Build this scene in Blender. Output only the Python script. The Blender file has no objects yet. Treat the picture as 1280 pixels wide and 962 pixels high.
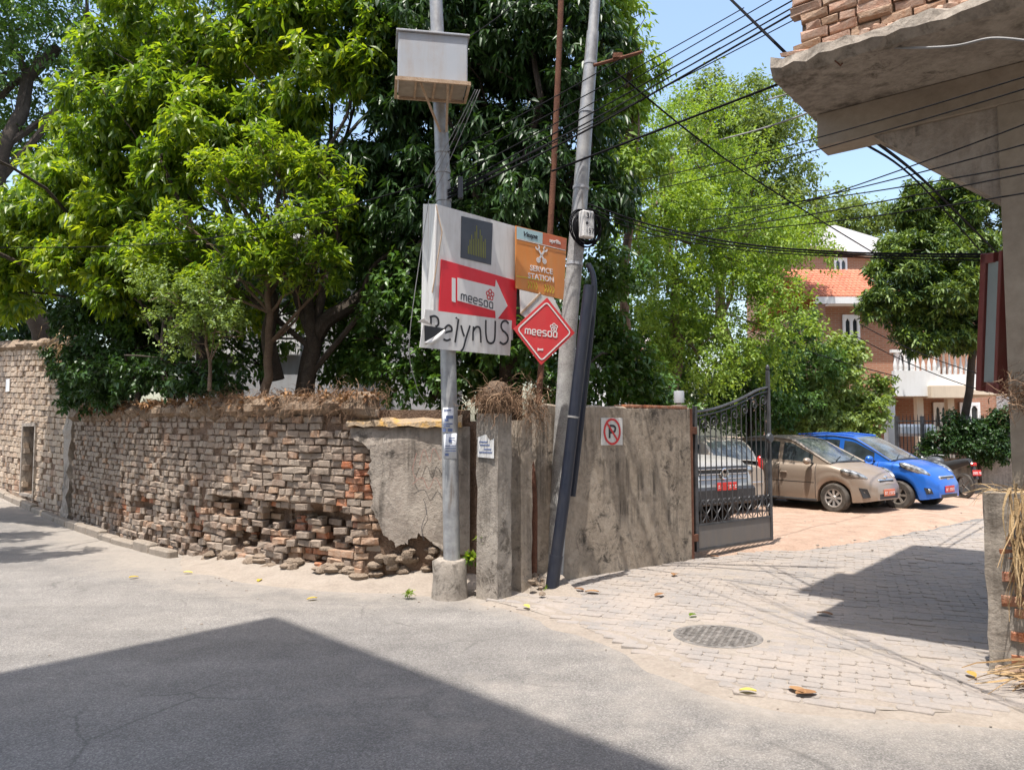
import bpy, bmesh, math, random
import numpy as np
from mathutils import Vector, Matrix

# ------------------------------------------------------------------ camera, sky, sun, exposure
SC = bpy.context.scene
COL = SC.collection
CAM_H, FPX, PITCH = 1.6, 950.0, math.atan(59 / 950.0)
cam = bpy.data.cameras.new('camera'); camo = bpy.data.objects.new('camera', cam); COL.objects.link(camo)
cam.sensor_width = 36; cam.lens = 36 * FPX / 1280; cam.clip_end = 2000; cam.clip_start = 0.05
camo.location = (0, 0, CAM_H); camo.rotation_euler = (math.pi / 2 + PITCH, 0, 0)
SC.camera = camo
SUN_EL, SUN_HEAD = 73.0, 28.0            # elevation, and the heading the light travels to (clockwise from +Y)
W = bpy.data.worlds.new('World'); SC.world = W; W.use_nodes = True
nt = W.node_tree; nt.nodes.clear()
sky = nt.nodes.new('ShaderNodeTexSky'); sky.sky_type = 'NISHITA'; sky.sun_disc = False
sky.sun_elevation = math.radians(SUN_EL); sky.sun_rotation = math.radians(SUN_HEAD + 180)
sky.altitude = 100; sky.air_density = 1.3; sky.dust_density = 3.0; sky.ozone_density = 1.0
bg = nt.nodes.new('ShaderNodeBackground'); bg.inputs[1].default_value = 0.15
out = nt.nodes.new('ShaderNodeOutputWorld')
nt.links.new(sky.outputs[0], bg.inputs[0]); nt.links.new(bg.outputs[0], out.inputs[0])
sl = bpy.data.lights.new('sun', 'SUN'); sl.energy = 3.7; sl.angle = math.radians(0.55); sl.color = (1.0, 0.955, 0.895)
so = bpy.data.objects.new('sun', sl); COL.objects.link(so)
h_ = math.radians(SUN_HEAD); e_ = math.radians(SUN_EL)
LD = Vector((math.sin(h_) * math.cos(e_), math.cos(h_) * math.cos(e_), -math.sin(e_)))
so.rotation_euler = LD.to_track_quat('-Z', 'Y').to_euler(); so.location = (-8, -12, 30)
SC.view_settings.view_transform = 'Standard'; SC.view_settings.look = 'None'
SC.view_settings.exposure = 1.03; SC.view_settings.gamma = 1.0
SC.render.engine = 'CYCLES'
SC.cycles.use_denoising = True
SC.cycles.max_bounces = 6; SC.cycles.transparent_max_bounces = 6

RNG = np.random.default_rng(7); random.seed(7)
# ------------------------------------------------------------------ helpers
SP, CP = math.sin(PITCH), math.cos(PITCH)
def ray(px, py):
    v = (481 - py) / FPX
    return np.array([(px - 640) / FPX, CP - v * SP, SP + v * CP])
C0 = np.array([0, 0, CAM_H])
def G(px, py, z=0.0):
    r = ray(px, py); return C0 + r * ((z - CAM_H) / r[2])
def D(px, py, Y):
    r = ray(px, py); return C0 + r * (Y / r[1])
def hit(px, py, O, n):
    r = ray(px, py); return C0 + r * (np.dot(np.asarray(O) - C0, n) / np.dot(r, n))
def nrm(v):
    v = np.asarray(v, float); return v / (np.linalg.norm(v) + 1e-12)
ORG = {}
def tag(o, label=None, cat=None, group=None, kind=None):
    if label: o['label'] = label
    if cat: o['category'] = cat
    if group: o['group'] = group
    if kind: o['kind'] = kind
    return o
def thing(name, label, cat, loc=(0, 0, 0), group=None, kind=None, rotz=0):
    o = bpy.data.objects.new(name, None); COL.objects.link(o); o.empty_display_size = 0.1
    o.location = loc; o.rotation_euler = (0, 0, rotz)
    ORG[o.name] = np.array(loc, float) if not rotz else np.zeros(3)
    return tag(o, label, cat, group, kind)
def link_mesh(name, me, parent=None, org=None):
    o = bpy.data.objects.new(name, me); COL.objects.link(o)
    if parent is not None:
        o.parent = parent; ORG[o.name] = ORG[parent.name]
    else:
        ORG[o.name] = np.zeros(3) if org is None else np.array(org, float)
        o.location = ORG[o.name]
    return o
class MB:
    def __init__(s): s.v = []; s.f = []; s.n = 0; s.t = []
    def add(s, V, F, tint=None):
        V = np.asarray(V, float).reshape(-1, 3)
        s.v.append(V); s.f.extend([tuple(i + s.n for i in f) for f in F]); s.n += len(V)
        s.t.append(np.full(len(V), 0.0 if tint is None else tint)); return s
    def box(s, c, size, ax=None, ay=None, tint=None, bev=0.0):
        c = np.asarray(c, float); hx, hy, hz = [q / 2 for q in size]
        ax = np.array([1, 0, 0.]) if ax is None else nrm(ax)
        if ay is None:
            ay = np.array([-ax[1], ax[0], 0.]); ay = nrm(ay) if np.linalg.norm(ay) > 1e-6 else np.array([0, 1, 0.])
        else: ay = nrm(ay)
        az = np.cross(ax, ay)
        if bev <= 0:
            V = [c + ax * hx * i + ay * hy * j + az * hz * k for k in (-1, 1) for j in (-1, 1) for i in (-1, 1)]
            return s.add(V, [(0, 2, 3, 1), (4, 5, 7, 6), (0, 1, 5, 4), (2, 6, 7, 3), (0, 4, 6, 2), (1, 3, 7, 5)], tint)
        b = min(bev, hx * .9, hy * .9, hz * .9); V = []; 
        for k in (-1, 1):
            for j in (-1, 1):
                for i in (-1, 1):
                    for q in range(3):
                        e = [hx, hy, hz]; w = [hx - b, hy - b, hz - b]; w[q] = e[q]
                        V.append(c + ax * w[0] * i + ay * w[1] * j + az * w[2] * k)
        def I(i, j, k, q): return ((k > 0) * 4 + (j > 0) * 2 + (i > 0)) * 3 + q
        F = []
        for sg in (-1, 1):
            q = [I(sg, -1, -1, 0), I(sg, 1, -1, 0), I(sg, 1, 1, 0), I(sg, -1, 1, 0)]; F.append(q if sg > 0 else q[::-1])
            q = [I(-1, sg, -1, 1), I(-1, sg, 1, 1), I(1, sg, 1, 1), I(1, sg, -1, 1)]; F.append(q if sg > 0 else q[::-1])
            q = [I(-1, -1, sg, 2), I(1, -1, sg, 2), I(1, 1, sg, 2), I(-1, 1, sg, 2)]; F.append(q if sg > 0 else q[::-1])
        for a in (-1, 1):
            for b2 in (-1, 1):
                F.append([I(a, b2, -1, 0), I(a, b2, 1, 0), I(a, b2, 1, 1), I(a, b2, -1, 1)])
                F.append([I(a, -1, b2, 0), I(a, 1, b2, 0), I(a, 1, b2, 2), I(a, -1, b2, 2)])
                F.append([I(-1, a, b2, 1), I(1, a, b2, 1), I(1, a, b2, 2), I(-1, a, b2, 2)])
        for k in (-1, 1):
            for j in (-1, 1):
                for i in (-1, 1): F.append([I(i, j, k, 0), I(i, j, k, 1), I(i, j, k, 2)])
        return s.add(V, F, tint)
    def tube(s, P, R, n=8, cap=True, tint=None):
        P = np.asarray(P, float); m = len(P); R = np.full(m, R, float) if np.isscalar(R) else np.asarray(R, float)
        T = np.gradient(P, axis=0); T /= (np.linalg.norm(T, axis=1)[:, None] + 1e-12)
        u = np.cross(T[0], [0, 0, 1.]); 
        if np.linalg.norm(u) < 1e-3: u = np.cross(T[0], [0, 1., 0])
        u = nrm(u); V = []
        for i in range(m):
            u = nrm(u - T[i] * np.dot(u, T[i])); w = np.cross(T[i], u)
            for k in range(n):
                a = 2 * math.pi * k / n; V.append(P[i] + R[i] * (math.cos(a) * u + math.sin(a) * w))
        F = [(i * n + k, i * n + (k + 1) % n, (i + 1) * n + (k + 1) % n, (i + 1) * n + k) for i in range(m - 1) for k in range(n)]
        if cap: F += [tuple(range(n))[::-1], tuple(range((m - 1) * n, m * n))]
        return s.add(V, F, tint)
    def prism(s, P, d, tint=None):
        """polygon P (list of 3d points, CCW seen from the front) extruded backwards by vector d"""
        P = np.asarray(P, float); n = len(P); d = np.asarray(d, float)
        F = [tuple(range(n)), tuple(range(n, 2 * n))[::-1]] + [(i, i + n, (i + 1) % n + n, (i + 1) % n) for i in range(n)]
        return s.add(np.vstack([P, P + d]), F, tint)
    def ell(s, c, r, ax=None, nu=12, nv=8, tint=None, rot=None):
        V = []; c = np.asarray(c, float)
        M = np.eye(3) if rot is None else np.asarray(rot)
        for j in range(nv + 1):
            t = math.pi * j / nv
            for i in range(nu):
                p = 2 * math.pi * i / nu
                V.append(c + M @ np.array([r[0] * math.sin(t) * math.cos(p), r[1] * math.sin(t) * math.sin(p), r[2] * math.cos(t)]))
        F = [(j * nu + i, (j + 1) * nu + i, (j + 1) * nu + (i + 1) % nu, j * nu + (i + 1) % nu) for j in range(nv) for i in range(nu)]
        return s.add(V, F, tint)
    def lathe(s, prof, o, axis, n=24, tint=None):
        axis = nrm(axis); u = np.cross(axis, [0, 0, 1.]); u = nrm(u) if np.linalg.norm(u) > 1e-3 else np.array([1., 0, 0]); w = np.cross(axis, u); o = np.asarray(o, float)
        V = [o + axis * h + r * (math.cos(2 * math.pi * k / n) * u + math.sin(2 * math.pi * k / n) * w) for r, h in prof for k in range(n)]
        m = len(prof)
        F = [(i * n + k, i * n + (k + 1) % n, (i + 1) * n + (k + 1) % n, (i + 1) * n + k) for i in range(m - 1) for k in range(n)]
        return s.add(V, F, tint)
    def grid(s, A, tint=None):
        A = np.asarray(A, float); r, c = A.shape[:2]
        F = [(i * c + j, i * c + j + 1, (i + 1) * c + j + 1, (i + 1) * c + j) for i in range(r - 1) for j in range(c - 1)]
        return s.add(A.reshape(-1, 3), F, tint)
    def mesh(s, name, mat, org=None, smooth=False):
        V = np.vstack(s.v) - (np.zeros(3) if org is None else org)
        me = bpy.data.meshes.new(name); me.from_pydata(V.tolist(), [], s.f)
        t = np.concatenate(s.t)
        if t.any():
            a = me.attributes.new('tint', 'FLOAT', 'POINT'); a.data.foreach_set('value', t.astype(np.float32))
        me.materials.append(mat)
        if smooth: me.polygons.foreach_set('use_smooth', np.ones(len(me.polygons), bool))
        me.update(); return me
    def build(s, name, mat, parent=None, smooth=False, org=None):
        if parent is None and org is None:
            V = np.vstack(s.v); org = np.array([V[:, 0].mean(), V[:, 1].mean(), V[:, 2].min()])
        o = org if parent is None else ORG[parent.name]
        me = s.mesh(name, mat, o, smooth)
        if smooth: weld(me)
        return link_mesh(name, me, parent, o)
def weld(me, ang=40):
    bm = bmesh.new(); bm.from_mesh(me); bmesh.ops.recalc_face_normals(bm, faces=bm.faces)
    lim = math.radians(ang)
    for e in bm.edges:
        if len(e.link_faces) == 2 and e.calc_face_angle(0) > lim: e.smooth = False
    bm.to_mesh(me); bm.free()
def big_mesh(name, V, F, mat, org, tint=None, smooth=False):
    """V (n,3) array, F (m,k) array"""
    me = bpy.data.meshes.new(name); V = (V - org).astype(np.float32); k = F.shape[1]
    me.vertices.add(len(V)); me.vertices.foreach_set('co', V.ravel())
    me.loops.add(F.size); me.loops.foreach_set('vertex_index', F.ravel().astype(np.int32))
    me.polygons.add(len(F)); me.polygons.foreach_set('loop_start', np.arange(0, F.size, k, dtype=np.int32))
    if smooth: me.polygons.foreach_set('use_smooth', np.ones(len(F), bool))
    if tint is not None:
        a = me.attributes.new('tint', 'FLOAT', 'POINT'); a.data.foreach_set('value', tint.astype(np.float32))
    me.materials.append(mat); me.update(calc_edges=True); return me
def ribbon(P, w, nrm_v, th=0.004):
    """flat stroke along polyline P (3d, in a plane with normal nrm_v): returns MB pieces"""
    P = np.asarray(P, float); T = np.gradient(P, axis=0); m = MB(); n = nrm(nrm_v)
    S = np.cross(n, T); S /= (np.linalg.norm(S, axis=1)[:, None] + 1e-12)
    L = P + S * w / 2; R = P - S * w / 2
    V = np.vstack([L, R, L - n * th, R - n * th]); k = len(P); F = []
    for i in range(k - 1):
        F += [(i, k + i, k + i + 1, i + 1), (i, i + 1, 2 * k + i + 1, 2 * k + i), (k + i, 3 * k + i, 3 * k + i + 1, k + i + 1)]
    F += [(0, 2 * k, 3 * k, k), (k - 1, 2 * k - 1, 4 * k - 1, 3 * k - 1)]
    m.add(V, F); return m
def smooth_path(P, n=8):
    P = np.asarray(P, float); Q = []
    for i in range(len(P) - 1):
        p0 = P[max(i - 1, 0)]; p1 = P[i]; p2 = P[i + 1]; p3 = P[min(i + 2, len(P) - 1)]
        for k in range(n):
            t = k / n
            Q.append(.5 * ((2 * p1) + (-p0 + p2) * t + (2 * p0 - 5 * p1 + 4 * p2 - p3) * t * t + (-p0 + 3 * p1 - 3 * p2 + p3) * t ** 3))
    Q.append(P[-1]); return np.array(Q)

# smooth value noise for geometry
_NT = np.random.default_rng(3).random((64, 64))
def vn(x, y):
    x = np.asarray(x, float); y = np.asarray(y, float); xi = np.floor(x).astype(int); yi = np.floor(y).astype(int)
    fx = x - xi; fy = y - yi; fx = fx * fx * (3 - 2 * fx); fy = fy * fy * (3 - 2 * fy)
    g = lambda a, b: _NT[a % 64, b % 64]
    return (g(xi, yi) * (1 - fx) + g(xi + 1, yi) * fx) * (1 - fy) + (g(xi, yi + 1) * (1 - fx) + g(xi + 1, yi + 1) * fx) * fy
def fbm(x, y, o=3):
    return sum(vn(x * 2 ** i + 7 * i, y * 2 ** i + 3 * i) / 2 ** i for i in range(o)) / (2 - 2 ** (1 - o))

# ------------------------------------------------------------------ materials
class NB:
    def __init__(s, name):
        s.m = bpy.data.materials.new(name); s.m.use_nodes = True; s.t = s.m.node_tree
        s.b = s.t.nodes['Principled BSDF']; s.o = s.t.nodes['Material Output']
    def n(s, kind, **kw):
        q = s.t.nodes.new('ShaderNode' + kind)
        for k, v in kw.items():
            if k.startswith('i_'): q.inputs[int(k[2:]) if k[2:].isdigit() else k[2:].replace('_', ' ')].default_value = v
            else: setattr(q, k, v)
        return q
    def l(s, a, b): s.t.links.new(a, b)
    def pos(s, scale=(1, 1, 1), obj=False):
        if obj: src = s.n('TexCoord').outputs['Object']
        else: src = s.n('NewGeometry').outputs['Position']
        mp = s.n('Mapping'); mp.inputs['Scale'].default_value = scale; s.l(src, mp.inputs[0]); return mp.outputs[0]
    def noise(s, vec, scale, detail=4, rough=.55, dist=0):
        q = s.n('TexNoise'); q.inputs['Scale'].default_value = scale; q.inputs['Detail'].default_value = detail
        q.inputs['Roughness'].default_value = rough; q.inputs['Distortion'].default_value = dist; s.l(vec, q.inputs['Vector']); return q.outputs['Fac']
    def ramp(s, fac, stops, interp='LINEAR'):
        q = s.n('ValToRGB'); q.color_ramp.interpolation = interp; el = q.color_ramp.elements
        while len(el) < len(stops): el.new(0.5)
        for e, (p, c) in zip(el, stops):
            e.position = p; e.color = (c, c, c, 1) if np.isscalar(c) else (*c, 1)
        s.l(fac, q.inputs[0]); return q.outputs[0]
    def mix(s, fac, a, b, mode='MIX'):
        q = s.n('MixRGB', blend_type=mode)
        for i, v in enumerate((fac, a, b)):
            if hasattr(v, 'is_linked') or hasattr(v, 'links'): s.l(v, q.inputs[i])
            else: q.inputs[i].default_value = v if np.isscalar(v) else (*v, 1)
        return q.outputs[0]
    def bump(s, h, strength=.4, dist=.02):
        q = s.n('Bump'); q.inputs['Strength'].default_value = strength; q.inputs['Distance'].default_value = dist
        s.l(h, q.inputs['Height']); s.l(q.outputs[0], s.b.inputs['Normal']); return q
    def math(s, op, a, b=0.0):
        q = s.n('Math', operation=op)
        for i, v in enumerate((a, b)):
            if hasattr(v, 'links'): s.l(v, q.inputs[i])
            else: q.inputs[i].default_value = v
        return q.outputs[0]
    def rnd(s):
        a = s.n('Attribute', attribute_name='tint'); o = s.n('ObjectInfo')
        return s.math('FRACT', s.math('ADD', a.outputs['Fac'], o.outputs['Random']))
    def fin(s, col=None, rough=None, metal=0.0, spec=None):
        if col is not None:
            if hasattr(col, 'links'): s.l(col, s.b.inputs['Base Color'])
            else: s.b.inputs['Base Color'].default_value = (*col, 1)
        if rough is not None:
            if hasattr(rough, 'links'): s.l(rough, s.b.inputs['Roughness'])
            else: s.b.inputs['Roughness'].default_value = rough
        s.b.inputs['Metallic'].default_value = metal
        if spec is not None: s.b.inputs['Specular IOR Level'].default_value = spec
        return s.m
def plain(name, col, rough=.6, metal=0.0, var=.12, scale=6, bump=0.0, bscale=60, spec=.4, obj=False):
    b = NB(name); v = b.pos(obj=obj); nz = b.noise(v, scale, 5)
    c2 = tuple(max(0, q * (1 - var * 1.6)) for q in col); c3 = tuple(min(1, q * (1 + var)) for q in col)
    c = b.ramp(nz, [(.3, c2), (.7, c3)])
    if bump: b.bump(b.noise(v, bscale, 4), bump, .01)
    return b.fin(c, rough, metal, spec)
M = {}
def stone_like(name, base, dark, light, sc=3, bump=.5, bsc=40, rough=.95, streak=None, dist=.02):
    b = NB(name); v = b.pos(); n1 = b.noise(v, sc, 8, .62); n2 = b.noise(v, sc * 9, 5, .6)
    c = b.ramp(n1, [(.28, dark), (.48, base), (.72, light)])
    c = b.mix(.45, c, b.ramp(n2, [(.3, dark), (.7, light)]))
    if streak:
        vs = b.pos((5, 5, .35)); n3 = b.noise(vs, 2.2, 6, .65); big = b.noise(v, 1.1, 3)
        f = b.math('MULTIPLY', b.ramp(n3, [(.44, 0.0), (.62, .8)]), b.ramp(big, [(.42, 0.0), (.58, 1.0)]))
        c = b.mix(f, c, streak)
        spk = b.noise(v, 5.5, 10, .8, .6); f2 = b.math('MULTIPLY', b.ramp(spk, [(.50, 0.0), (.60, .92)]), b.ramp(b.noise(v, 1.3, 4), [(.46, 0.0), (.58, 1.0)]))
        c = b.mix(f2, c, streak)
        pl = b.ramp(b.noise(v, 2.6, 8, .7, .3), [(.52, 0.0), (.60, .5)]); c = b.mix(pl, c, light)
    b.bump(b.mix(.5, n2, b.noise(v, bsc, 6, .7)), bump, dist)
    return b.fin(c, rough, 0, .25)
M['plaster'] = stone_like('grey cement plaster', (.33, .28, .235), (.22, .18, .148), (.43, .375, .315), 2.4, .8, 38, streak=(.07, .06, .05))
M['yard_plaster'] = stone_like('stained wall plaster', (.32, .26, .20), (.20, .16, .12), (.44, .37, .295), 2.2, .6, 55, streak=(.045, .038, .032))
M['concrete'] = stone_like('raw concrete', (.29, .25, .21), (.17, .145, .12), (.39, .345, .29), 3, .6, 50, streak=(.09, .075, .06))
M['soffit'] = stone_like('board-marked concrete', (.30, .25, .195), (.22, .18, .138), (.37, .315, .25), 1.6, .3, 30)
M['mud'] = stone_like('mud mortar', (.20, .125, .082), (.085, .052, .036), (.31, .215, .15), 6, 1.0, 22, dist=.06)
M['rubble'] = stone_like('rough mud rubble', (.27, .205, .15), (.13, .095, .068), (.38, .30, .225), 6, 1.0, 28, dist=.05)
M['soil'] = stone_like('dry soil', (.23, .165, .115), (.11, .08, .055), (.34, .255, .18), 4, .9, 50, dist=.03)
M['yard'] = stone_like('sandy yard dirt', (.36, .245, .178), (.21, .14, .10), (.47, .345, .265), 3.2, 1.0, 26, dist=.035)
M['dust'] = stone_like('pale road dust', (.27, .228, .187), (.19, .158, .128), (.33, .285, .237), 4, .7, 60, dist=.015)
def brick_mat(name, cols, dust=.5, dcol=(.46, .375, .295)):
    b = NB(name); r = b.rnd(); v = b.pos()
    c = b.ramp(r, [(i / (len(cols) - 1), k) for i, k in enumerate(cols)])
    n1 = b.noise(v, 11, 7, .68); n2 = b.noise(v, 55, 5, .65)
    c = b.mix(b.ramp(n1, [(.38, 0.0), (.66, dust)]), c, dcol)
    c = b.mix(.35, c, b.ramp(n2, [(.3, .04), (.7, .5)]), 'SOFT_LIGHT')
    vs = b.pos((4, 4, .6)); st = b.noise(vs, 2.5, 5, .6)
    c = b.mix(b.ramp(st, [(.56, 0.0), (.75, .55)]), c, (.09, .07, .055))
    b.bump(b.mix(.5, n1, n2), .75, .02); return b.fin(c, .95, 0, .2)
M['brick_dusty'] = brick_mat('weathered dusty brick', [(.20, .15, .115), (.29, .23, .18), (.23, .16, .118), (.35, .285, .225), (.25, .19, .145)], .6, (.38, .315, .255))
M['brick_red'] = brick_mat('exposed red brick', [(.34, .12, .055), (.42, .175, .085), (.30, .11, .06), (.38, .20, .12)], .45)
M['brick_mid'] = brick_mat('brown brick', [(.30, .17, .105), (.36, .22, .14), (.27, .16, .10), (.40, .27, .18)], .6)
M['brick_beige'] = brick_mat('plaster-washed brick', [(.42, .32, .235), (.47, .375, .285), (.38, .27, .19), (.50, .40, .31)], .85, (.48, .395, .305))
M['brick_pink'] = brick_mat('pale mortar-smeared brick', [(.42, .22, .15), (.48, .29, .20), (.40, .25, .18), (.50, .33, .25)], .75, (.52, .42, .34))
def road_mat():
    b = NB('dusty asphalt'); v = b.pos(); at = b.n('Attribute', attribute_name='tint').outputs['Fac']
    vo = b.n('TexVoronoi'); vo.inputs['Scale'].default_value = 130; b.l(v, vo.inputs['Vector'])
    sp = b.ramp(vo.outputs['Color'], [(.2, .145), (.6, .20), (.92, .29)])
    big = b.noise(v, .55, 6, .6); med = b.noise(v, 3.2, 6, .65)
    c = b.mix(1.0, sp, b.ramp(big, [(.3, (.90, .84, .78)), (.7, (1.17, 1.075, .97))]), 'MULTIPLY')
    c = b.mix(1.0, c, b.ramp(med, [(.3, .86), (.7, 1.1)]), 'MULTIPLY')
    vl = b.pos((1, 1, 1)); mpl = b.n('Mapping'); mpl.inputs['Rotation'].default_value = (0, 0, math.radians(46)); mpl.inputs['Scale'].default_value = (.22, 1.6, 1); b.l(vl, mpl.inputs[0])
    c = b.mix(1.0, c, b.ramp(b.noise(mpl.outputs[0], .9, 5, .6), [(.35, .84), (.65, 1.1)]), 'MULTIPLY')
    crk = b.n('TexVoronoi', feature='DISTANCE_TO_EDGE'); crk.inputs['Scale'].default_value = .9
    wv = b.n('MixRGB'); wv.inputs[0].default_value = .12; b.l(v, wv.inputs[1]); nz = b.n('TexNoise'); nz.inputs['Scale'].default_value = 3; b.l(v, nz.inputs['Vector']); b.l(nz.outputs['Color'], wv.inputs[2]); b.l(wv.outputs[0], crk.inputs['Vector'])
    cf = b.math('MULTIPLY', b.ramp(crk.outputs['Distance'], [(.0, .5), (.012, 0.0)]), b.ramp(b.noise(v, .8, 2), [(.5, 0.0), (.6, 1.0)]))
    c = b.mix(cf, c, (.07, .065, .06))
    pt = b.ramp(b.noise(v, 9, 3, .5), [(.74, 0.0), (.77, .75)]); c = b.mix(pt, c, (.08, .078, .078))
    df = b.math('MULTIPLY', b.math('ADD', at, b.math('MULTIPLY', b.math('SUBTRACT', med, .5), .9)), 1.0)
    df = b.ramp(df, [(.22, 0.0), (.75, .93)])
    c = b.mix(df, c, b.ramp(b.noise(v, 14, 6, .7), [(.3, (.235, .205, .175)), (.7, (.315, .28, .24))]))
    b.bump(b.mix(.3, vo.outputs['Distance'], med), .5, .012)
    return b.fin(c, .9, 0, .3)
M['road'] = road_mat()
def paver_mat():
    b = NB('dusty paving block'); r = b.rnd(); v = b.pos(); n1 = b.noise(v, 2.0, 6, .65); n2 = b.noise(v, 38, 5, .7)
    c = b.ramp(r, [(0, (.24, .218, .20)), (.5, (.28, .249, .224)), (1, (.255, .233, .214))])
    c = b.mix(b.ramp(n1, [(.4, 0.0), (.62, .8)]), c, (.33, .28, .237))
    c = b.mix(.4, c, b.ramp(n2, [(.3, .25), (.7, .62)]), 'SOFT_LIGHT'); b.bump(n2, .45, .008)
    return b.fin(c, .93, 0, .25)
M['paver'] = paver_mat()
M['joint'] = stone_like('sandy joint filling', (.29, .25, .21), (.21, .178, .148), (.35, .305, .258), 6, .6, 60)
def leaf_mat(name, cols, trans=.35, rough=.42, tcol=1.5):
    b = NB(name); a = b.rnd(); c = b.ramp(a, [(i / (len(cols) - 1), k) for i, k in enumerate(cols)])
    b.fin(c, rough, 0, .45)
    tr = b.n('BsdfTranslucent'); t2 = b.mix(1.0, c, (tcol, tcol * .95, tcol * .35), 'MULTIPLY'); b.l(t2, tr.inputs[0])
    mx = b.n('MixShader'); mx.inputs[0].default_value = trans
    b.l(b.b.outputs[0], mx.inputs[1]); b.l(tr.outputs[0], mx.inputs[2]); b.l(mx.outputs[0], b.o.inputs[0]); return b.m
M['leaf_bright'] = leaf_mat('bright green leaf', tcol=1.9, rough=.38, cols=[(.07, .14, .016), (.14, .22, .02), (.29, .35, .028), (.085, .16, .02), (.22, .30, .022), (.04, .095, .018), (.18, .265, .02)], trans=.48)
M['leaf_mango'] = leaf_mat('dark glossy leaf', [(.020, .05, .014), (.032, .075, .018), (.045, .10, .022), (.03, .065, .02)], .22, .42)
M['leaf_fine'] = leaf_mat('light fine leaf', [(.11, .20, .03), (.17, .28, .04), (.25, .35, .055), (.14, .24, .035)], .4, .55, 1.35)
M['leaf_grey'] = leaf_mat('greyish fine leaf', [(.12, .18, .05), (.16, .22, .06), (.20, .26, .08)], .35, .6)
M['leaf_shrub'] = leaf_mat('mid green shrub leaf', [(.05, .12, .022), (.075, .155, .028), (.105, .19, .04), (.06, .13, .025)], .28, .4)
M['leaf_pale'] = leaf_mat('small pale leaf', [(.17, .25, .06), (.23, .31, .09), (.13, .20, .05)], .35, .5)
M['leaf_conifer'] = leaf_mat('dark needle spray', [(.03, .065, .022), (.05, .10, .026), (.035, .075, .024), (.16, .23, .035), (.10, .16, .03)], .2, .5)
M['leaf_dry'] = leaf_mat('dry yellow leaf', [(.50, .38, .05), (.42, .27, .06), (.55, .45, .10)], .2, .6, 1.1)
M['leaf_brown'] = leaf_mat('dry brown leaf', [(.24, .12, .05), (.32, .18, .08), (.18, .09, .045)], .1, .8, 1.0)
M['bark'] = stone_like('dark bark', (.055, .042, .033), (.025, .02, .016), (.10, .08, .062), 6, .9, 30, dist=.03)
M['bark_light'] = stone_like('brown bark', (.15, .10, .07), (.08, .055, .04), (.22, .16, .11), 6, .9, 30, dist=.03)
M['root'] = brick_mat('dry root strand', [(.17, .095, .055), (.26, .16, .095), (.11, .065, .04), (.36, .24, .15)], .1)
M['straw'] = brick_mat('dry straw strand', [(.42, .28, .14), (.52, .38, .21), (.33, .21, .10), (.56, .43, .26)], .1)
def metal_pole():
    b = NB('galvanised pole paint'); v = b.pos(); n1 = b.noise(v, 7, 7, .65); vs = b.pos((9, 9, 1.0)); n2 = b.noise(vs, 2, 5)
    c = b.ramp(n1, [(.3, (.22, .22, .225)), (.5, (.33, .33, .33)), (.72, (.45, .445, .43))])
    c = b.mix(b.ramp(n2, [(.58, 0.0), (.75, .7)]), c, (.16, .12, .09)); b.bump(n1, .15, .01)
    return b.fin(c, .5, .35, .5)
M['pole'] = metal_pole()
M['flaky'] = stone_like('flaking pole paint', (.33, .32, .31), (.12, .115, .11), (.50, .49, .47), 9, .4, 60)
M['rust'] = stone_like('rusty iron', (.13, .055, .035), (.07, .03, .022), (.21, .10, .06), 8, .6, 70)
M['rust_pale'] = stone_like('pale rusted angle iron', (.42, .30, .20), (.26, .15, .08), (.55, .43, .32), 10, .4, 60)
def sheet(name, col, rough=.4, dirt=.35, dc=(.25, .2, .15), metal=0.0):
    b = NB(name); v = b.pos(); vs = b.pos((4, 4, .5)); n1 = b.noise(vs, 2.5, 6, .65); n2 = b.noise(v, 9, 6, .7)
    c = b.mix(b.math('MULTIPLY', b.ramp(n1, [(.42, 0.0), (.75, dirt * 1.6)]), b.ramp(n2, [(.3, .3), (.65, 1.0)])), col, dc)
    b.bump(b.noise(v, 4, 3), .06, .05); return b.fin(c, b.ramp(n2, [(.3, rough), (.7, min(1, rough + .25))]), metal, .45)
M['white_sheet'] = sheet('white printed sheet', (.66, .65, .63))
M['box_metal'] = sheet('grey painted box steel', (.36, .38, .41), .4, .4, (.30, .22, .15))
M['red_sign'] = sheet('red sign vinyl', (.68, .022, .035), .35, .15, (.35, .05, .04))
M['diamond_red'] = sheet('faded red sign vinyl', (.58, .035, .04), .35, .2, (.4, .1, .08))
M['orange_sign'] = sheet('orange sign vinyl', (.66, .24, .055), .4, .35, (.5, .30, .14))
M['orange_dark'] = sheet('dark orange vinyl', (.55, .135, .055), .4, .2)
M['blue_pale'] = sheet('pale blue vinyl', (.38, .55, .58), .4, .2)
M['print_white'] = sheet('white print', (.70, .68, .66), .4, .12)
M['print_black'] = plain('black print', (.025, .025, .03), .4)
M['print_dark'] = plain('charcoal print', (.065, .07, .082), .45)
M['print_yellow'] = plain('yellow print', (.62, .50, .05), .4)
M['print_lime'] = plain('olive yellow print', (.30, .30, .03), .4)
M['print_red'] = plain('red print', (.60, .03, .035), .4)
M['paper'] = sheet('weathered paper', (.60, .62, .66), .85, .3)
M['ink'] = plain('blue ink print', (.12, .16, .30), .8)
M['black_iron'] = plain('black painted iron', (.075, .075, .08), .42, .2, .3, 8, .15, 70)
M['panel_iron'] = sheet('faded gate sheet steel', (.15, .135, .125), .5, .5, (.20, .16, .12))
M['black_pipe'] = sheet('black plastic pipe', (.012, .016, .03), .38, .15, (.10, .09, .08))
M['cable'] = plain('black cable sheath', (.014, .014, .016), .9, spec=.05)
M['cable_grey'] = plain('grey cable sheath', (.26, .255, .25), .7, spec=.2)
M['maroon'] = sheet('maroon painted frame', (.17, .035, .03), .45, .2)
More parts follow.
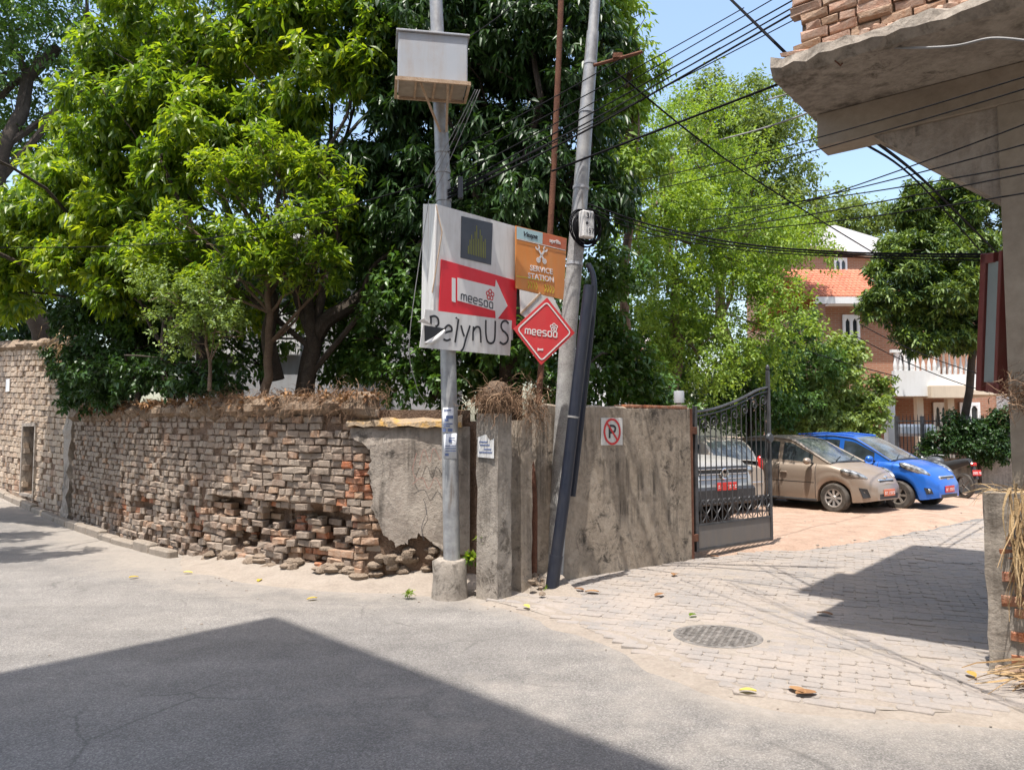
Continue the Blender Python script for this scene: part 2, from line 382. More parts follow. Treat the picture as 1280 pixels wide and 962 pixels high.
M['pale_glass'] = plain('pale translucent panel', (.28, .31, .30), .2, 0, .1, 2)
M['white_paint'] = sheet('white paint', (.74, .74, .73), .6, .15, (.4, .36, .3))
M['cream_paint'] = sheet('cream paint', (.66, .55, .42), .7, .2)
M['grey_house'] = sheet('blue grey house paint', (.42, .43, .45), .7, .3)
M['window_dark'] = plain('dark window glass', (.03, .035, .04), .12, 0, .2, 3, spec=.6)
M['kerb'] = stone_like('kerb stone', (.25, .21, .168), (.165, .135, .105), (.32, .27, .22), 5, .6, 50)
M['iron_cover'] = plain('cast iron', (.22, .20, .18), .7, .3, .35, 20, .3, 60)
def brickwork(name, c1, c2, mort, sc=1.0, rot=0.0):
    b = NB(name); tc = b.n('TexCoord'); mp = b.n('Mapping'); mp.inputs['Rotation'].default_value = (math.pi / 2, 0, 0); b.l(tc.outputs['Object'], mp.inputs[0])
    # brick courses run along x; the wall's own y is dropped by the rotation
    br = b.n('TexBrick'); br.inputs['Scale'].default_value = sc; br.inputs['Color1'].default_value = (*c1, 1); br.inputs['Color2'].default_value = (*c2, 1); br.inputs['Mortar'].default_value = (*mort, 1)
    br.inputs['Mortar Size'].default_value = .012; br.inputs['Brick Width'].default_value = .24; br.inputs['Row Height'].default_value = .075; b.l(mp.outputs[0], br.inputs['Vector'])
    b.bump(br.outputs['Fac'], -.4, .01); return b.fin(br.outputs['Color'], .85, 0, .3)
M['house_brick'] = brickwork('orange facing brick', (.36, .17, .105), (.30, .135, .08), (.33, .23, .17))
def car_paint(name, col, dust, dcol=(.34, .29, .235), rough=.28, metal=.35):
    b = NB(name); v = b.pos(obj=True); n1 = b.noise(v, 3.5, 6, .65); n2 = b.noise(v, 26, 5, .6)
    ge = b.n('NewGeometry'); sx = b.n('SeparateXYZ'); b.l(ge.outputs['Normal'], sx.inputs[0])
    up = b.ramp(sx.outputs['Z'], [(.2, .35), (.8, 1.0)])
    f = b.math('MULTIPLY', b.math('MULTIPLY', b.ramp(n1, [(.25, dust * .5), (.7, dust)]), up), b.ramp(n2, [(.3, .7), (.7, 1.0)]))
    c = b.mix(f, col, dcol); b.fin(c, b.ramp(f, [(0, rough), (.6, .75)]), metal, .5)
    b.b.inputs['Coat Weight'].default_value = .35; b.b.inputs['Coat Roughness'].default_value = .15; return b.m
M['paint_blue'] = car_paint('blue car paint', (.008, .13, .56), .16)
M['paint_brown'] = car_paint('bronze car paint', (.29, .225, .175), .45)
M['paint_beige'] = car_paint('beige car paint', (.44, .385, .32), .5)
M['paint_grey'] = car_paint('grey car paint', (.36, .36, .355), .5, metal=.3)
M['car_glass'] = plain('tinted car glass', (.035, .045, .05), .06, 0, .3, 3, spec=.9, obj=True)
M['car_screen'] = plain('dusty windscreen glass', (.12, .13, .125), .12, 0, .35, 4, spec=.9, obj=True)
M['tyre'] = plain('dusty tyre rubber', (.075, .065, .055), .9, 0, .3, 9, .2, 80)
M['alloy'] = plain('silver wheel', (.50, .49, .47), .35, .6, .15)
M['alloy_dusty'] = plain('dusty steel wheel', (.23, .20, .17), .6, .3, .2)
M['black_plastic'] = plain('black plastic', (.03, .03, .032), .5)
M['chrome'] = plain('chrome trim', (.65, .65, .64), .18, .9, .05)
M['lamp_glass'] = plain('headlamp glass', (.34, .35, .35), .08, .5, .6, 14, spec=.9)
M['tail_red'] = plain('red lamp glass', (.45, .015, .012), .15, spec=.8)
M['plate_red'] = plain('red number plate', (.55, .035, .03), .4)
M['plate_orange'] = plain('faded orange plate', (.60, .17, .09), .45)
M['roof_tile'] = brick_mat('red roof tile', [(.50, .17, .10), (.56, .22, .13), (.46, .15, .09)], .2)
# ------------------------------------------------------------------ ground, road, paving
m = MB(); m.add([(-300, -300, -.03), (300, -300, -.03), (300, 300, -.03), (-300, 300, -.03)], [(0, 1, 2, 3)])
tag(m.build('ground', M['soil'], org=np.array([0, 0, -.03])), kind='structure')
def dist_poly(X, Y, P):
    d = np.full(X.shape, 1e9)
    for (x0, y0), (x1, y1) in zip(P[:-1], P[1:]):
        dx, dy = x1 - x0, y1 - y0; t = np.clip(((X - x0) * dx + (Y - y0) * dy) / (dx * dx + dy * dy), 0, 1)
        d = np.minimum(d, np.hypot(X - x0 - t * dx, Y - y0 - t * dy))
    return d
def inpoly(x, y, P):
    c = False; n = len(P)
    for i in range(n):
        (x0, y0), (x1, y1) = P[i], P[(i + 1) % n]
        if (y0 > y) != (y1 > y) and x < (x1 - x0) * (y - y0) / (y1 - y0) + x0: c = not c
    return c
# the brick wall's foot, from the pole corner away to the left
WALL = [tuple(G(px, py)[:2]) for px, py in ((588, 727), (548, 729), (446, 729), (345, 717), (250, 699), (160, 676), (88, 652))]
FAR = [WALL[-1], tuple(D(0, 600, 17.2)[:2])]; FAR.append((FAR[1][0] * 2 - FAR[0][0] - 3, FAR[1][1] * 2 - FAR[0][1] + 3))
rise = lambda x: float(np.clip((-x - 7.9) * .078, 0, 3))
PAVE_EDGE = [tuple(G(px, py)[:2]) for px, py in ((612, 752), (655, 762), (720, 782), (790, 810), (850, 838), (905, 862), (960, 877), (1060, 888), (1180, 893), (1290, 897))]
gx = np.arange(-26, 9.01, .14); gy = np.arange(-5, 34, .14)
X, Y = np.meshgrid(gx, gy)
dw = dist_poly(X, Y, WALL + FAR[1:]); dp = dist_poly(X, Y, PAVE_EDGE)
dust = np.clip(1.0 - dw / 1.5, 0, 1) * .85 + np.clip(.85 - dp / .55, 0, 1) * .75
dust += .30 * np.clip((fbm(X * .45, Y * .45) - .45) * 3, 0, 1)
Z = np.clip((-X - 7.9) * .078, 0, 3) + .006 * (fbm(X * .9 + 5, Y * .9) - .5) + .003 * (fbm(X * 3, Y * 3) - .5)
V = np.dstack([X, Y, Z]).reshape(-1, 3); r, c = X.shape
idx = np.arange(r * c).reshape(r, c)
F = np.dstack([idx[:-1, :-1], idx[:-1, 1:], idx[1:, 1:], idx[1:, :-1]]).reshape(-1, 4)
tag(link_mesh('road', big_mesh('road', V, F, M['road'], np.zeros(3), dust.ravel(), True)), kind='structure')

PAVE = PAVE_EDGE + [(4.9, 4.3), (5.6, 6.0), (7.2, 9.5), (10.5, 13.2)] + [tuple(G(px, py)[:2]) for px, py in ((1235, 650), (1120, 673), (1010, 690), (962, 690), (865, 700), (740, 717), (690, 726), (640, 738))]
pav = bpy.data.meshes.new('paving'); pav.from_pydata([(x, y, .0155) for x, y in PAVE], [], [tuple(range(len(PAVE)))]); pav.materials.append(M['joint'])
paving = link_mesh('paving', pav); tag(paving, kind='structure')
if pav.polygons[0].normal.z < 0: pav.flip_normals()
HOLE = G(897, 797)[:2]; HR = .34
ca, sa = math.cos(math.radians(-24)), math.sin(math.radians(-24))
PL, PW, PT = .20, .10, .016            # paver length, row height, point of the hexagonal end
def paver_mesh(seed):
    rg = np.random.default_rng(seed); hx, hy, p = PL / 2 - .004, PW / 2 - .0035, PT / 2
    o = np.array([(-hx + p, -hy), (hx - p, -hy), (hx + p - .004, 0), (hx - p, hy), (-hx + p, hy), (-hx - p + .004, 0)])
    o += rg.normal(0, .002, o.shape); m = MB()
    V = np.vstack([np.c_[o * .955, np.full(6, .0145)], np.c_[o, np.full(6, .010)], np.c_[o, np.full(6, -.02)]])
    F = [(0, 1, 2, 3, 4, 5)] + [(i, i + 6, (i + 1) % 6 + 6, (i + 1) % 6) for i in range(6)] + [(i + 6, i + 12, (i + 1) % 6 + 12, (i + 1) % 6 + 6) for i in range(6)]
    m.add(V, F); return m
pm = [paver_mesh(i) for i in range(5)]; pmesh = [p.mesh('paver', M['paver']) for p in pm]
cells = []
for j in range(-95, 105):
    for i in range(-70, 70):
        u = i * (PL) + (j % 2) * PL / 2; w = j * PW
        x, y = 3 + u * ca - w * sa, 7 + u * sa + w * ca
        if not inpoly(x, y, PAVE) or math.hypot(x - HOLE[0], y - HOLE[1]) < HR + .09: continue
        cells.append((math.hypot(x, y) + 100 * (abs(x / max(y, .1)) > .68), x, y))
cells.sort(); rest = MB()
for k, (d, x, y) in enumerate(cells):
    a = math.radians(-24) + random.gauss(0, .02); z = .006 + random.gauss(0, .0028) + .014 * (fbm(x * .8, y * .8) - .5)
    tx, ty = random.gauss(0, .012), random.gauss(0, .012)
    if k < 290:
        o = bpy.data.objects.new('paver', pmesh[k % 5]); COL.objects.link(o); o.parent = paving; o.location = (x, y, z); o.rotation_euler = (tx, ty, a)
    else:
        Rm = np.array(Matrix.Rotation(a, 3, 'Z') @ Matrix.Rotation(tx, 3, 'X') @ Matrix.Rotation(ty, 3, 'Y'))
        b = pm[k % 5]; rest.add(b.v[0] @ Rm.T + [x, y, z], b.f, random.random())
tag(rest.build('pavers', M['paver'], paving), kind='stuff')
# drain cover: ring plus slotted plate
t = thing('drain_cover', 'round slotted cast iron drain cover set in the paving', 'drain cover', (HOLE[0], HOLE[1], .0))
m = MB(); m.lathe([(HR, -.02), (HR, .018), (HR - .04, .02), (HR - .045, .018), (HR - .045, -.02)], (HOLE[0], HOLE[1], 0), (0, 0, 1), 40); m.build('rim', M['iron_cover'], t, True)
m = MB()
m.lathe([(0.001, .006), (HR - .046, .006)], (HOLE[0], HOLE[1], 0), (0, 0, 1), 32); m.build('sump', M['soil'], t)
m = MB()
for k in range(-7, 8):
    q = k * .04; L = math.sqrt(max(0, (HR - .045) ** 2 - q * q)) * 2
    if L > .05:
        m.box((HOLE[0] + q * -sa, HOLE[1] + q * ca, .016), (L, .016, .014), (ca, sa, 0)); 
        m.box((HOLE[0] + q * 1.35 * ca, HOLE[1] + q * 1.35 * sa, .0155), (.02, math.sqrt(max(.0004, (HR - .045) ** 2 - (q * 1.35) ** 2)) * 2, .012), (ca, sa, 0))
m.build('grating', M['iron_cover'], t)
# dust skirt where the asphalt meets the paving
EP = smooth_path(np.array([(*p, 0) for p in PAVE_EDGE]), 14); A = np.zeros((9, len(EP), 3)); T_ = np.gradient(EP, axis=0)
for j, p in enumerate(EP):
    n_ = nrm([T_[j][1], -T_[j][0], 0]); wi = .10 + .22 * float(fbm(p[0] * 2.1, p[1] * 2.1)); wo = .10 + .30 * float(fbm(p[0] * 1.7 + 9, p[1] * 1.7))
    for i in range(9): f = i / 8; A[i, j] = p + n_ * (-wi + (wi + wo) * f) + [0, 0, (.024 * (1 - f) + .006 * math.sin(f * 3.1) + .012 * (float(fbm(p[0] * 7, p[1] * 7 + f * 3)) - .5) * math.sin(f * 3.14) - .008 * f - (.014 if i == 0 else 0))]
m = MB(); m.grid(A); tag(m.build('dust_verge', M['dust'], None, True, np.zeros(3)), kind='structure')
# sandy yard
YARD = [tuple(G(px, py)[:2]) for px, py in ((866, 700), (962, 690), (1010, 688), (1120, 670), (1235, 646))] + [(12, 13.5), (16, 18), (17, 24), (2, 24), (1.0, 10.2)]
gx = np.arange(0.5, 17.5, .12); gy = np.arange(8.8, 24.5, .12); X, Y = np.meshgrid(gx, gy); ins = np.array([[inpoly(x, y, YARD) for x in gx] for y in gy])
de = dist_poly(X, Y, YARD[:5]); sd = np.where(ins, de, -de) + .25 * (fbm(X * 2.2, Y * 2.2) - .5)
Z = np.clip(sd * .22, -.2, .045) + .05 * (fbm(X * .8, Y * .8) - .5) * np.clip(sd * 2, 0, 1) + .012 * (fbm(X * 5, Y * 5) - .5) - .0
V = np.dstack([X, Y, Z]).reshape(-1, 3); r, c = X.shape; idx = np.arange(r * c).reshape(r, c)
F = np.dstack([idx[:-1, :-1], idx[:-1, 1:], idx[1:, 1:], idx[1:, :-1]]).reshape(-1, 4); keep = (sd.ravel()[F] > -.35).any(axis=1)
tag(link_mesh('dirt_yard', big_mesh('dirt_yard', V, F[keep], M['yard'], np.zeros(3), None, True)), kind='structure')
# garden soil retained behind the walls
gs = [(WALL[0][0] + .3, WALL[0][1] + .5)] + [(x + .28, y + .3) for x, y in WALL[1:]] + [(-12, 24), (1.2, 24), (.9, 9.6)]
m = MB(); m.prism([(x, y, 1.45) for x, y in gs[::-1]], (0, 0, -1.45))
tag(m.build('garden_soil', M['soil'], org=np.zeros(3)), kind='structure')

# ------------------------------------------------------------------ brick walls
class Path:
    def __init__(s, P): s.P = np.array(P); s.L = np.r_[0, np.cumsum(np.hypot(*np.diff(s.P, axis=0).T))]; s.len = s.L[-1]
    def at(s, q):
        q = min(max(q, 0), s.len - 1e-6); i = int(np.searchsorted(s.L, q, 'right') - 1); i = min(i, len(s.P) - 2)
        f = (q - s.L[i]) / (s.L[i + 1] - s.L[i]); p = s.P[i] * (1 - f) + s.P[i + 1] * f; tg = nrm(s.P[i + 1] - s.P[i])
        return p, tg
def brick_mesh(L, Hh, dp, seed, mat):
    rg = np.random.default_rng(seed); hx, hz = L / 2, Hh / 2; b = min(.010, Hh * .16)
    V = []
    for (x, z) in ((-hx, -hz), (hx, -hz), (hx, hz), (-hx, hz)): V.append((x, dp, z))
    for (x, z) in ((-hx, -hz), (hx, -hz), (hx, hz), (-hx, hz)): V.append((x + rg.normal(0, .003), rg.uniform(.004, .02), z + rg.normal(0, .0045)))
    for (x, z) in ((-hx + b, -hz + b), (hx - b, -hz + b), (hx - b, hz - b), (-hx + b, hz - b)): V.append((x + rg.normal(0, .007), rg.uniform(-.010, .008), z + rg.normal(0, .005)))
    F = [(8, 9, 10, 11)] + [(4 + i, 4 + (i + 1) % 4, 8 + (i + 1) % 4, 8 + i) for i in range(4)] + [(i, (i + 1) % 4, 4 + (i + 1) % 4, 4 + i) for i in range(4)]
    m = MB(); m.add(V, F); return m
def brick_wall(root, path, H0, H1, ch, lens, seed, s0, s1, recess, skip, matpick, nparts=295, outn=1, dp=.11, rank=None):
    """bricks laid along path; local x along the tangent, local y into the wall. outn: side of the face"""
    rg = random.Random(seed); bank = {}
    for li, L in enumerate(lens):
        for mk in ('brick_dusty', 'brick_mid', 'brick_red', 'brick_pink', 'brick_beige'):
            for q in range(6):
                b = brick_mesh(L - .010, ch - .009, dp, li * 10 + q + seed, None); bank[(li, mk, q)] = [b, None]
    L_ = []; nc = int(round(H0 / ch))
    for ci in range(nc):
        s = s0 - rg.random() * lens[0]
        while s < s1:
            li = rg.randrange(len(lens)) if ci % 2 else rg.choice([0, 0, 1, rg.randrange(len(lens))])
            L = lens[li]; sc = s + L / 2; s += L
            if sc < s0 or sc > s1: continue
            f = (sc - path.L[0]) / path.len; Ht = H0 + (H1 - H0) * f; z = (ci + .5) / nc * Ht
            if skip(sc, z, ci, rg): continue
            p, tg = path.at(sc); p2 = p; nin = np.array([-tg[1], tg[0]]) * outn
            rc = recess(sc, z, rg); pp = p2 + nin * rc
            L_.append((math.hypot(pp[0], pp[1]), li, matpick(sc, z, rc, rg), rg.randrange(6), pp[0], pp[1], z + rg.gauss(0, .004), math.atan2(tg[1], tg[0]) + (math.pi if outn < 0 else 0) + rg.gauss(0, .025), rg.gauss(0, .025), Ht / H0))
    L_.sort(key=(lambda q: q[0]) if rank is None else rank); rests = {}
    for k, (d, li, mk, q, x, y, z, a, roll, sz) in enumerate(L_):
        b = bank[(li, mk, q)]
        if k < nparts:
            if b[1] is None: b[1] = b[0].mesh('brick', M[mk])
            o = bpy.data.objects.new('brick', b[1]); COL.objects.link(o); o.parent = root
            o.location = np.array([x, y, z]) - ORG[root.name]; o.rotation_euler = (0, roll, a); o.scale = (1, 1, sz)
        else:
            Rm = np.array(Matrix.Rotation(a, 3, 'Z') @ Matrix.Rotation(roll, 3, 'Y'))
            V = b[0].v[0].copy(); V[:, 2] *= sz; rests.setdefault(mk, MB()).add(V @ Rm.T + [x, y, z], b[0].f, rg.random())
    for mk, r in rests.items(): tag(r.build('bricks', M[mk], root), kind='stuff')
WP = Path(WALL); HW0, HW1, CH = 1.83, 1.98, .079
bw = thing('brick_wall', 'crumbling old brick garden wall with plaster patch along the road', 'wall', (WALL[2][0], WALL[2][1], 0))
s_plast = WP.L[2] - .22                         # plaster ends here (towards the left bricks show)
def ero(s, z):                                   # eroded cavities along the foot of the wall
    s = s - WP.L[2]
    e = 0
    for (cs, cz, rs, rz, dpt) in ((.40, .55, .46, .30, .17), (1.15, .60, .6, .22, .17), (2.1, .70, .6, .16, .13), (1.7, .35, .55, .22, .13), (.75, .2, .4, .25, .10), (3.3, .55, .6, .2, .10), (4.6, .5, .6, .25, .08), (2.9, .3, .5, .2, .09), (5.6, .45, .5, .3, .06)):
        e = max(e, dpt * max(0, 1 - ((s - cs) / rs) ** 2 - ((z - cz) / rz) ** 2))
    return e
def recess(s, z, rg):
    r = ero(s, z) * rg.uniform(.3, 1.5) + rg.gauss(0, .014) + .018 * (float(fbm(s * 1.5, z * 1.5)) - .5) * 2
    if z < .75: r += rg.gauss(0, .018)
    return max(-.035, min(r, .17))
def skipb(s, z, ci, rg):
    e = ero(s, z); f = s - WP.L[2]
    edge = s_plast + .10 * math.sin(z * 9) + .14 * (1.5 - z) - .10
    if s < edge: return True
    if z < .12 and f < 2.6: return rg.random() < .6
    if f < .5 and z > 1.62 : return rg.random() < .7
    return rg.random() < (.03 + (.5 if e > .09 else .2 if e > .04 else 0))
def matp(s, z, rc, rg):
    f = s - WP.L[2]
    if f < .28 and .55 < z < 1.3 and rg.random() < .55: return 'brick_red'
    if rc > .06 and rg.random() < .5: return 'brick_red'
    if rc > .03 and rg.random() < .4: return 'brick_mid'
    if f < .5 and z < .8 and rg.random() < .5: return 'brick_mid'
    return 'brick_mid' if rg.random() < .10 else 'brick_dusty'
brick_wall(bw, WP, HW0, HW1, CH, [.195, .14, .105, .17], 11, WP.L[1], WP.len - .05, recess, skipb, matp, 295, -1)
# core (mud behind the bricks), bumpy
ns, nz = 300, 60; A = np.zeros((nz, ns, 3))
for j in range(ns):
    s = WP.len * j / (ns - 1); p, tg = WP.at(s); nin = np.array([tg[1], -tg[0]])
    for i in range(nz):
        z = 1.84 * i / (nz - 1); d = .032 + .19 * min(1, ero(s, z) / .10) + .07 * min(1, ero(s, z) / .05) * (float(fbm(s * 9, z * 9)) - .5) + .03 * (float(fbm(s * 5, z * 5)) - .5)
        A[i, j] = (*(p + nin * d), z)
m = MB(); m.grid(A)
B = A[-1].copy(); B2 = B.copy()
for j in range(ns):
    s = WP.len * j / (ns - 1); p, tg = WP.at(s); B2[j, :2] += np.array([tg[1], -tg[0]]) * .22
m.grid(np.array([B, B2])); B3 = B2.copy(); B3[:, 2] = 0; m.grid(np.array([B2, B3]))
m.build('core', M['mud'], bw, True)
# plaster slab: its ragged left edge follows the photo
def wallpt(s, z, off): p, tg = WP.at(s); nin = np.array([tg[1], -tg[0]]); return np.array([*(p + nin * off), z])
edge = [(s_plast + .30, 1.66), (s_plast + .26, 1.55), (s_plast + .10, 1.42), (s_plast + .07, 1.3), (s_plast + .10, 1.12), (s_plast + .05, .95), (s_plast + .06, .8), (s_plast - .02, .62), (s_plast - .10, .48), (s_plast - .22, .40), (s_plast - .33, .44), (s_plast - .42, .52), (s_plast - .55, .48), (s_plast - .66, .36), (s_plast - .78, .30)]
rg = random.Random(5); E = []
for (a, b), (c, d) in zip(edge[:-1], edge[1:]):
    for q in range(4): E.append((a + (c - a) * q / 4 + rg.gauss(0, .012), b + (d - b) * q / 4 + rg.gauss(0, .012)))
E.append(edge[-1])
m = MB()
for a, b in zip(E[:-1], E[1:]):                     # quads from the ragged edge to the straight side
    pass
ring = [wallpt(s, z, -.045 - .012 * float(fbm(s * 3, z * 3))) for s, z in E] + [wallpt(.02, .30, -.05), wallpt(.02, 1.66, -.05)]
m.prism(ring[::-1], np.array([*(WP.at(.5)[1][1] * .08, -WP.at(.5)[1][0] * .08), 0]))
po = m.build('plaster', M['plaster'], bw)
bm = bmesh.new(); bm.from_mesh(po.data); bmesh.ops.recalc_face_normals(bm, faces=bm.faces); bmesh.ops.triangulate(bm, faces=bm.faces)
bm.to_mesh(po.data); bm.free()
# red chalk scrawl on the plaster, cracks
m = MB()
for P in ([(.55, 1.25), (.50, 1.42), (.44, 1.28), (.40, 1.43), (.34, 1.30)], [(.62, 1.05), (.52, 1.12), (.45, 1.0), (.38, 1.12), (.33, 1.0)], [(.58, 1.38), (.62, 1.2), (.58, 1.1)]):
    Q = smooth_path([wallpt(s, z, -.062) for s, z in P], 5); nn = np.array([-WP.at(.5)[1][1], WP.at(.5)[1][0], 0]); mm = ribbon(Q, .007, nn, .002); m.add(np.vstack(mm.v), mm.f)
m.build('chalk_mark', stone_like('faint red chalk', (.36, .19, .155), (.30, .22, .18), (.40, .22, .18), 20, .2, 60), bw)
m = MB()
for P in ([(.50, .9), (.47, .75), (.52, .6), (.49, .45)], [(.25, 1.3), (.22, 1.0), (.24, .7), (.2, .5)]):
    Q = smooth_path([wallpt(s, z, -.061) for s, z in P], 6) + np.random.default_rng(2).normal(0, .003, (19, 3)) * [1, 0, 1]; mm = ribbon(Q, .005, nn, .002); m.add(np.vstack(mm.v), mm.f)
m.build('crack', M['print_dark'], bw)
# coping stone above the plaster, rubble under it
m = MB(); a = wallpt(.12, 1.66, -.10); b = wallpt(s_plast + .30, 1.66, -.12); dn = np.array([*(WP.at(.6)[1][1] * .42, -WP.at(.6)[1][0] * .42), 0])
ax = nrm(b - a); n_ = 14; prof = []
A = np.zeros((n_, 5, 3)); rg = np.random.default_rng(4)
for i in range(n_):
    p = a + (b - a) * i / (n_ - 1); j = rg.normal(0, .008, 4); h = .16 * (1 - .5 * max(0, (i - 9) / 4)) 
    A[i] = [p + dn * .3 + [0, 0, 0], p + [0, 0, 0] + [0, 0, j[0]], p + dn * .03 + [0, 0, .05 + j[1]], p + dn * .45 + [0, 0, h + j[2]], p + dn + [0, 0, h + .03]]
m.grid(A); m.add(A[0], [(0, 1, 2, 3, 4)]); m.add(A[-1], [(4, 3, 2, 1, 0)])
def moss():
    b = NB('mossy orange lichen concrete'); v = b.pos(); n1 = b.noise(v, 7, 7, .7); c = b.ramp(n1, [(.35, (.24, .19, .14)), (.5, (.34, .25, .16)), (.62, (.46, .27, .08)), (.8, (.28, .22, .17))])
    b.bump(b.noise(v, 40, 5), .7, .02); return b.fin(c, .95, 0, .2)
m.build('coping', moss(), bw)
def lump(mb, c, r, seed, nu=10, nv=7):
    rg = np.random.default_rng(seed); k0 = mb.n; mb.ell(c, r, None, nu, nv); V = mb.v[-1]; d = V - c
    ph = rg.random(3) * 9; f = 1 + .22 * (np.sin(d[:, 0] / r[0] * 3 + ph[0]) * np.sin(d[:, 1] / r[1] * 3 + ph[1]) + .6 * np.sin(d[:, 2] / r[2] * 4 + ph[2])) + rg.normal(0, .04, len(V))
    mb.v[-1] = c + d * f[:, None]; mb.t[-1][:] = rg.random()
m = MB(); rg = random.Random(8)
for k in range(60):
    s = rg.uniform(.15, s_plast + .55); z = rg.uniform(.0, .36 if s < s_plast else .2); r = rg.uniform(.025, .07)
    lump(m, wallpt(s, z, rg.uniform(-.02, .05)), (r * 1.2, r, r * .8), k)
for k in range(40):
    s = rg.uniform(s_plast + .3, s_plast + 2.8); z = rg.uniform(.0, .16); r = rg.uniform(.03, .085)
    lump(m, wallpt(s, z, rg.uniform(-.07, .05)), (r * 1.2, r, r * .7), 100 + k)
for k in range(150):
    s = rg.uniform(s_plast + .1, WP.L[4] + 1.5); z = rg.uniform(.1, .85); e_r = ero(s, z)
    if e_r < .05: continue
    r = rg.uniform(.018, .05); lump(m, wallpt(s, z, .05 + e_r * .9 + rg.uniform(-.02, .02)), (r * 1.4, r, r * .7), 2000 + k, 7, 5)
tag(m.build('rubble', M['rubble'], bw, True), kind='stuff')
# dirt fan lying against the foot of the wall
ns, nd = 260, 22; A = np.zeros((nd, ns, 3))
for j in range(ns):
    s = -1.0 + (WP.L[4] + .6 + 1.0) * j / (ns - 1); p, tg = WP.at(max(s, 0)); nout = np.array([-tg[1], tg[0]])
    if s < 0: p = p + np.array([1.0, -.35]) * (-s)
    wd = .42 + .35 * float(fbm(s * 1.1, 3.3)) + (.18 if s < .6 else 0); hh = .05 + .15 * float(fbm(s * 1.7, 9.1)); 
    if j > ns - 55: wd *= (ns - j) / 55; hh *= (ns - j) / 55
    for i in range(nd):
        f = i / (nd - 1); d = -.12 + (wd + .12) * f; z = hh * max(0, 1 - f) ** 1.6 + .05 * (float(fbm(s * 7, f * 5)) - .5) * (1 - f) * math.sin(min(1, f * 3) * 1.57) + .012 - .022 * f ** 2
        A[i, j] = (*(p + nout * d), z)
m = MB(); m.grid(A); tag(m.build('dirt_fan', M['dust'], None, True, np.zeros(3)), kind='structure')

# far brick wall on the left, taller, with a window slot
FP = Path(FAR); HF0, HF1 = 3.25, 4.15
fw = thing('brick_wall', 'tall plaster-streaked brick wall at the far left with a narrow window slot', 'wall', (*FAR[0], 0))
_s = lambda px: FP.len * 0 + float(np.linalg.norm(np.array(FAR[0]) - np.array([*_x(px)])))
def _x(px):
    d = np.array([(px - 640) / FPX, 1.0]); e = np.array(FAR[1]) - np.array(FAR[0]); k = np.linalg.solve(np.array([d, -e]).T, np.array(FAR[0])); return d * k[0]
WS = (_s(46), _s(31), .35, 1.72)
def skipf(s, z, ci, rg): return (WS[0] < s < WS[1] and WS[2] < z < WS[3]) or rg.random() < .015
def recf(s, z, rg): return rg.gauss(0, .009) + (.03 * rg.random() if z < 1 else 0)
def matf(s, z, rc, rg):
    if z < 1.1 and rg.random() < .12: return 'brick_mid'
    return 'brick_beige' if rg.random() < .85 else 'brick_dusty'
brick_wall(fw, FP, HF0, HF1, .108, [.27, .2, .16], 31, .0, 9.4, recf, skipf, matf, 240, -1)
def fpt(s, z, off): p, tg = FP.at(s); nin = np.array([tg[1], -tg[0]]); return np.array([*(p + nin * off), z])
m = MB()
for (s0, s1, z0, z1) in ((0, WS[0], 0, 3.1), (WS[0], WS[1], 0, WS[2]), (WS[0], WS[1], WS[3], 3.1), (WS[1], FP.L[1], 0, 3.15)):
    P = [fpt(s0, z0, .035), fpt(s1, z0, .035), fpt(s1, z1 + .02, .035), fpt(s0, z1 + .02, .035)]; m.prism(P[::-1], fpt(s0, 0, .3) - fpt(s0, 0, .0))
for (s0, s1) in ((FP.L[1] + .001, FP.len),):
    P = [fpt(s0, 0, .035), fpt(s1 - .01, 0, .035), fpt(s1 - .01, 3.15 + .1 * s1, .035), fpt(s0, 3.15 + .1 * s0, .035)]; m.prism(P[::-1], fpt(s0, 0, .3) - fpt(s0, 0, .0))
m.build('core', M['mud'], fw)
m = MB(); A = [];
for (s0, s1, z0, z1, sd) in ((-.02, .55, 1.2, 3.22, 1), (.9, 2.6, 2.5, 3.25, 2)):
    pass
P0 = [fpt(-.05, .0, -.05), fpt(.34, 0, -.05), fpt(.32, 1.0, -.05), fpt(.38, 1.7, -.05), fpt(.30, 2.2, -.05), fpt(.42, 3.26, -.05), fpt(-.05, 3.26, -.05)]
CPST = True
m = MB()
for (sa_, sb_, za_, zb_) in ((WS[0] - .06, WS[0] + .01, WS[2] - .05, WS[3] + .06), (WS[1] - .01, WS[1] + .06, WS[2] - .05, WS[3] + .06), (WS[0] + .012, WS[1] - .012, WS[3] - .0, WS[3] + .07), (WS[0] + .012, WS[1] - .012, WS[2] - .06, WS[2] + .0)):
    P = [fpt(sa_, za_, -.03), fpt(sb_, za_, -.03), fpt(sb_, zb_, -.03), fpt(sa_, zb_, -.03)]; m.prism(P[::-1], fpt(0, 0, .2) - fpt(0, 0, 0))
m.build('window_frame', M['plaster'], fw)
m = MB(); P = [fpt(WS[0] - .02, WS[2] - .02, .22), fpt(WS[1] + .02, WS[2] - .02, .22), fpt(WS[1] + .02, WS[3], .22), fpt(WS[0] - .02, WS[3], .22)]; m.prism(P[::-1], fpt(0, 0, .02) - fpt(0, 0, 0)); m.build('shutter', M['bark_light'], fw)
m = MB(); P = [fpt(_s(12), 2.5, -.03), fpt(_s(8), 2.5, -.03), fpt(_s(8), 2.78, -.03), fpt(_s(12), 2.78, -.03)]; m.prism(P[::-1], fpt(0, 0, .02) - fpt(0, 0, 0)); m.build('notice', M['white_paint'], fw)
m = MB(); rg = np.random.default_rng(12)
for j in range(40):
    s = -.02 + .26 * j; 
    if s > 9.3: break
    lump(m, fpt(s, 3.22 + (HF1 - HF0) / FP.len * max(s, 0), .1), (.2, .2, .09 + .05 * rg.random()), 300 + j)
m.build('coping', M['soil'], fw, True)
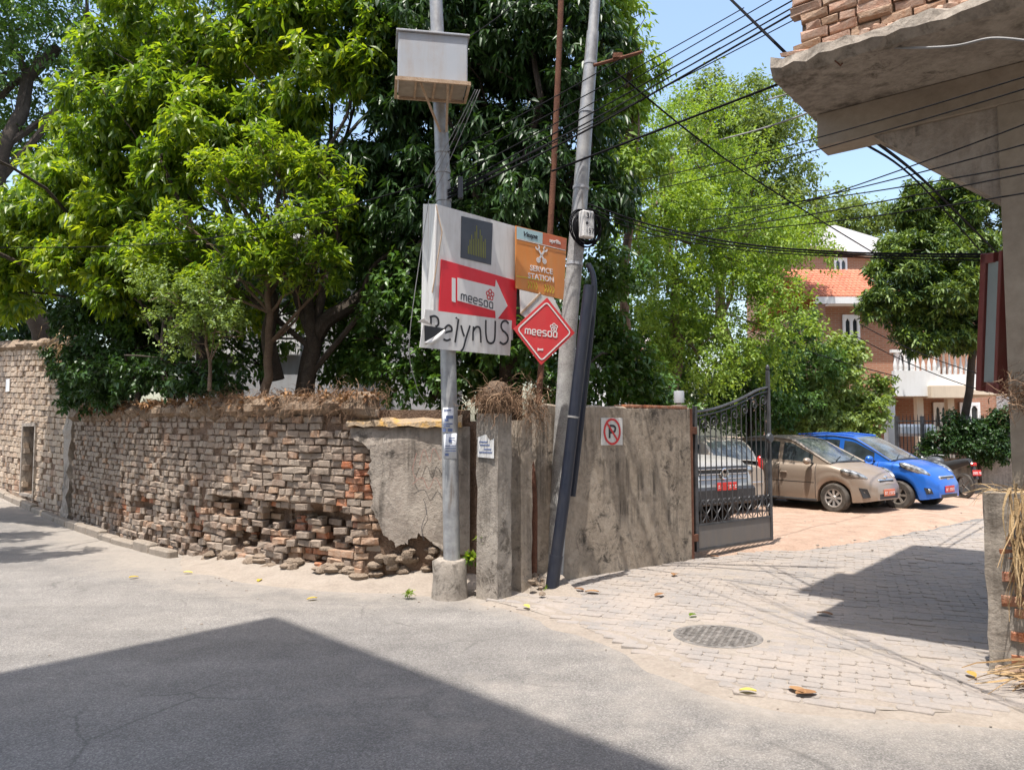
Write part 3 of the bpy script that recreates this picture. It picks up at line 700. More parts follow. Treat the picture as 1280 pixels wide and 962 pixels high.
_px = fpt(-.06, 0, -.07); _tx = nrm(fpt(.5, 0, 0) - fpt(0, 0, 0)); _ty = nrm(fpt(0, 0, .5) - fpt(0, 0, 0))
CP_ = (_px, _tx, _ty)
# kerb stones in front of the left walls
kb = thing('kerb', 'row of low worn kerb stones at the foot of the left walls', 'kerb', (*WALL[-1], 0), kind='structure')
KP = Path([(x, y) for x, y in (list(WALL[4:]) + list(FAR[1:2]))]); s = .35; rg = random.Random(3)
while s < KP.len - .6:
    L = rg.uniform(.55, .8); p, tg = KP.at(s + L / 2); nout = np.array([-tg[1], tg[0]]); m = MB()
    q = p + nout * .19
    m.box((q[0], q[1], .03 + rise(q[0]) + rg.gauss(0, .012)), (L - .02, .14, .15), (tg[0] + rg.gauss(0, .02), tg[1] + rg.gauss(0, .02), (.05 if q[0] < -7.9 else 0) + rg.gauss(0, .012)), bev=.022); m.build('kerb_stone', M['kerb'], kb); s += L
# ------------------------------------------------------------------ pillar group and yard wall
pc = G(622, 752); f1 = nrm([.62, .78, 0]); f2 = nrm([-.80, .60, 0])
t = thing('concrete_pillar', 'rough rotated concrete gate pillar topped by hanging roots', 'pillar', pc)
HP = 1.78; wR, wL = .21, .26
def rough_box(c, ax, ay, w, d, h, seed, nseg=9, amp=.012):
    rg = np.random.default_rng(seed); m = MB(); A = []
    ring = [(0, 0), (.5, 0), (1, 0), (1, .5), (1, 1), (.5, 1), (0, 1), (0, .5)]
    for k in range(nseg + 1):
        z = h * k / nseg; j = rg.normal(0, amp, (8, 2)); A.append([c + ax * (u * w + j[i, 0]) + ay * (v * d + j[i, 1]) + np.array([0, 0, z]) for i, (u, v) in enumerate(ring)])
    for r in A: r.append(r[0])
    m.grid(np.array(A)); m.add(np.array(A[-1][:8]), [tuple(range(8))]); return m
rough_box(*CP_, .30, .2, 3.26, 15, 22, .022).build('corner_post', M['plaster'], fw)
rough_box(pc, f1, f2, wR, wL, HP, 1, 12, .004).build('shaft', M['concrete'], t)
rough_box(pc + f1 * .06 + f2 * .02 + [0, 0, HP - .005], f1, f2, wR - .04, wL + .0, .10, 2, 3, .02).build('cap', M['soil'], t)
p2 = G(649, 744) + np.array([.02, .06, 0])
t2 = thing('concrete_pillar', 'narrow mould-stained concrete wall end between pillar and rusty pipe', 'pillar', p2)
rough_box(p2, nrm([.55, .6, 0]), nrm([-.7, .7, 0]), .17, .3, 1.72, 3, 10, .004).build('shaft', M['yard_plaster'], t2)
YW0, YW1 = G(672, 733), G(866, 701); ya = nrm(YW1 - YW0); yn = np.array([-ya[1], ya[0], 0])
yl = np.linalg.norm(YW1 - YW0)
yw = thing('yard_wall', 'mould-stained plastered yard wall carrying the no parking sign', 'wall', YW0)
m = MB(); n_ = 40; A = []
rg = np.random.default_rng(9)
for k in range(n_ + 1):
    p = YW0 + ya * yl * k / n_; zt = 1.90 - .0 * k + rg.normal(0, .006); b = rg.normal(0, .004)
    A.append([p + [0, 0, -.02], p + yn * b + [0, 0, .5], p + yn * b + [0, 0, 1.2], p + yn * .0 + [0, 0, zt - .02], p + yn * .03 + [0, 0, zt], p + yn * .2 + [0, 0, zt], p + yn * .22 + [0, 0, -.02]])
m.grid(np.array(A)); m.add(A[0], [tuple(range(7))]); m.add(A[-1], [tuple(range(7))[::-1]]); o = m.build('wall_body', M['yard_plaster'], yw, True)
m = MB(); rg = random.Random(4)
for k in range(9):
    p = YW0 + ya * (yl - .12 - .125 * k) + yn * .1; m.box(p + [0, 0, 1.905], (.115, .2, .035), ya, bev=.006, tint=rg.random())
m.build('brick_course', M['brick_red'], yw)
m = MB(); a_ = np.array([*WALL[0], 0]) + np.array([-.05, .12, 0]); b_ = YW0 + np.array([.05, .15, 0]); m.box((a_ + b_) / 2 + [0, 0, .86], (np.linalg.norm(b_ - a_), .2, 1.72), b_ - a_); m.build('end_infill', M['mud'], bw)
# lamp on the wall end
lp = thing('wall_lamp', 'small grey cylinder lamp on the yard wall end beside the gate', 'lamp', YW1 - ya * .1 + yn * .1 + [0, 0, 1.92])
c = YW1 - ya * .1 + yn * .1 + [0, 0, 1.92]
m = MB(); m.lathe([(.001, .0), (.1, .0), (.1, .02), (.03, .025), (.03, .045)], c, (0, 0, 1), 16); m.build('base', M['concrete'], lp, True)
m = MB(); m.lathe([(.03, .044), (.065, .05), (.065, .19), (.06, .2), (.001, .2)], c, (0, 0, 1), 18); m.build('shade', M['box_metal'], lp, True)
# no parking sign on the yard wall
yo = YW0 - yn * .012; a0, b0 = hit(751, 522, yo, yn), hit(778, 556, yo, yn); sw = abs(np.dot(b0 - a0, ya)); sh = a0[2] - b0[2]
sc_ = (a0 + b0) / 2; t = thing('no_parking_sign', 'square white no parking plate with red ring on the yard wall', 'sign', sc_ - [0, 0, sh / 2])
m = MB(); m.box(sc_, (sw, .012, sh), ya, bev=.003); m.build('plate', M['white_sheet'], t)
def on(u, v, off): return sc_ + ya * u + np.array([0, 0, v]) - yn * (.007 + off)
R0 = sw * .36; m = MB(); ring = [on(R0 * math.cos(a), R0 * 1.12 * math.sin(a), .003) for a in np.linspace(0, 2 * math.pi, 41)]
mm = ribbon(ring, .026, -yn, .003); m.add(np.vstack(mm.v), mm.f); mm = ribbon([on(-R0 * .68, R0 * .78, .004), on(0, 0, .004), on(R0 * .68, -R0 * .78, .004)], .024, -yn, .003); m.add(np.vstack(mm.v), mm.f); m.build('ring', M['print_red'], t)
m = MB(); mm = ribbon([on(-R0 * .34, -R0 * .6, .0015), on(-R0 * .34, 0, .0015), on(-R0 * .34, R0 * .6, .0015)], .03, -yn, .0015); m.add(np.vstack(mm.v), mm.f)
mm = ribbon(smooth_path([on(R0 * x, R0 * y, .0018) for x, y in ((-.34, .52), (.1, .52), (.38, .4), (.4, .2), (.3, .02), (.05, -.06), (-.34, -.06))], 4), .028, -yn, .0015); m.add(np.vstack(mm.v), mm.f); m.build('letter', M['print_black'], t)
# ------------------------------------------------------------------ poles and pipes
PY = 7.5
def pole_pts(pp, Y): return np.array([D(x, y, Y) for x, y in pp])
base = np.array([G(564, 741)[0], PY, 0])
t = thing('utility_pole', 'grey steel pole carrying the shop signs, set in a round concrete footing', 'pole', base)
m = MB(); P = pole_pts([(565, 700), (562, 520), (559, 400), (553, 200), (545, 0)], PY); P = np.vstack([P[0] - [0, 0, .1], P[1:], P[-1] + (P[-1] - P[-2]) * .9])
m.tube(P, [.082, .08, .077, .073, .066, .06], 20); m.build('shaft', M['pole'], t, True)
m = MB(); m.lathe([(.001, .37), (.155, .365), (.168, .345), (.166, .2), (.172, .05), (.18, -.02)], base, (0, 0, 1), 26)
V = m.v[0]; V += np.random.default_rng(3).normal(0, .0035, V.shape); m.build('footing', M['concrete'], t, True)
for yb in (215, 190, 128, 250):
    c = D(553 + (yb - 200) * .03, yb, PY); m = MB(); m.lathe([(.078, -.02), (.081, -.018), (.081, .018), (.078, .02)], c, (0, 0, 1), 18); m.build('clamp_band', M['pole'], t, True)
m = MB(); c = D(573, 235, PY - .02); m.box(c + [.02, 0, 0], (.05, .06, .22), bev=.006); m.build('switch_box', M['print_dark'], t)
# notices wrapped round the pole
def wrap(name, c, r, a0, a1, z0, z1, mat, label, lines, th):
    t = thing(name, label, 'notice', c + [0, 0, z0]); m = MB(); n = 9; A = []
    for k in range(n):
        a = a0 + (a1 - a0) * k / (n - 1); j = .002 * math.sin(k * 2.1)
        A.append([c + [r * math.sin(a), -r * math.cos(a), z0 + j], c + [r * math.sin(a), -r * math.cos(a), z1 + j]])
    m.grid(np.array(A)); o = m.build('sheet', M['paper'], t, True); sd = o.modifiers.new('s', 'SOLIDIFY'); sd.thickness = .002
    m = MB(); rg = random.Random(th)
    for (zf, w, f0, f1) in lines:
        a2 = a0 + (a1 - a0) * f0; a3 = a0 + (a1 - a0) * f1; P = [c + [(r + .004) * math.sin(q), -(r + .004) * math.cos(q), z0 + (z1 - z0) * zf] for q in np.linspace(a2, a3, 7)]
        V = []; 
        for p in P: V += [p - [0, 0, w / 2], p + [0, 0, w / 2]]
        m.add(V, [(2 * i, 2 * i + 2, 2 * i + 3, 2 * i + 1) for i in range(6)])
    tag(m.build('print', M['ink'], t), kind='stuff')
pcen = D(562.5, 540, PY); pcen = np.array([pcen[0], pcen[1], 0])
wrap('paper_notice', pcen + [-.002, 0, 0], .083, -1.0, .55, 1.595, 1.84, M['paper'], 'upper blue-printed paper notice pasted on the sign pole', [(.9, .012, .2, .8), (.62, .03, .4, .95), (.5, .025, .3, .6), (.35, .012, .2, .9), (.26, .012, .2, .7), (.1, .03, .1, .4), (.1, .03, .55, .9)], 1)
wrap('paper_notice', pcen + [.004, 0, 0], .0835, -.8, .95, 1.345, 1.59, M['paper'], 'lower faded paper notice pasted on the sign pole', [(.82, .01, .4, .8), (.7, .03, .4, .6), (.5, .008, .15, .9), (.4, .008, .15, .9), (.3, .008, .15, .9), (.15, .025, .15, .4)], 2)
t = thing('paper_notice', 'torn white notice pasted on the shaded side of the concrete pillar', 'notice', pc + f2 * .1 + [0, 0, 1.36])
q = pc + f2 * .03 - f1 * .022; m = MB()
m.prism([q + [0, 0, 1.35], q + f2 * .2 + [0, 0, 1.36], q + f2 * .2 + [0, 0, 1.55], q + f2 * .1 + [0, 0, 1.58], q + f2 * .05 + [0, 0, 1.52], q + [0, 0, 1.54]], f1 * .004); m.build('sheet', M['white_sheet'], t)
m = MB(); q2 = q - f1 * .003
for z, u0, u1 in ((1.40, .02, .18), (1.43, .03, .12), (1.47, .05, .17), (1.50, .08, .18)): m.prism([q2 + f2 * u0 + [0, 0, z], q2 + f2 * u1 + [0, 0, z], q2 + f2 * u1 + [0, 0, z + .012], q2 + f2 * u0 + [0, 0, z + .012]], f1 * .002)
tag(m.build('print', M['ink'], t), kind='stuff')
# leaning pole
LY = 8.15
lb = np.array([*G(694, 733)[:2], 0]); lb[1] = LY
t = thing('utility_pole', 'leaning tapered silver pole behind the black pipe, bearing a number box', 'pole', lb)
P = pole_pts([(692, 722), (710, 420), (724, 265), (733, 140), (741, 40), (747, -40), (760, -200)], LY); P[0] = P[0] - [0, 0, .05]
m = MB(); m.tube(P[:3], [.095, .09, .086], 18); m.build('lower_shaft', M['flaky'], t, True)
m = MB(); m.tube(np.array([P[2] - (P[3] - P[2]) * .02, P[3], P[4]]), [.084, .078, .066], 18); m.build('middle_shaft', M['pole'], t, True)
m = MB(); m.tube(np.array([P[4] - (P[5] - P[4]) * .05, P[5], P[6]]), [.058, .055, .05], 18); m.build('upper_shaft', M['pole'], t, True)
for py, r in ((140, .085), (235, .09), (80, .076), (330, .093)):
    px = np.interp(py, [40, 140, 265, 420], [741, 733, 724, 710]); c = D(px, py, LY); m = MB(); m.lathe([(r - .005, -.018), (r, -.015), (r, .015), (r - .005, .018)], c, P[3] - P[2], 18); m.build('clamp_band', M['box_metal'], t, True)
m = MB(); c = D(742, 82, LY - .05); e = D(803, 65, LY - .35); m.tube([c, e], .018, 6); m.box((c + e) / 2 + [0, 0, .03], (.1, .06, .05)); m.build('bracket_arm', M['rust'], t)
# number box and coil
nb = D(733, 281, LY - .16); t = thing('number_box', 'small white meter box marked 3/1 and 157 on the leaning pole', 'box', nb - [0, 0, .15])
bax = nrm([.86, .5, 0]); bn = np.array([bax[1], -bax[0], 0]); m = MB(); m.box(nb, (.15, .09, .29), bax, bev=.012); m.build('case', M['white_sheet'], t)
m = MB(); c = nb + bn * .046 + bax * -.025 + [0, 0, .005]; m.lathe([(.0005, .004), (.016, .004), (.016, -.004)], c, bn, 12); m.build('knob', M['print_black'], t)
def text_obj(txt, size, O, ax, up, n, mat, name, parent, off=.003, th=.0015, shear=0, sx=1, align='CENTER', bold=0):
    cu = bpy.data.curves.new('t', 'FONT'); cu.body = txt; cu.size = size; cu.extrude = th; cu.align_x = align; cu.align_y = 'CENTER'; cu.shear = shear; cu.offset = bold; cu.resolution_u = 3
    o = bpy.data.objects.new('t', cu); COL.objects.link(o); bpy.context.view_layer.update()
    me = bpy.data.meshes.new_from_object(o.evaluated_get(bpy.context.evaluated_depsgraph_get())); bpy.data.objects.remove(o); bpy.data.curves.remove(cu)
    ax, up, n = nrm(ax), nrm(up), nrm(n); O = np.asarray(O) + n * off - ORG[parent.name]
    Mx = Matrix(((ax[0] * sx, up[0], n[0], O[0]), (ax[1] * sx, up[1], n[1], O[1]), (ax[2] * sx, up[2], n[2], O[2]), (0, 0, 0, 1))); me.transform(Mx)
    me.materials.clear(); me.materials.append(mat); me.name = name; return link_mesh(name, me, parent)
UP = np.array([0, 0, 1.])
text_obj('3/1', .085, nb + bn * .045 + bax * .02 + [0, 0, .085], bax, UP, bn, M['print_black'], 'lettering', t, bold=.001)
text_obj('157', .075, nb + bn * .045 + bax * .012 + [0, 0, -.075], bax, UP, bn, M['print_dark'], 'lettering', t)
t = thing('cable_coil', 'coil of spare black cable hung behind the number box', 'cable', nb + [.02, .06, -.35])
cc = nb + np.array([.01, .07, -.02]); rg = np.random.default_rng(6)
for k in range(9):
    r = rg.uniform(.15, .2); ph = rg.random() * 6; o_ = rg.normal(0, .02, 3); P = [cc + o_ + bax * r * .95 * math.cos(a) + UP * r * 1.05 * math.sin(a) + bn * (.01 * math.sin(2 * a + ph)) for a in np.linspace(ph, ph + 2 * math.pi, 26)]
    m = MB(); m.tube(P, .0085, 5, False); m.build('loop', M['cable'], t, True)
# black pipe with its sleeve, second one behind it
def pipe(name, label, pts, Y0, Y1, r, mat):
    P = np.array([D(x, y, Y0[i] if isinstance(Y0, list) else Y0 + (Y1 - Y0) * i / (len(pts) - 1)) for i, (x, y) in enumerate(pts)])
    t = thing(name, label, 'pipe', P[0]); m = MB(); Q = smooth_path(P, 5); m.tube(Q, r, 18); m.build('tube', mat, t, True); return t, P
t, P = pipe('black_pipe', 'thick blue-black plastic pipe leaning beside the silver pole', [(690, 734), (708, 600), (722, 480), (737, 357)], 7.72, 7.78, .060, M['black_pipe'])
m = MB(); d = nrm(P[1] - P[0]); m.tube([P[0] - d * .04, P[0] + d * .32], .067, 18); m.build('sleeve', M['black_pipe'], t, True)
m = MB(); q = P[0] + (P[2] - P[0]) * .83; m.tube([q, q + d * .02], .063, 18); m.build('band', M['cable_grey'], t, True)
pipe('black_pipe', 'slimmer black conduit standing just behind the thick leaning pipe', [(716, 620), (732, 480), (743, 362), (735, 330)], 7.93, 7.96, .03, M['black_pipe'])
pipe('rusty_pipe', 'thin rusty red pipe rising from the pillar past the orange sign', [(667, 738), (670, 560), (679, 420), (690, 250), (699, 60), (704, -80)], [7.95, 8.1, 8.42, 8.5, 8.5, 8.5], 0, .034, M['rust'])
# metal box high on the sign pole
bx_c = D(540, 82, PY - .30); ax = nrm([.97, -.22, 0]); ax = nrm([.985, .17, 0]); ay = np.array([-ax[1], ax[0], 0])
t = thing('junction_box', 'dented grey steel cabinet on a rusty tray high on the sign pole', 'box', bx_c - [0, 0, .28])
m = MB(); m.box(bx_c, (.66, .34, .46), ax, ay, bev=.01); m.build('cabinet', M['box_metal'], t)
m = MB(); m.box(bx_c + [0, 0, .235], (.70, .38, .02), ax, ay, bev=.004); m.build('lid', M['box_metal'], t)
for sx in (-1, 1):
    m = MB(); m.box(bx_c + ax * sx * .345 - [0, 0, .25], (.025, .42, .035), ax, ay); m.build('tray_rail', M['rust_pale'], t)
for sy in (-1, 1):
    m = MB(); m.box(bx_c + ay * sy * .205 - [0, 0, .25], (.66, .022, .035), ax, ay); m.build('tray_rail', M['rust_pale'], t)
for sx in (-.16, .02, .19):
    m = MB(); m.box(bx_c + ax * sx - [0, 0, .245], (.02, .38, .02), ax, ay); m.build('tray_slat', M['rust_pale'], t)
m = MB(); m.box(bx_c - [0, 0, .237], (.64, .38, .012), ax, ay); m.build('tray', M['soffit'], t)
pf = D(555, 168, PY)
for u in (-.12, .14):
    m = MB(); m.tube([bx_c + ax * u - ay * .16 - [0, 0, .25], np.array([pf[0] + (.03 if u > 0 else -.03), PY - .07, pf[2]])], .013, 5); m.build('strut', M['rust_pale'], t)

# ------------------------------------------------------------------ signs
SA = nrm([.69, .724, 0]); SN = np.array([SA[1], -SA[0], 0]); SO = D(549, 300, 7.28)
def quad(m, pts, O, n, off, th):
    P = [hit(x, y, O + n * off, n) for x, y in pts]; m.prism(P[::-1], -n * th); return P
# big white board with the folded edge, in front of the pole
t = thing('white_signboard', 'tall faded white board with a dark square emblem, bent round the sign pole', 'sign', hit(560, 400, SO, SN))
m = MB(); P = quad(m, [(545, 255), (645, 283), (641, 425), (540, 405)], SO, SN, 0, .012); m.build('panel', M['white_sheet'], t)
m = MB(); pA, pB = P[0], P[3]; pC = D(529, 255, 7.62); pD = D(526, 425, 7.58)
m.prism([pA, pC, pD, pB], np.array([.012, .004, 0])); m.build('folded_edge', M['white_sheet'], t)
m = MB(); q0 = D(537, 258, 7.45); q1 = D(534, 420, 7.43); m.tube([q0, q1], .01, 5); m.tube([pA + [0, 0, -.01], pA + [.06, .0, -.28], pB + [0.0, 0, .3]], .006, 4); m.build('edge_bar', M['rust_pale'], t)
m = MB(); quad(m, [(577, 270), (616, 279), (614, 331), (576, 322)], SO, SN, .006, .004); lg = m.build('emblem', M['print_dark'], t)
hts = [.25, .45, .62, .5, .75, .95, .55, .85, .68, .5, .6]
m = MB()
for k, h in enumerate(hts):
    x = 585.5 + k * 2.1; yb = 317 + (x - 585) * .27; yt = yb - 40 * h
    mm = ribbon([hit(x, yb, SO + SN * .009, SN), hit(x, (yt + yb) / 2, SO + SN * .009, SN), hit(x, yt, SO + SN * .009, SN)], .0075, SN, .002); m.add(np.vstack(mm.v), mm.f)
m.build('stripe', M['print_lime'], lg)
LET = {'m': ([[(0, 0), (0, 1)], [(0, .75), (.08, .95), (.22, 1), (.38, .95), (.45, .75), (.45, 0)], [(.45, .75), (.55, .95), (.68, 1), (.82, .95), (.9, .75), (.9, 0)]], 1.2),
       'e': ([[(.0, .48), (.62, .48), (.62, .85), (.5, 1), (.14, 1), (0, .85), (0, .15), (.14, 0), (.62, 0)]], .93),
       's': ([[(.6, 1), (.14, 1), (0, .88), (0, .62), (.14, .52), (.5, .48), (.62, .36), (.62, .12), (.5, 0), (0, 0)]], .93),
       'a': ([[(.62, 0), (.62, .88), (.5, 1), (.14, 1), (0, .85), (0, .15), (.14, 0), (.62, 0)]], .95)}
def stroke_word(word, fn, w, n, letters=LET, gap=0, th=.002):
    m = MB(); x = 0
    for ch in word:
        S, adv = letters[ch]
        for s in S:
            P = [fn(x + u, v) for u, v in s]
            if len(P) == 2: P = [P[0], (P[0] + P[1]) / 2, P[1]]
            # densify so that corners stay crisp
            Q = []
            for a, b in zip(P[:-1], P[1:]):
                for q in (0, .5): Q.append(a + (b - a) * q)
            Q.append(P[-1]); mm = ribbon(Q, w, n, th); m.add(np.vstack(mm.v), mm.f)
        x += adv + gap
    return m, x
def plane_fn(p0, p1, p2, O, n, wid):
    """maps letter units to the plane: p0 baseline start, p1 baseline end (after wid units), p2 top of x-height at start"""
    a, b, c = [hit(*p, O, n) for p in (p0, p1, p2)]
    return lambda u, v: a + (b - a) * (u / wid) + (c - a) * v
# red arrow sign
t = thing('arrow_sign', 'red sign with a big white arrow lettered meesaa on the white board', 'sign', hit(598, 395, SO + SN * .02, SN))
m = MB(); quad(m, [(552, 324), (646, 351), (645, 412), (549, 392)], SO, SN, .02, .012); m.build('panel', M['red_sign'], t)
m = MB(); quad(m, [(572, 347), (619, 358.5), (620, 349.5), (634.5, 382), (620, 401), (619, 388.5), (572, 375.5)], SO, SN, .024, .003); m.build('arrow', M['print_white'], t)
m = MB(); quad(m, [(565, 347), (569.5, 348), (569.5, 378), (565, 376.5)], SO, SN, .024, .003); m.build('arrow_tail', M['print_white'], t)
wd = 1.2 + .93 * 3 + .95 + .62
fn = plane_fn((576.5, 374.5), (616, 385.5), (576.8, 367.0), SO + SN * .027, SN, wd); m, _ = stroke_word('meesaa', fn, .012, SN); m.build('lettering', M['print_dark'], t)
m = MB(); fc = hit(612.8, 368.5, SO + SN * .027, SN)
for k in range(5):
    a = 2 * math.pi * k / 5 + .3; q = fc + (SA * math.cos(a) + UP * math.sin(a)) * .036; mm = ribbon([q + (SA * math.cos(b) + UP * math.sin(b)) * .021 for b in np.linspace(0, 2 * math.pi, 12)], .011, SN, .002); m.add(np.vstack(mm.v), mm.f)
m.build('flower', M['print_red'], t)
# hand-lettered banner below, its left part peeled
BO = SO + SN * .045
t = thing('banner_sign', 'white banner lettered RelynUS with a peeled torn left corner', 'sign', hit(580, 440, BO, SN))
m = MB(); quad(m, [(531.5, 386.5), (640, 400.5), (637.5, 444.5), (524.5, 434)], BO, SN, 0, .006); m.build('panel', M['white_sheet'], t)
m = MB(); quad(m, [(530.5, 406.5), (556, 410.5), (553, 415), (531, 426.5)], BO, SN, .003, .002); m.build('torn_patch', M['print_black'], t)
m = MB(); A_ = []
for (xa_, ya_, xb_, yb_) in ((531, 428, 533.5, 429.5), (537, 424.5, 541.5, 430), (544, 420, 549, 426), (551, 414.5, 555, 420), (555.5, 411.5, 557, 414)):
    A_.append([hit(xa_ + (xb_ - xa_) * f_, ya_ + (yb_ - ya_) * f_, BO + SN * (.004 + .016 * math.sin(math.pi * f_ * .9)), SN) for f_ in np.linspace(0, 1, 6)])
m.grid(np.array(A_)); m.build('peeled_roll', M['white_sheet'], t, True)
m = MB(); a, b, c_ = hit(522, 402, BO + SN * .03, SN), hit(541, 407, BO + SN * .012, SN), hit(529, 398, BO + SN * .05, SN); m.prism([a, b, c_], SN * .004); m.build('peeled_flap', M['print_white'], t)
a, b, c_, d_ = [hit(x, y, BO + SN * .02, SN) for x, y in ((567, 432.5), (598, 421), (600, 427), (570, 436))]
m = MB(); A_ = []
for (xa_, ya_, xb_, yb_) in ((565, 433.5, 566, 434.5), (576, 429, 577, 434.5), (588, 424, 590, 430), (598, 420.5, 599.5, 424.5)):
    A_.append([hit(xa_ + (xb_ - xa_) * f_, ya_ + (yb_ - ya_) * f_, BO + SN * (.004 + .006 * math.sin(math.pi * f_ * .9)), SN) for f_ in np.linspace(0, 1, 5)])

LR = {'R': ([[(.05, .86), (.07, .7), (.06, .56)], [(.0, .83), (.25, .88), (.42, .8), (.46, .62), (.38, .52), (.3, .5)]], .72),
      'e': ([[(.06, .28), (.28, .34), (.44, .38), (.42, .52), (.25, .58), (.08, .45), (.0, .25)], [(.02, .04), (.2, 0), (.4, .06)]], .62),
      'l': ([[(.02, -.05), (.1, .4), (.18, .86)]], .32), 'y': ([[(0, .62), (.1, .38), (.2, .2)], [(.5, .64), (.3, .15), (.16, -.25), (.02, -.38)]], .68),
      'n': ([[(0, .06), (.0, .35), (.02, .62)], [(.02, .45), (.16, .6), (.34, .6), (.42, .45), (.46, 0)]], .72), 'U': ([[(0, .92), (0.02, .4), (.12, .08), (.32, .0), (.5, .08), (.56, .3), (.56, .92)]], .86),
      'S': ([[(.52, .86), (.36, .96), (.16, .92), (.06, .76), (.14, .58), (.36, .46), (.5, .3), (.44, .1), (.22, 0), (.0, .08)]], .6)}
wd = sum(LR[c][1] for c in 'RelynUS'); 
fn = plane_fn((536.5, 424), (637, 430.5), (537.5, 390.5), BO + SN * .004, SN, wd)
m = MB(); x = 0
for ch in 'RelynUS':
    for s in LR[ch][0]:
        mm = ribbon(smooth_path([fn(x + u, v) for u, v in s], 5), .021, SN, .002); m.add(np.vstack(mm.v), mm.f)
    x += LR[ch][1]
x0 = LR['R'][1] + LR['e'][1]; m.prism([fn(x0 - .02, .88), fn(x0 + .12, .84), fn(x0 + .08, .94)], -SN * .002)
m.build('lettering', M['print_black'], t)
# orange service sign
OA = nrm([.76, .65, 0]); ON = np.array([OA[1], -OA[0], 0]); OO = D(646, 320, 7.98)
t = thing('service_sign', 'orange service station sign with pale blue corner panel', 'sign', hit(676, 374, OO, ON))
m = MB(); quad(m, [(645, 282), (708.5, 298), (704.5, 374.5), (645, 360)], OO, ON, 0, .015); m.build('panel', M['orange_sign'], t)
m = MB(); quad(m, [(646, 283), (678.5, 291), (678, 305), (646, 297.5)], OO, ON, .003, .002); m.build('blue_panel', M['blue_pale'], t)
m = MB(); quad(m, [(678.8, 291), (708.2, 298.6), (707.4, 312), (678.3, 305)], OO, ON, .003, .002); m.build('dark_panel', M['orange_dark'], t)
m = MB(); mm = ribbon([hit(x, y, OO + ON * .006, ON) for x, y in ((646, 298.3), (677, 305.6), (707, 313))], .008, ON, .002); m.add(np.vstack(mm.v), mm.f); m.build('rule', M['print_white'], t)
m = MB(); mm = ribbon([hit(x, y, OO + ON * .004, ON) for x, y in ((645.5, 345), (665, 348.3), (682, 351))], .012, ON, .002); m.add(np.vstack(mm.v), mm.f); m.build('rule', M['print_yellow'], t)
text_obj('Vespa', .072, hit(662, 294.2, OO, ON), OA, UP, ON, M['print_black'], 'lettering', t, .005, shear=.35, sx=1.25, bold=.0012)
text_obj('aprilia', .062, hit(693.5, 302, OO, ON), OA, UP, ON, M['print_white'], 'lettering', t, .005, sx=1.15, bold=.0015)
text_obj('SERVICE', .085, hit(676.5, 337.5, OO, ON), OA, UP, ON, M['print_white'], 'lettering', t, .004, sx=1.1, bold=.0012)
text_obj('STATION', .085, hit(676, 347.5, OO, ON), OA, UP, ON, M['print_white'], 'lettering', t, .006, sx=1.1, bold=.0012)
m = MB(); cw = hit(677, 319, OO + ON * .005, ON)
for sg in (-1, 1):
    d = nrm(OA * sg * .75 + UP); p0, p1 = cw - d * .085, cw + d * .085; mm = ribbon([p0, cw, p1], .022, ON, .002); m.add(np.vstack(mm.v), mm.f)
    mm = ribbon([p0 + d * .01 + (OA * math.cos(a) + UP * math.sin(a)) * .024 for a in np.linspace(0, 2 * math.pi, 12)], .014, ON, .002); m.add(np.vstack(mm.v), mm.f)
    a0 = math.atan2(1, sg * .75); mm = ribbon([p1 + (OA * math.cos(a) + UP * math.sin(a)) * .026 + d * .012 for a in np.linspace(a0 + .8, a0 + 2 * math.pi - .8, 10)], .016, ON, .002); m.add(np.vstack(mm.v), mm.f)
m.build('crossed_tools', M['print_white'], t)
m = MB()
for (x0, y0) in ((660, 355.5), (681, 360)):
    for k in range(4):
        c = hit(x0 + k * 3.3, y0 + k * .75, OO + ON * .005, ON); mm = ribbon([c + UP * .04, c + OA * .022, c - UP * .04], .011, ON, .002); m.add(np.vstack(mm.v), mm.f)
m.build('chevrons', M['print_yellow'], t)
# tilted blank board half hidden behind
TA = nrm([.85, .5, 0]); TN = np.array([TA[1], -TA[0], 0]); TO = D(665, 385, 8.03)
t = thing('blank_board', 'weathered blank board tilted between the orange sign and the red diamond', 'sign', hit(680, 420, TO, TN))
m = MB(); quad(m, [(650, 362), (692, 372), (702, 392), (676, 412), (651, 392)], TO, TN, 0, .012); m.build('panel', M['white_sheet'], t)
m = MB(); mm = ribbon([hit(x, y, TO + TN * .006, TN) for x, y in ((651, 392), (672, 371), (676, 366))], .02, TN, .01); m.add(np.vstack(mm.v), mm.f); m.build('batten', M['rust_pale'], t)
# red diamond sign
DA = nrm([.93, .36, 0]); DN = np.array([DA[1], -DA[0], 0]); DO = D(680, 414, 7.74)
t = thing('diamond_sign', 'red diamond sign lettered meesaa with white outline', 'sign', hit(678, 456, DO, DN))
dia = [(684, 372), (718.5, 416), (676.5, 456), (642, 411)]
m = MB(); quad(m, dia, DO, DN, 0, .012); m.build('panel', M['diamond_red'], t)
ctr = np.mean(dia, axis=0); m = MB()
inn = [ctr + (np.array(p) - ctr) * .87 for p in dia]; pts = []
for k in range(4):
    a, b, c = inn[k - 1], inn[k], inn[(k + 1) % 4]
    for q in np.linspace(0, 1, 5): pts.append((1 - q) ** 2 * (b + (a - b) * .09) + 2 * q * (1 - q) * b + q * q * (b + (c - b) * .09))
pts.append(pts[0]); mm = ribbon([hit(x, y, DO + DN * .004, DN) for x, y in pts], .013, DN, .002); m.add(np.vstack(mm.v), mm.f); m.build('outline', M['print_white'], t)
wd = 1.2 + .93 * 3 + .95 + .62
fn = plane_fn((656.5, 417), (696, 421.5), (656.8, 410.5), DO + DN * .004, DN, wd); m, _ = stroke_word('meesaa', fn, .0115, DN); m.build('lettering', M['print_white'], t)
m = MB(); fc = hit(692.5, 409, DO + DN * .004, DN)
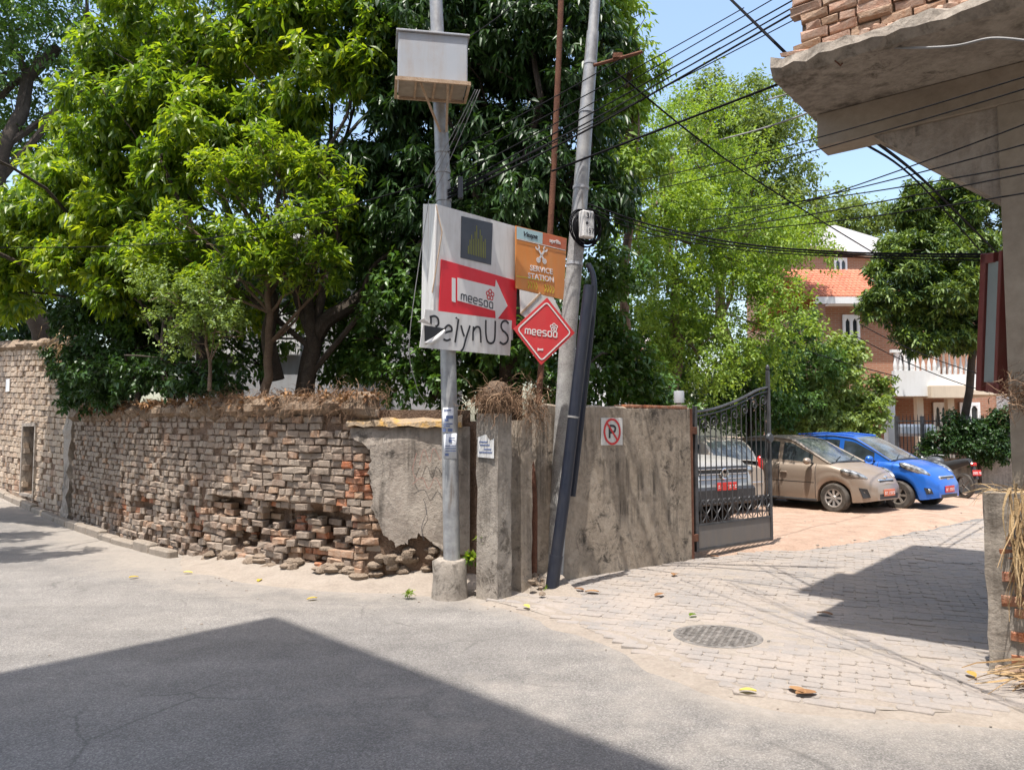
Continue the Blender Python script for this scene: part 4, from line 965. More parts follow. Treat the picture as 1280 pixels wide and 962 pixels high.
for k in range(5):
    a = 2 * math.pi * k / 5 + .3; q = fc + (DA * math.cos(a) + UP * math.sin(a)) * .026; mm = ribbon([q + (DA * math.cos(b) + UP * math.sin(b)) * .015 for b in np.linspace(0, 2 * math.pi, 10)], .009, DN, .002); m.add(np.vstack(mm.v), mm.f)
m.build('flower', M['print_white'], t)
m = MB(); quad(m, [(672, 434.5), (675, 436), (679, 435.4), (679, 438.2), (675, 437.6), (672, 438.5)], DO, DN, .004, .002); m.build('small_arrow', M['print_white'], t)

# ------------------------------------------------------------------ gate
H0_ = G(868, 700); H1_ = G(963, 690); ga = nrm([1.31, 1.04, 0]); H0_ = H0_ + ga * .03; gl = 1.68; gn = np.array([ga[1], -ga[0], 0])
t = thing('iron_gate', 'open black wrought iron gate leaf with scrolls and solid bottom panel', 'gate', H0_)
def gp(u, z, off=0): return H0_ + ga * u + np.array([0, 0, z]) + gn * off
def topz(u): f = u / gl; return 1.86 + .44 * (f ** 1.6 if f < .8 else .8 ** 1.6 + (f - .8) * 1.1 - (f - .8) ** 2 * 2.0)
zb = .10
for u, zt in ((0.02, 1.93), (gl - .025, 2.46)):
    m = MB(); m.box(gp(u, (zb + zt) / 2), (.05, .045, zt - zb), ga, bev=.004); m.build('stile', M['black_iron'], t)
m = MB(); m.ell(gp(gl - .025, 2.5), (.028, .028, .05)); m.build('finial', M['black_iron'], t, True)
m = MB(); m.box(gp(gl / 2, zb + .16), (gl - .1, .014, .32), ga); m.build('panel', M['panel_iron'], t)
for z in (zb + .33, zb + .03):
    m = MB(); m.box(gp(gl / 2, z), (gl - .096, .03, .026), ga); m.build('rail', M['black_iron'], t)
us = np.linspace(.02, gl - .02, 26)
for dz, r in ((0, .02), (-.055, .012)):
    m = MB(); m.tube([gp(u, topz(u) + dz) for u in us], r, 6); m.build('top_rail', M['black_iron'], t, True)
nb_ = 15
for k in range(1, nb_):
    u = gl * k / nb_; m = MB(); m.tube([gp(u, zb + .34), gp(u, topz(u) - .05)], .0085, 6); m.build('bar', M['black_iron'], t)
def scroll(c, r, turns, start, sgn, ru=None):
    P = []
    for q in np.linspace(0, 1, 22): a = start + sgn * q * turns * 2 * math.pi; rr = r * (1 - .8 * q); P.append(c(rr * math.cos(a), rr * math.sin(a)))
    return P
for k in range(0, 7):
    u = gl * (2 * k + 1.5) / nb_; zc = topz(u) - .17; m = MB()
    if u > gl - .1: continue
    P = scroll(lambda x, y: gp(u + x + .03, zc + y), .085, 1.25, math.pi, -1); m.tube([gp(u - .055, zc - .16)] + P, .009, 5); m.build('scroll', M['black_iron'], t, True)
for k in range(0, nb_):
    u = gl * (k + .5) / nb_; zc = zb + .60; m = MB(); sg = 1 if k % 2 else -1
    P = scroll(lambda x, y: gp(u + x * sg, zc + y), .042, 1.2, math.pi, -1); L0 = [gp(u - sg * .02, zb + .36), gp(u + sg * .045, zb + .44), gp(u - sg * .02, zb + .52)]
    m.tube(np.vstack([smooth_path(L0 + [P[0]], 4), P[1:]]), .0075, 5); m.build('scroll', M['black_iron'], t, True)
m = MB(); m.lathe([(.001, .02), (.06, .018), (.07, 0), (.07, -.02)], gp(gl - .06, 1.52, .04), gn, 18); m.build('lock_plate', M['print_dark'], t, True)
for z in (.28, 1.62):
    m = MB(); m.box(gp(-.03, z, .02), (.10, .03, .09), ga, bev=.004); m.build('hinge', M['rust'], t)
gpost = thing('gate_post', 'slim rusty steel post hinging the gate at the yard wall end', 'post', H0_ - ga * .07)
m = MB(); m.box(H0_ - ga * .085 + [0, 0, .95], (.05, .06, 1.9), ga, bev=.004); m.build('shaft', M['rust'], gpost)
# ------------------------------------------------------------------ building at the right with the overhanging slab
EE = nrm([.77, -.64, 0]); SD = nrm([.64, .77, 0]); RC = D(965, 100, 5.35)
rb = thing('corner_building', 'concrete building corner with overhanging brick upper floor at the right', 'building', (RC[0] + 1.5, RC[1], 0))
def rp(e, s, z): return np.array([RC[0], RC[1], 0]) + EE * e + SD * s + np.array([0, 0, z])
ZS = RC[2]; cs_ = 1.27
def bx3(m, e0, e1, s0, s1, z0, z1, bev=0): m.box(rp((e0 + e1) / 2, (s0 + s1) / 2, (z0 + z1) / 2), (e1 - e0, s1 - s0, z1 - z0), EE, SD, bev=bev); return m
# slab with a broken lip
m = MB(); n_ = 70; A = []; rg = np.random.default_rng(21)
for k in range(n_ + 1):
    e = 6.0 * k / n_; j = rg.normal(0, .012, 4); w = .03 * float(fbm(e * 4, 1.5))
    A.append([rp(e, 1.0, ZS), rp(e, .02 + j[0] * .5, ZS + .004), rp(e, -.02 - w, ZS + .06 + j[1]), rp(e, .0 + j[2], ZS + .14 + j[3]), rp(e, .14, ZS + .17 + j[0]), rp(e, 1.0, ZS + .17)])
m.grid(np.array(A)); m.add(A[0], [(0, 1, 2, 3, 4, 5)]); m.build('slab_edge', M['concrete'], rb)
m = MB()
A = []
for k in range(40):
    s = .16 + 1.0 * k / 39; j = rg.normal(0, .012, 3); A.append([rp(.35, s, ZS + .002), rp(.0 + j[0], s, ZS + .002), rp(-.02 + j[1], s, ZS + .08), rp(.01 + j[2], s, ZS + .165), rp(.35, s, ZS + .168)])
m.grid(np.array(A)); m.build('slab_edge', M['concrete'], rb)
m = bx3(MB(), .3, 6, .98, 1.16, ZS + .003, ZS + .165); m.build('slab', M['soffit'], rb)
m = bx3(MB(), cs_ + .02, 6, 1.161, 6, ZS + .003, ZS + .165); m.build('slab', M['soffit'], rb)
bs, be = .82, .05
m = bx3(MB(), be, 6, bs, bs + .25, ZS - .27, ZS - .002, .006); m.build('beam', M['soffit'], rb)
cs = 1.27
m = bx3(MB(), cs, cs + .42, bs + .001, bs + .33, 0, ZS - .271, .006); m.build('column', M['soffit'], rb)
m = bx3(MB(), cs + .02, cs + .4, 4.6, 4.95, 0, ZS - .271, .006); m.build('column', M['soffit'], rb)
m = MB(); m.prism([rp(.46, bs + .03, ZS - .272), rp(cs - .002, bs + .03, 3.2), rp(cs - .002, bs + .03, ZS - .272)], SD * .24); m.build('haunch', M['plaster'], rb)
m = bx3(MB(), cs + .43, 6, bs + .1, bs + .3, 0, ZS - .271); m.build('ground_floor_wall', M['plaster'], rb)
m = bx3(MB(), cs + .7, cs + 1.9, bs + .06, bs + .098, 0, 2.5); m.build('shutter', M['box_metal'], rb)
# brick upper floor
RW = Path([tuple(rp(.105, .22, 0)[:2]), tuple(rp(3.4, .22, 0)[:2])])
class _Z: pass
def rrec(s, z, rg): return rg.gauss(0, .008)
def rskip(s, z, ci, rg): return rg.random() < .02
def rmat(s, z, rc, rg): return 'brick_pink' if rg.random() < .72 else 'brick_mid'
Z0 = ZS + .165
before = set(o.name for o in COL.objects)
brick_wall(rb, RW, 1.5, 1.5, .074, [.235, .2, .12], 77, 0.0, 3.3, rrec, rskip, rmat, 270, 1, .1)
for o in COL.objects:
    if o.name not in before:
        o.location.z += Z0
m = bx3(MB(), .14, 6, .255, .45, Z0 - .01, 8.0); m.build('wall_core', M['rubble'], rb)
m = bx3(MB(), .108, .31, .452, 1.12, Z0 - .01, 8.0); m.build('side_wall', M['brick_pink'], rb)
m = bx3(MB(), -.25, 6.2, -.1, 1.3, 8.01, 8.16); m.build('roof_slab', M['concrete'], rb)
m = bx3(MB(), -.1, 6, 1.302, 4.2, 7.0, 8.1); m.build('shadow_overhang', M['plaster'], rb)  # unseen box added above the frame to widen the shadow cast on the paving
m = bx3(MB(), cs_ + .02, 6, 1.0, 1.15, Z0 + .01, 8.0); m.build('rear_wall', M['rubble'], rb)
m = bx3(MB(), cs_ + .02, 6.2, 1.301, 6, 8.01, 8.16); m.build('roof_slab', M['concrete'], rb)
m = MB()
lump(m, rp(.3, .2, Z0), (.25, .05, .05), 1)
for k in range(44): e = .15 + .075 * k; lump(m, rp(e, .19 + .03 * rg.random(), Z0 + .01 + .03 * rg.random()), (.07, .05, .035 + .02 * rg.random()), 500 + k)
tag(m.build('mortar_rubble', M['brick_pink'], rb, True), kind='stuff')
m = MB(); q = rp(.4, .03, ZS + .04); m.tube([q, q + [0.02, -.03, -.03], q + [.06, -.02, -.06], q + [.09, 0, -.02], q + [.1, .0, .03]], .006, 5); m.build('rebar_hook', M['rust'], rb, True)
# maroon framed light box on the column
fo = D(1230, 400, 5.62); fa = nrm(D(1262, 400, 5.28) - fo); fnn = np.array([fa[1], -fa[0], 0]); fz0, fz1 = D(1232, 488, 5.62)[2], D(1232, 319, 5.62)[2]
t = thing('framed_sign', 'maroon framed pale panel sign fixed to the right column', 'sign', fo + [0, 0, fz0 - fo[2]])
fc = lambda u, z: np.array([fo[0], fo[1], 0]) + fa * u + np.array([0, 0, z])
for u0, u1, z0, z1 in ((0, .075, fz0, fz1), (.25, .29, fz0, fz1), (.076, .249, fz1 - .07, fz1), (.076, .249, fz0, fz0 + .07)):
    m = MB(); m.box(fc((u0 + u1) / 2, (z0 + z1) / 2), (u1 - u0, .09, z1 - z0), fa, bev=.004); m.build('frame_bar', M['maroon'], t)
m = MB(); m.box(fc(.163, (fz0 + fz1) / 2), (.17, .05, fz1 - fz0 - .142), fa); m.build('pane', M['pale_glass'], t)
# low broken gate pier in front of the column
S0 = G(1237, 845); t = thing('gate_pier', 'low broken plaster and brick pier under dry straw at the right edge', 'pier', S0)
rough_box(S0, EE, SD, .62, .16, 1.2, 41, 9, .006).build('plaster_core', M['concrete'], t)
rg = random.Random(2)
for k in range(13):
    z = .06 + .075 * k
    for u in (.16, .37):
        if rg.random() < .25: continue
        b = brick_mesh(.19, .064, .06, k, None); o = link_mesh('brick', b.mesh('brick', M['brick_red' if rg.random() < .35 else 'brick_mid']), t)
        pp = S0 + EE * (u + rg.uniform(-.03, .03) + (.06 if k % 2 else 0)) - SD * (.006 + rg.uniform(0, .012)) + np.array([0, 0, z]); o.location = pp - ORG[t.name]; o.rotation_euler = (0, 0, math.atan2(EE[1], EE[0]) + rg.gauss(0, .04))
# strands: roots, straw, dry grass
def strands(name, starts, dirs, lens, w, mat, label=None, cat=None, group=None, parent=None, seg=5, grav=.5, curl=.25, seed=0, kind=None):
    rg = np.random.default_rng(seed); n = len(starts); P = np.array(starts, float); d = np.array(dirs, float); d /= np.linalg.norm(d, axis=1)[:, None]
    L = np.asarray(lens)[:, None] / seg; side = np.cross(d, rg.normal(size=(n, 3))); side /= np.linalg.norm(side, axis=1)[:, None] + 1e-9
    rows = []; ww = (w * rg.uniform(.6, 1.5, n))[:, None]
    for k in range(seg + 1):
        f = ww * (1 - .75 * k / seg); rows.append(P - side * f / 2); rows.append(P + side * f / 2)
        d = d + rg.normal(0, curl, (n, 3)) + np.array([0, 0, -grav]) ; d /= np.linalg.norm(d, axis=1)[:, None]; P = P + d * L
    V = np.stack(rows, 1).reshape(-1, 3); k2 = 2 * (seg + 1); F = np.concatenate([[[2 * i, 2 * i + 1, 2 * i + 3, 2 * i + 2]] for i in range(seg)]); F = (np.arange(n)[:, None, None] * k2 + F[None]).reshape(-1, 4)
    tint = np.repeat(rg.random(n), k2); org = np.array(starts).mean(0) if parent is None else ORG[parent.name]
    o = link_mesh(name, big_mesh(name, V, F, mat, org, tint), parent, org); return tag(o, label, cat, group, kind)
rgn = np.random.default_rng(31)
def blob_starts(c, r, n): return np.asarray(c) + rgn.normal(0, 1, (n, 3)) * np.asarray(r)
def leaves(lobes, ntw, nl, L, Wd, droop=.5, up=.3, seed=0, subs=12, tw=.22, subr=.42, flat=.15):
    rg = np.random.default_rng(seed); C = np.array([l[0] for l in lobes]); R = np.array([l[1] for l in lobes]); k = len(C)
    sub = rg.normal(size=(k, subs, 3)); sub /= np.linalg.norm(sub, axis=2)[:, :, None]; sub *= rg.uniform(.45, .9, (k, subs, 1))
    pr = (R.prod(axis=1)) ** (2 / 3); li = rg.choice(k, ntw, p=pr / pr.sum()); si = rg.integers(0, subs, ntw)
    sd = rg.normal(size=(ntw, 3)); sd /= np.linalg.norm(sd, axis=1)[:, None]; sd *= rg.uniform(.3, 1, (ntw, 1)) ** .5
    loc = sub[li, si] + sd * subr; P = C[li] + loc * R[li]
    T = loc * .8 + sd * .6 + np.array([0, 0, up]) + rg.normal(0, .35, (ntw, 3)); T /= np.linalg.norm(T, axis=1)[:, None]
    e1 = np.cross(T, rg.normal(size=(ntw, 3))); e1 /= np.linalg.norm(e1, axis=1)[:, None]; e2 = np.cross(T, e1)
    j = np.arange(nl)[None, :]; th = j * 2.4 + rg.random((ntw, 1)) * 6.28 + rg.normal(0, .3, (ntw, nl)); al = (j / nl * tw * rg.uniform(.6, 1.3, (ntw, 1)))
    B = P[:, None] + T[:, None] * al[..., None]
    d = T[:, None] * .5 + (e1[:, None] * np.cos(th)[..., None] + e2[:, None] * np.sin(th)[..., None]) * .9 - np.array([0, 0, 1.]) * (droop * rg.uniform(.4, 1.3, (ntw, nl)))[..., None]
    d /= np.linalg.norm(d, axis=2)[..., None]; B = B.reshape(-1, 3); d = d.reshape(-1, 3); n = len(B)
    upv = np.array([0, 0, 1.]) + rg.normal(0, .45, (n, 3)); s = np.cross(d, upv); s /= np.linalg.norm(s, axis=1)[:, None] + 1e-9; nn = np.cross(s, d)
    Ls = (L * rg.uniform(.6, 1.2, n))[:, None]; Ws = (Wd * rg.uniform(.7, 1.2, n))[:, None]
    mid = B + d * Ls * .48
    V = np.stack([B, mid + s * Ws / 2 + nn * Ws * .18, B + d * Ls - nn * Ls * .16, mid - s * Ws / 2 + nn * Ws * .18, mid - nn * Ws * .04], 1).reshape(-1, 3)
    F = (np.arange(n)[:, None, None] * 5 + np.array([[0, 4, 1], [0, 3, 4], [1, 4, 2], [4, 3, 2]])[None]).reshape(-1, 3)
    base = rg.random((k, subs))[li, si]; tint = np.clip(np.repeat(base, nl) * .45 + rg.random(n) * .55, 0, .99)
    return V, F, np.repeat(tint, 5)
# straw heap on the pier
n = 260; st = np.array([S0 + EE * rgn.uniform(.16, .62) - SD * rgn.uniform(.03, .12) + np.array([0, 0, rgn.uniform(.75, 1.3)]) for _ in range(n)])
strands('straw_heap', st, np.array([-EE * rgn.uniform(-.2, .22) - SD * rgn.uniform(0, .15) + np.array([0, 0, rgn.uniform(-1, -.3)]) for _ in range(n)]), rgn.uniform(.2, .55, n), .014, M['straw'], 'dry brown palm straw hanging over the low pier at the right', 'straw', grav=.30, curl=.16, seed=1, kind='stuff')
n = 70; st = np.array([S0 + EE * rgn.uniform(.25, .7) - SD * rgn.uniform(.05, .25) + np.array([0, 0, rgn.uniform(.03, .22)]) for _ in range(n)])
strands('straw_heap', st, np.array([-EE * rgn.uniform(.1, 1) - SD * rgn.uniform(.1, .8) + np.array([0, 0, rgn.uniform(-.1, .2)]) for _ in range(n)]), rgn.uniform(.2, .5, n), .018, M['straw'], 'dry straw fallen on the paving at the foot of the pier', 'straw', grav=.06, curl=.12, seed=2, kind='stuff')
n = 40; st = np.array([S0 + EE * rgn.uniform(.0, .3) + SD * rgn.uniform(0, .15) + np.array([0, 0, 1.21]) for _ in range(n)])
strands('dry_grass', st, np.array([-EE * rgn.uniform(.3, 1) + np.array([rgn.normal(0, .2), rgn.normal(0, .2), rgn.uniform(0, .5)]) for _ in range(n)]), rgn.uniform(.1, .22, n), .008, M['straw'], 'tuft of dry grass on top of the low pier', 'grass', grav=.22, curl=.15, seed=3, kind='stuff')
n = 260; c = D(1274, 492, 5.0); st = blob_starts(c, (.06, .05, .06), n)
strands('root_clump', st, rgn.normal(0, 1, (n, 3)), rgn.uniform(.06, .2, n), .006, M['root'], 'knot of dry brown roots hanging on the right column', 'roots', grav=.2, curl=.4, seed=4, kind='stuff')
# roots and dry growth on the walls
def ridge(s0, s1, n, z, lz, dz, seed, mat, label, name='dry_roots', w=.007, off=.03, grav=.5):
    S = rgn.uniform(s0, s1, n); st = np.array([wallpt(s, z + rgn.normal(0, dz), rgn.normal(off, .07)) for s in S])
    dr = np.array([[-WP.at(s)[1][1] * -1, 0, 0] for s in S]) * 0 + rgn.normal(0, .5, (n, 3)) + np.array([-.5, -.6, .1]); strands(name, st, dr, rgn.uniform(lz * .2, lz, n), w, mat, label, 'roots', grav=grav * .8, curl=.55, seed=seed, kind='stuff')
ridge(s_plast + .25, s_plast + 2.6, 2000, 1.95, .32, .07, 11, M['root'], 'matted dry roots hanging over the top of the brick wall')
ridge(s_plast - .1, s_plast + .6, 420, 1.96, .26, .07, 12, M['root'], 'pale dry grass tangle where the plaster coping begins', 'dry_grass')
ridge(s_plast + 2.4, WP.len - .6, 1500, 1.96, .26, .06, 13, M['root'], 'dark leaf litter and roots along the far wall top')
m = MB(); rg = np.random.default_rng(77)
for k in range(46):
    s = s_plast + .2 + (WP.len - .3 - s_plast) * k / 45; lump(m, wallpt(s, 1.88 + .02 * s / WP.len, .12), (.2, .2, .10 + .05 * rg.random()), 800 + k)
tag(m.build('soil_ridge', M['soil'], None, True), 'lumpy soil bank resting along the top of the brick wall', 'soil', kind='stuff')
n = 1300; S = rgn.uniform(s_plast + .1, WP.len - .4, n); cen = np.array([wallpt(s, 1.97 + rgn.normal(0, .03), rgn.normal(.06, .10)) for s in S])
Vl, Fl, tl = leaves([(c_, np.array([.04, .04, .02])) for c_ in cen[:260]], n, 2, .085, .038, .5, .1, 61, 3, .04, .6)
tag(link_mesh('leaf_litter', big_mesh('leaf_litter', Vl, Fl, M['leaf_brown'], cen.mean(0), tl), None, cen.mean(0)), 'brown dead leaf litter strewn along the top of the brick wall', 'leaves', kind='stuff')
n = 900; c = pc + f1 * .1 + f2 * .1 + np.array([0, 0, 1.93]); st = blob_starts(c, (.09, .08, .05), n)
strands('root_clump', st, rgn.normal(0, .6, (n, 3)) + [0, -.2, .1], rgn.uniform(.12, .36, n), .007, M['root'], 'shaggy brown root ball capping the concrete pillar', 'roots', grav=.45, curl=.5, seed=5, kind='stuff')
m = MB(); lump(m, c + [0, .02, -.02], (.15, .14, .17), 9)
m.build('tree_stump', M['bark_light'], None, True); tag(COL.objects['tree_stump'], 'pale decayed stump wrapped in roots above the concrete pillar', 'stump')
n = 500; c = p2 + np.array([.12, .15, 1.9]); st = blob_starts(c, (.07, .07, .12), n)
strands('root_clump', st, rgn.normal(0, .6, (n, 3)) + [0, -.2, -.2], rgn.uniform(.1, .3, n), .006, M['root'], 'dark roots trailing down beside the rusty pipe', 'roots', grav=.4, curl=.3, seed=6, kind='stuff')
n = 260; c = fpt(.5, 3.1, -.05); st = blob_starts(c, (.14, .14, .16), n)
strands('dry_grass', st, rgn.normal(0, .6, (n, 3)) + [-.1, -.3, 0], rgn.uniform(.15, .5, n), .013, M['straw'], 'straw-coloured dry grass tuft on the corner of the tall wall', 'grass', grav=.4, curl=.3, seed=7, kind='stuff')

# ------------------------------------------------------------------ trees and shrubs
def LB(*a): return [(D(x, y, Y), np.array([r, r, r * (rz or 1)])) for (x, y, Y, r, rz) in [(q + (None,))[:5] for q in a]]
def limb(m, a, b, r0, r1, seed, bend=.15, n=7, sides=7):
    rg = np.random.default_rng(seed); a, b = np.asarray(a, float), np.asarray(b, float); L = np.linalg.norm(b - a); o = rg.normal(0, bend * L, 3); o[2] = abs(o[2]) * .5
    P = [a + (b - a) * q + o * math.sin(math.pi * q) + rg.normal(0, .012 * L, 3) for q in np.linspace(0, 1, n)]; P[0] = a
    m.tube(P, np.linspace(r0, r1, n), sides); return P
def tree(name, label, base, top, r, lobes, leafargs, lmat, bmat, seed, group=None, cat='tree', extra=(), twigs=4):
    t = thing(name, label, cat, base, group); m = MB(); base = np.asarray(base, float); top = np.asarray(top, float)
    P = limb(m, base - [0, 0, .1], top, r, r * .55, seed, .06, 9, 10); rg = np.random.default_rng(seed + 1)
    for q in extra: m.tube(smooth_path(q[0], 4), np.linspace(q[1], q[2], (len(q[0]) - 1) * 4 + 1), 9)
    for c, R in lobes:
        i = min(len(P) - 1, 3 + int(rg.integers(0, 6))); st = P[i]
        Q = limb(m, st, c, r * .38, r * .10, int(rg.integers(1e6)), .12, 7, 6)
        for k in range(twigs):
            d = rg.normal(size=3); d /= np.linalg.norm(d); limb(m, Q[-1 - k % 3], c + d * R * .8, r * .10, .006, int(rg.integers(1e6)), .1, 5, 4)
    m.build('trunk', bmat, t, True)
    V, F, ti = leaves(lobes, seed=seed, **leafargs); cr = link_mesh('crown', big_mesh('crown', V, F, lmat, ORG[t.name], ti), t); return t
GZ = 1.45
# tall thin-leaved tree far behind at the top left
tree('tall_tree', 'tall fine-leaved tree behind the garden at the top left', D(60, 470, 17), D(60, 60, 17.3), .22, LB((40, 90, 17, 2.0), (10, 20, 17, 2.2), (140, 20, 18, 2.2), (0, 190, 17.5, 1.6), (90, 180, 18, 1.3), (230, -10, 18, 2.0), (60, -90, 18, 2.5), (-60, 110, 17, 2.0)), dict(ntw=3000, nl=9, L=.16, Wd=.07, droop=.6, up=.1, subs=22, tw=.35, subr=.3), M['leaf_shrub'], M['bark'], 101)
# broad-leaved trees at the left
tree('broadleaf_tree', 'broad-leaved tree with drooping bright leaves over the wall at the left', D(150, 500, 12.6), D(110, 330, 12.6), .10, LB((45, 275, 12.2, .9, .7), (110, 250, 12.0, .9, .6), (20, 365, 12.6, .65, .6), (75, 210, 12.8, .9, .8), (165, 285, 11.4, .75, .6), (150, 340, 11.4, .7, .6), (-40, 300, 13, 1.2), (190, 240, 11.6, .7, .6)) + [(np.array([-7.15, 8.9, 5.2]), np.array([.7, .7, .4])), (np.array([-8.6, 10.3, 5.0]), np.array([.9, .8, .5]))], dict(ntw=2800, nl=11, L=.20, Wd=.068, droop=1.05, up=.25, subs=12, tw=.22, subr=.28), M['leaf_bright'], M['bark'], 102)
tb = D(375, 480, 9.9); tb[2] = GZ
ex = [([tb + [-.05, .1, 0], D(395, 420, 9.9), D(440, 380, 10.0), D(490, 335, 10.1), D(505, 285, 10.2), D(480, 200, 10.3)], .13, .05), ([D(345, 475, 9.8), D(335, 420, 9.8), D(340, 370, 9.9), D(300, 300, 10.0), D(260, 200, 10.6)], .11, .04), ([D(392, 420, 9.9), D(405, 360, 10), D(425, 300, 10), D(410, 220, 10.2)], .07, .03), ([D(450, 380, 10), D(470, 330, 9.8), D(520, 300, 9.6)], .05, .02), ([D(255, 480, 10.6), D(250, 420, 10.6), D(225, 340, 10.9)], .11, .05)]
tree('broadleaf_tree', 'large forked dark-trunked tree with bright crown above the brick wall', tb, D(380, 330, 10.1), .11, LB((140, 145, 11.2, 1.0, .7), (215, 115, 10.8, 1.0, .7), (300, 150, 10.4, .95, .7), (375, 95, 10.2, .95, .8), (455, 55, 9.8, .9, .8), (180, 45, 11.6, 1.1, .8), (295, 45, 11, 1.1, .8), (400, 10, 10.4, 1.1), (250, 200, 10.4, .85, .7), (345, -50, 11, 1.2), (490, 10, 9.6, .6)), dict(ntw=4600, nl=11, L=.175, Wd=.06, droop=.9, up=.3, subs=13, tw=.22, subr=.26), M['leaf_bright'], M['bark'], 103, extra=ex)
tree('rosette_shrub_tree', 'low tree with upright rosettes of pale leaves above the brick wall', D(330, 480, 9.55), D(330, 340, 9.5), .06, LB((280, 225, 9.5, .45, .8), (340, 190, 9.2, .45, .7), (385, 270, 9.0, .42, .7), (300, 305, 9.3, .5, .7), (235, 290, 9.8, .45, .7), (205, 340, 9.9, .4), (410, 225, 9.2, .3), (345, 335, 9.2, .4, .6), (265, 370, 9.6, .35), (400, 330, 9.1, .3)), dict(ntw=1050, nl=10, L=.125, Wd=.043, droop=.15, up=.75, subs=12, tw=.11, subr=.42), M['leaf_bright'], M['bark_light'], 104, twigs=9)
tree('small_leaved_bush', 'spindly bush with small pale leaves on the wall top', D(262, 478, 9.2), D(255, 400, 9.2), .025, LB((225, 390, 9.2, .32), (262, 365, 9.1, .3), (285, 410, 9.1, .26), (240, 430, 9.2, .26), (205, 370, 9.3, .3)), dict(ntw=420, nl=8, L=.06, Wd=.035, droop=.2, up=.4, subs=10, tw=.16, subr=.4), M['leaf_pale'], M['bark_light'], 105, cat='bush', twigs=8)
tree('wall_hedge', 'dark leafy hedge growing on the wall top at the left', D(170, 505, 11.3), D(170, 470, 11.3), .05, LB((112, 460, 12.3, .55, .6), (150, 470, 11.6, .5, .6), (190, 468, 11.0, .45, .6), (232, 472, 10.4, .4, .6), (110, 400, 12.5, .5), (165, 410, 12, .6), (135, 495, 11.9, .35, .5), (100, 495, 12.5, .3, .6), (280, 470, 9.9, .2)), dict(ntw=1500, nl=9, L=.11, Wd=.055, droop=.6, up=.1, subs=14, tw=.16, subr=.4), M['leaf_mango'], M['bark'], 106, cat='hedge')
# dark long-leaved trees behind the signs
tb = D(640, 480, 10.0); tb[2] = GZ
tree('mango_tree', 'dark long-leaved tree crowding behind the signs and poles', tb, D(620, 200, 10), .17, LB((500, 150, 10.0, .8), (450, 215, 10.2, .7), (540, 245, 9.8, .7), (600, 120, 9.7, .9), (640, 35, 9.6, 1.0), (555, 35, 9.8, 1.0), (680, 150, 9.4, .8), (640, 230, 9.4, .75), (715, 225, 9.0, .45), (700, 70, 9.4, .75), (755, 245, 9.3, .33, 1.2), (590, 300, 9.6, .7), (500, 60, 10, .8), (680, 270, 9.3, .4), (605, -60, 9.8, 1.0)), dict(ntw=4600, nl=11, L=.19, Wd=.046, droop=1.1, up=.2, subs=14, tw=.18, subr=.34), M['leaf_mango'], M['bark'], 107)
tree('understorey_bush', 'shaded bushes below the signs behind the pillar', D(540, 490, 9.8), D(540, 440, 9.8), .06, LB((480, 330, 10.2, .6), (520, 370, 9.9, .6), (470, 420, 10, .5), (530, 440, 9.7, .55), (590, 430, 9.6, .5), (585, 380, 9.8, .6), (645, 440, 9.4, .4), (430, 440, 10.3, .4), (500, 470, 9.6, .35), (605, 475, 10.6, .35), (622, 445, 10.8, .5), (570, 475, 10.2, .35), (690, 450, 10.5, .45)), dict(ntw=1700, nl=9, L=.12, Wd=.06, droop=.5, up=.2, subs=12, tw=.18, subr=.4), M['leaf_shrub'], M['bark'], 108, cat='bush')
tree('roadside_bush', 'green bush behind the yard wall right of the black pipe', D(760, 510, 10.6), D(760, 440, 10.6), .05, LB((745, 400, 10.4, .45), (770, 455, 10.6, .45), (735, 480, 10.2, .35), (800, 490, 10.8, .4), (765, 340, 10.6, .4), (700, 490, 9.6, .3), (835, 500, 11.2, .3)), dict(ntw=900, nl=9, L=.12, Wd=.055, droop=.5, up=.2, subs=12, tw=.18, subr=.42), M['leaf_shrub'], M['bark'], 109, cat='bush')
# light trees beyond the yard wall
tb = D(838, 520, 15.5); tb[2] = .2
tree('feathery_tree', 'light green feathery tree beyond the yard wall', tb, D(836, 200, 15.5), .12, LB((845, 300, 15.5, 1.3), (900, 250, 16.5, 1.4), (860, 190, 16.5, 1.3), (940, 330, 16.8, 1.2), (815, 240, 15, .9), (900, 380, 16, 1.2), (820, 360, 14.5, .9), (960, 410, 16, 1.0), (985, 300, 18, 1.0), (870, 440, 15, 1.0), (800, 320, 14.5, .8)), dict(ntw=4200, nl=10, L=.105, Wd=.05, droop=.3, up=.1, subs=20, tw=.34, subr=.3), M['leaf_fine'], M['bark_light'], 110)
tree('feathery_tree', 'yellowish tree with hanging leaves at the top right of the leaning pole', D(790, 500, 13), D(790, 60, 13), .09, LB((775, 30, 12.6, .55), (745, -20, 12, .6), (790, 105, 13, .5), (775, 150, 13, .5), (800, 200, 13, .5), (770, 210, 12.4, .4)), dict(ntw=1100, nl=10, L=.16, Wd=.05, droop=.9, up=.1, subs=14, tw=.25, subr=.35), M['leaf_fine'], M['bark_light'], 111)
tree('grey_tree', 'tall grey-green tree standing behind the feathery tree', D(930, 520, 24), D(930, 200, 24), .2, LB((925, 150, 24, 1.5), (880, 160, 24, 1.5), (960, 200, 24.5, 1.6), (910, 215, 24, 1.8), (965, 140, 24, .9), (985, 260, 24, 1.2), (940, 300, 24, 1.8)), dict(ntw=3200, nl=9, L=.17, Wd=.075, droop=.3, up=.2, subs=26, tw=.45, subr=.26), M['leaf_grey'], M['bark_light'], 112)
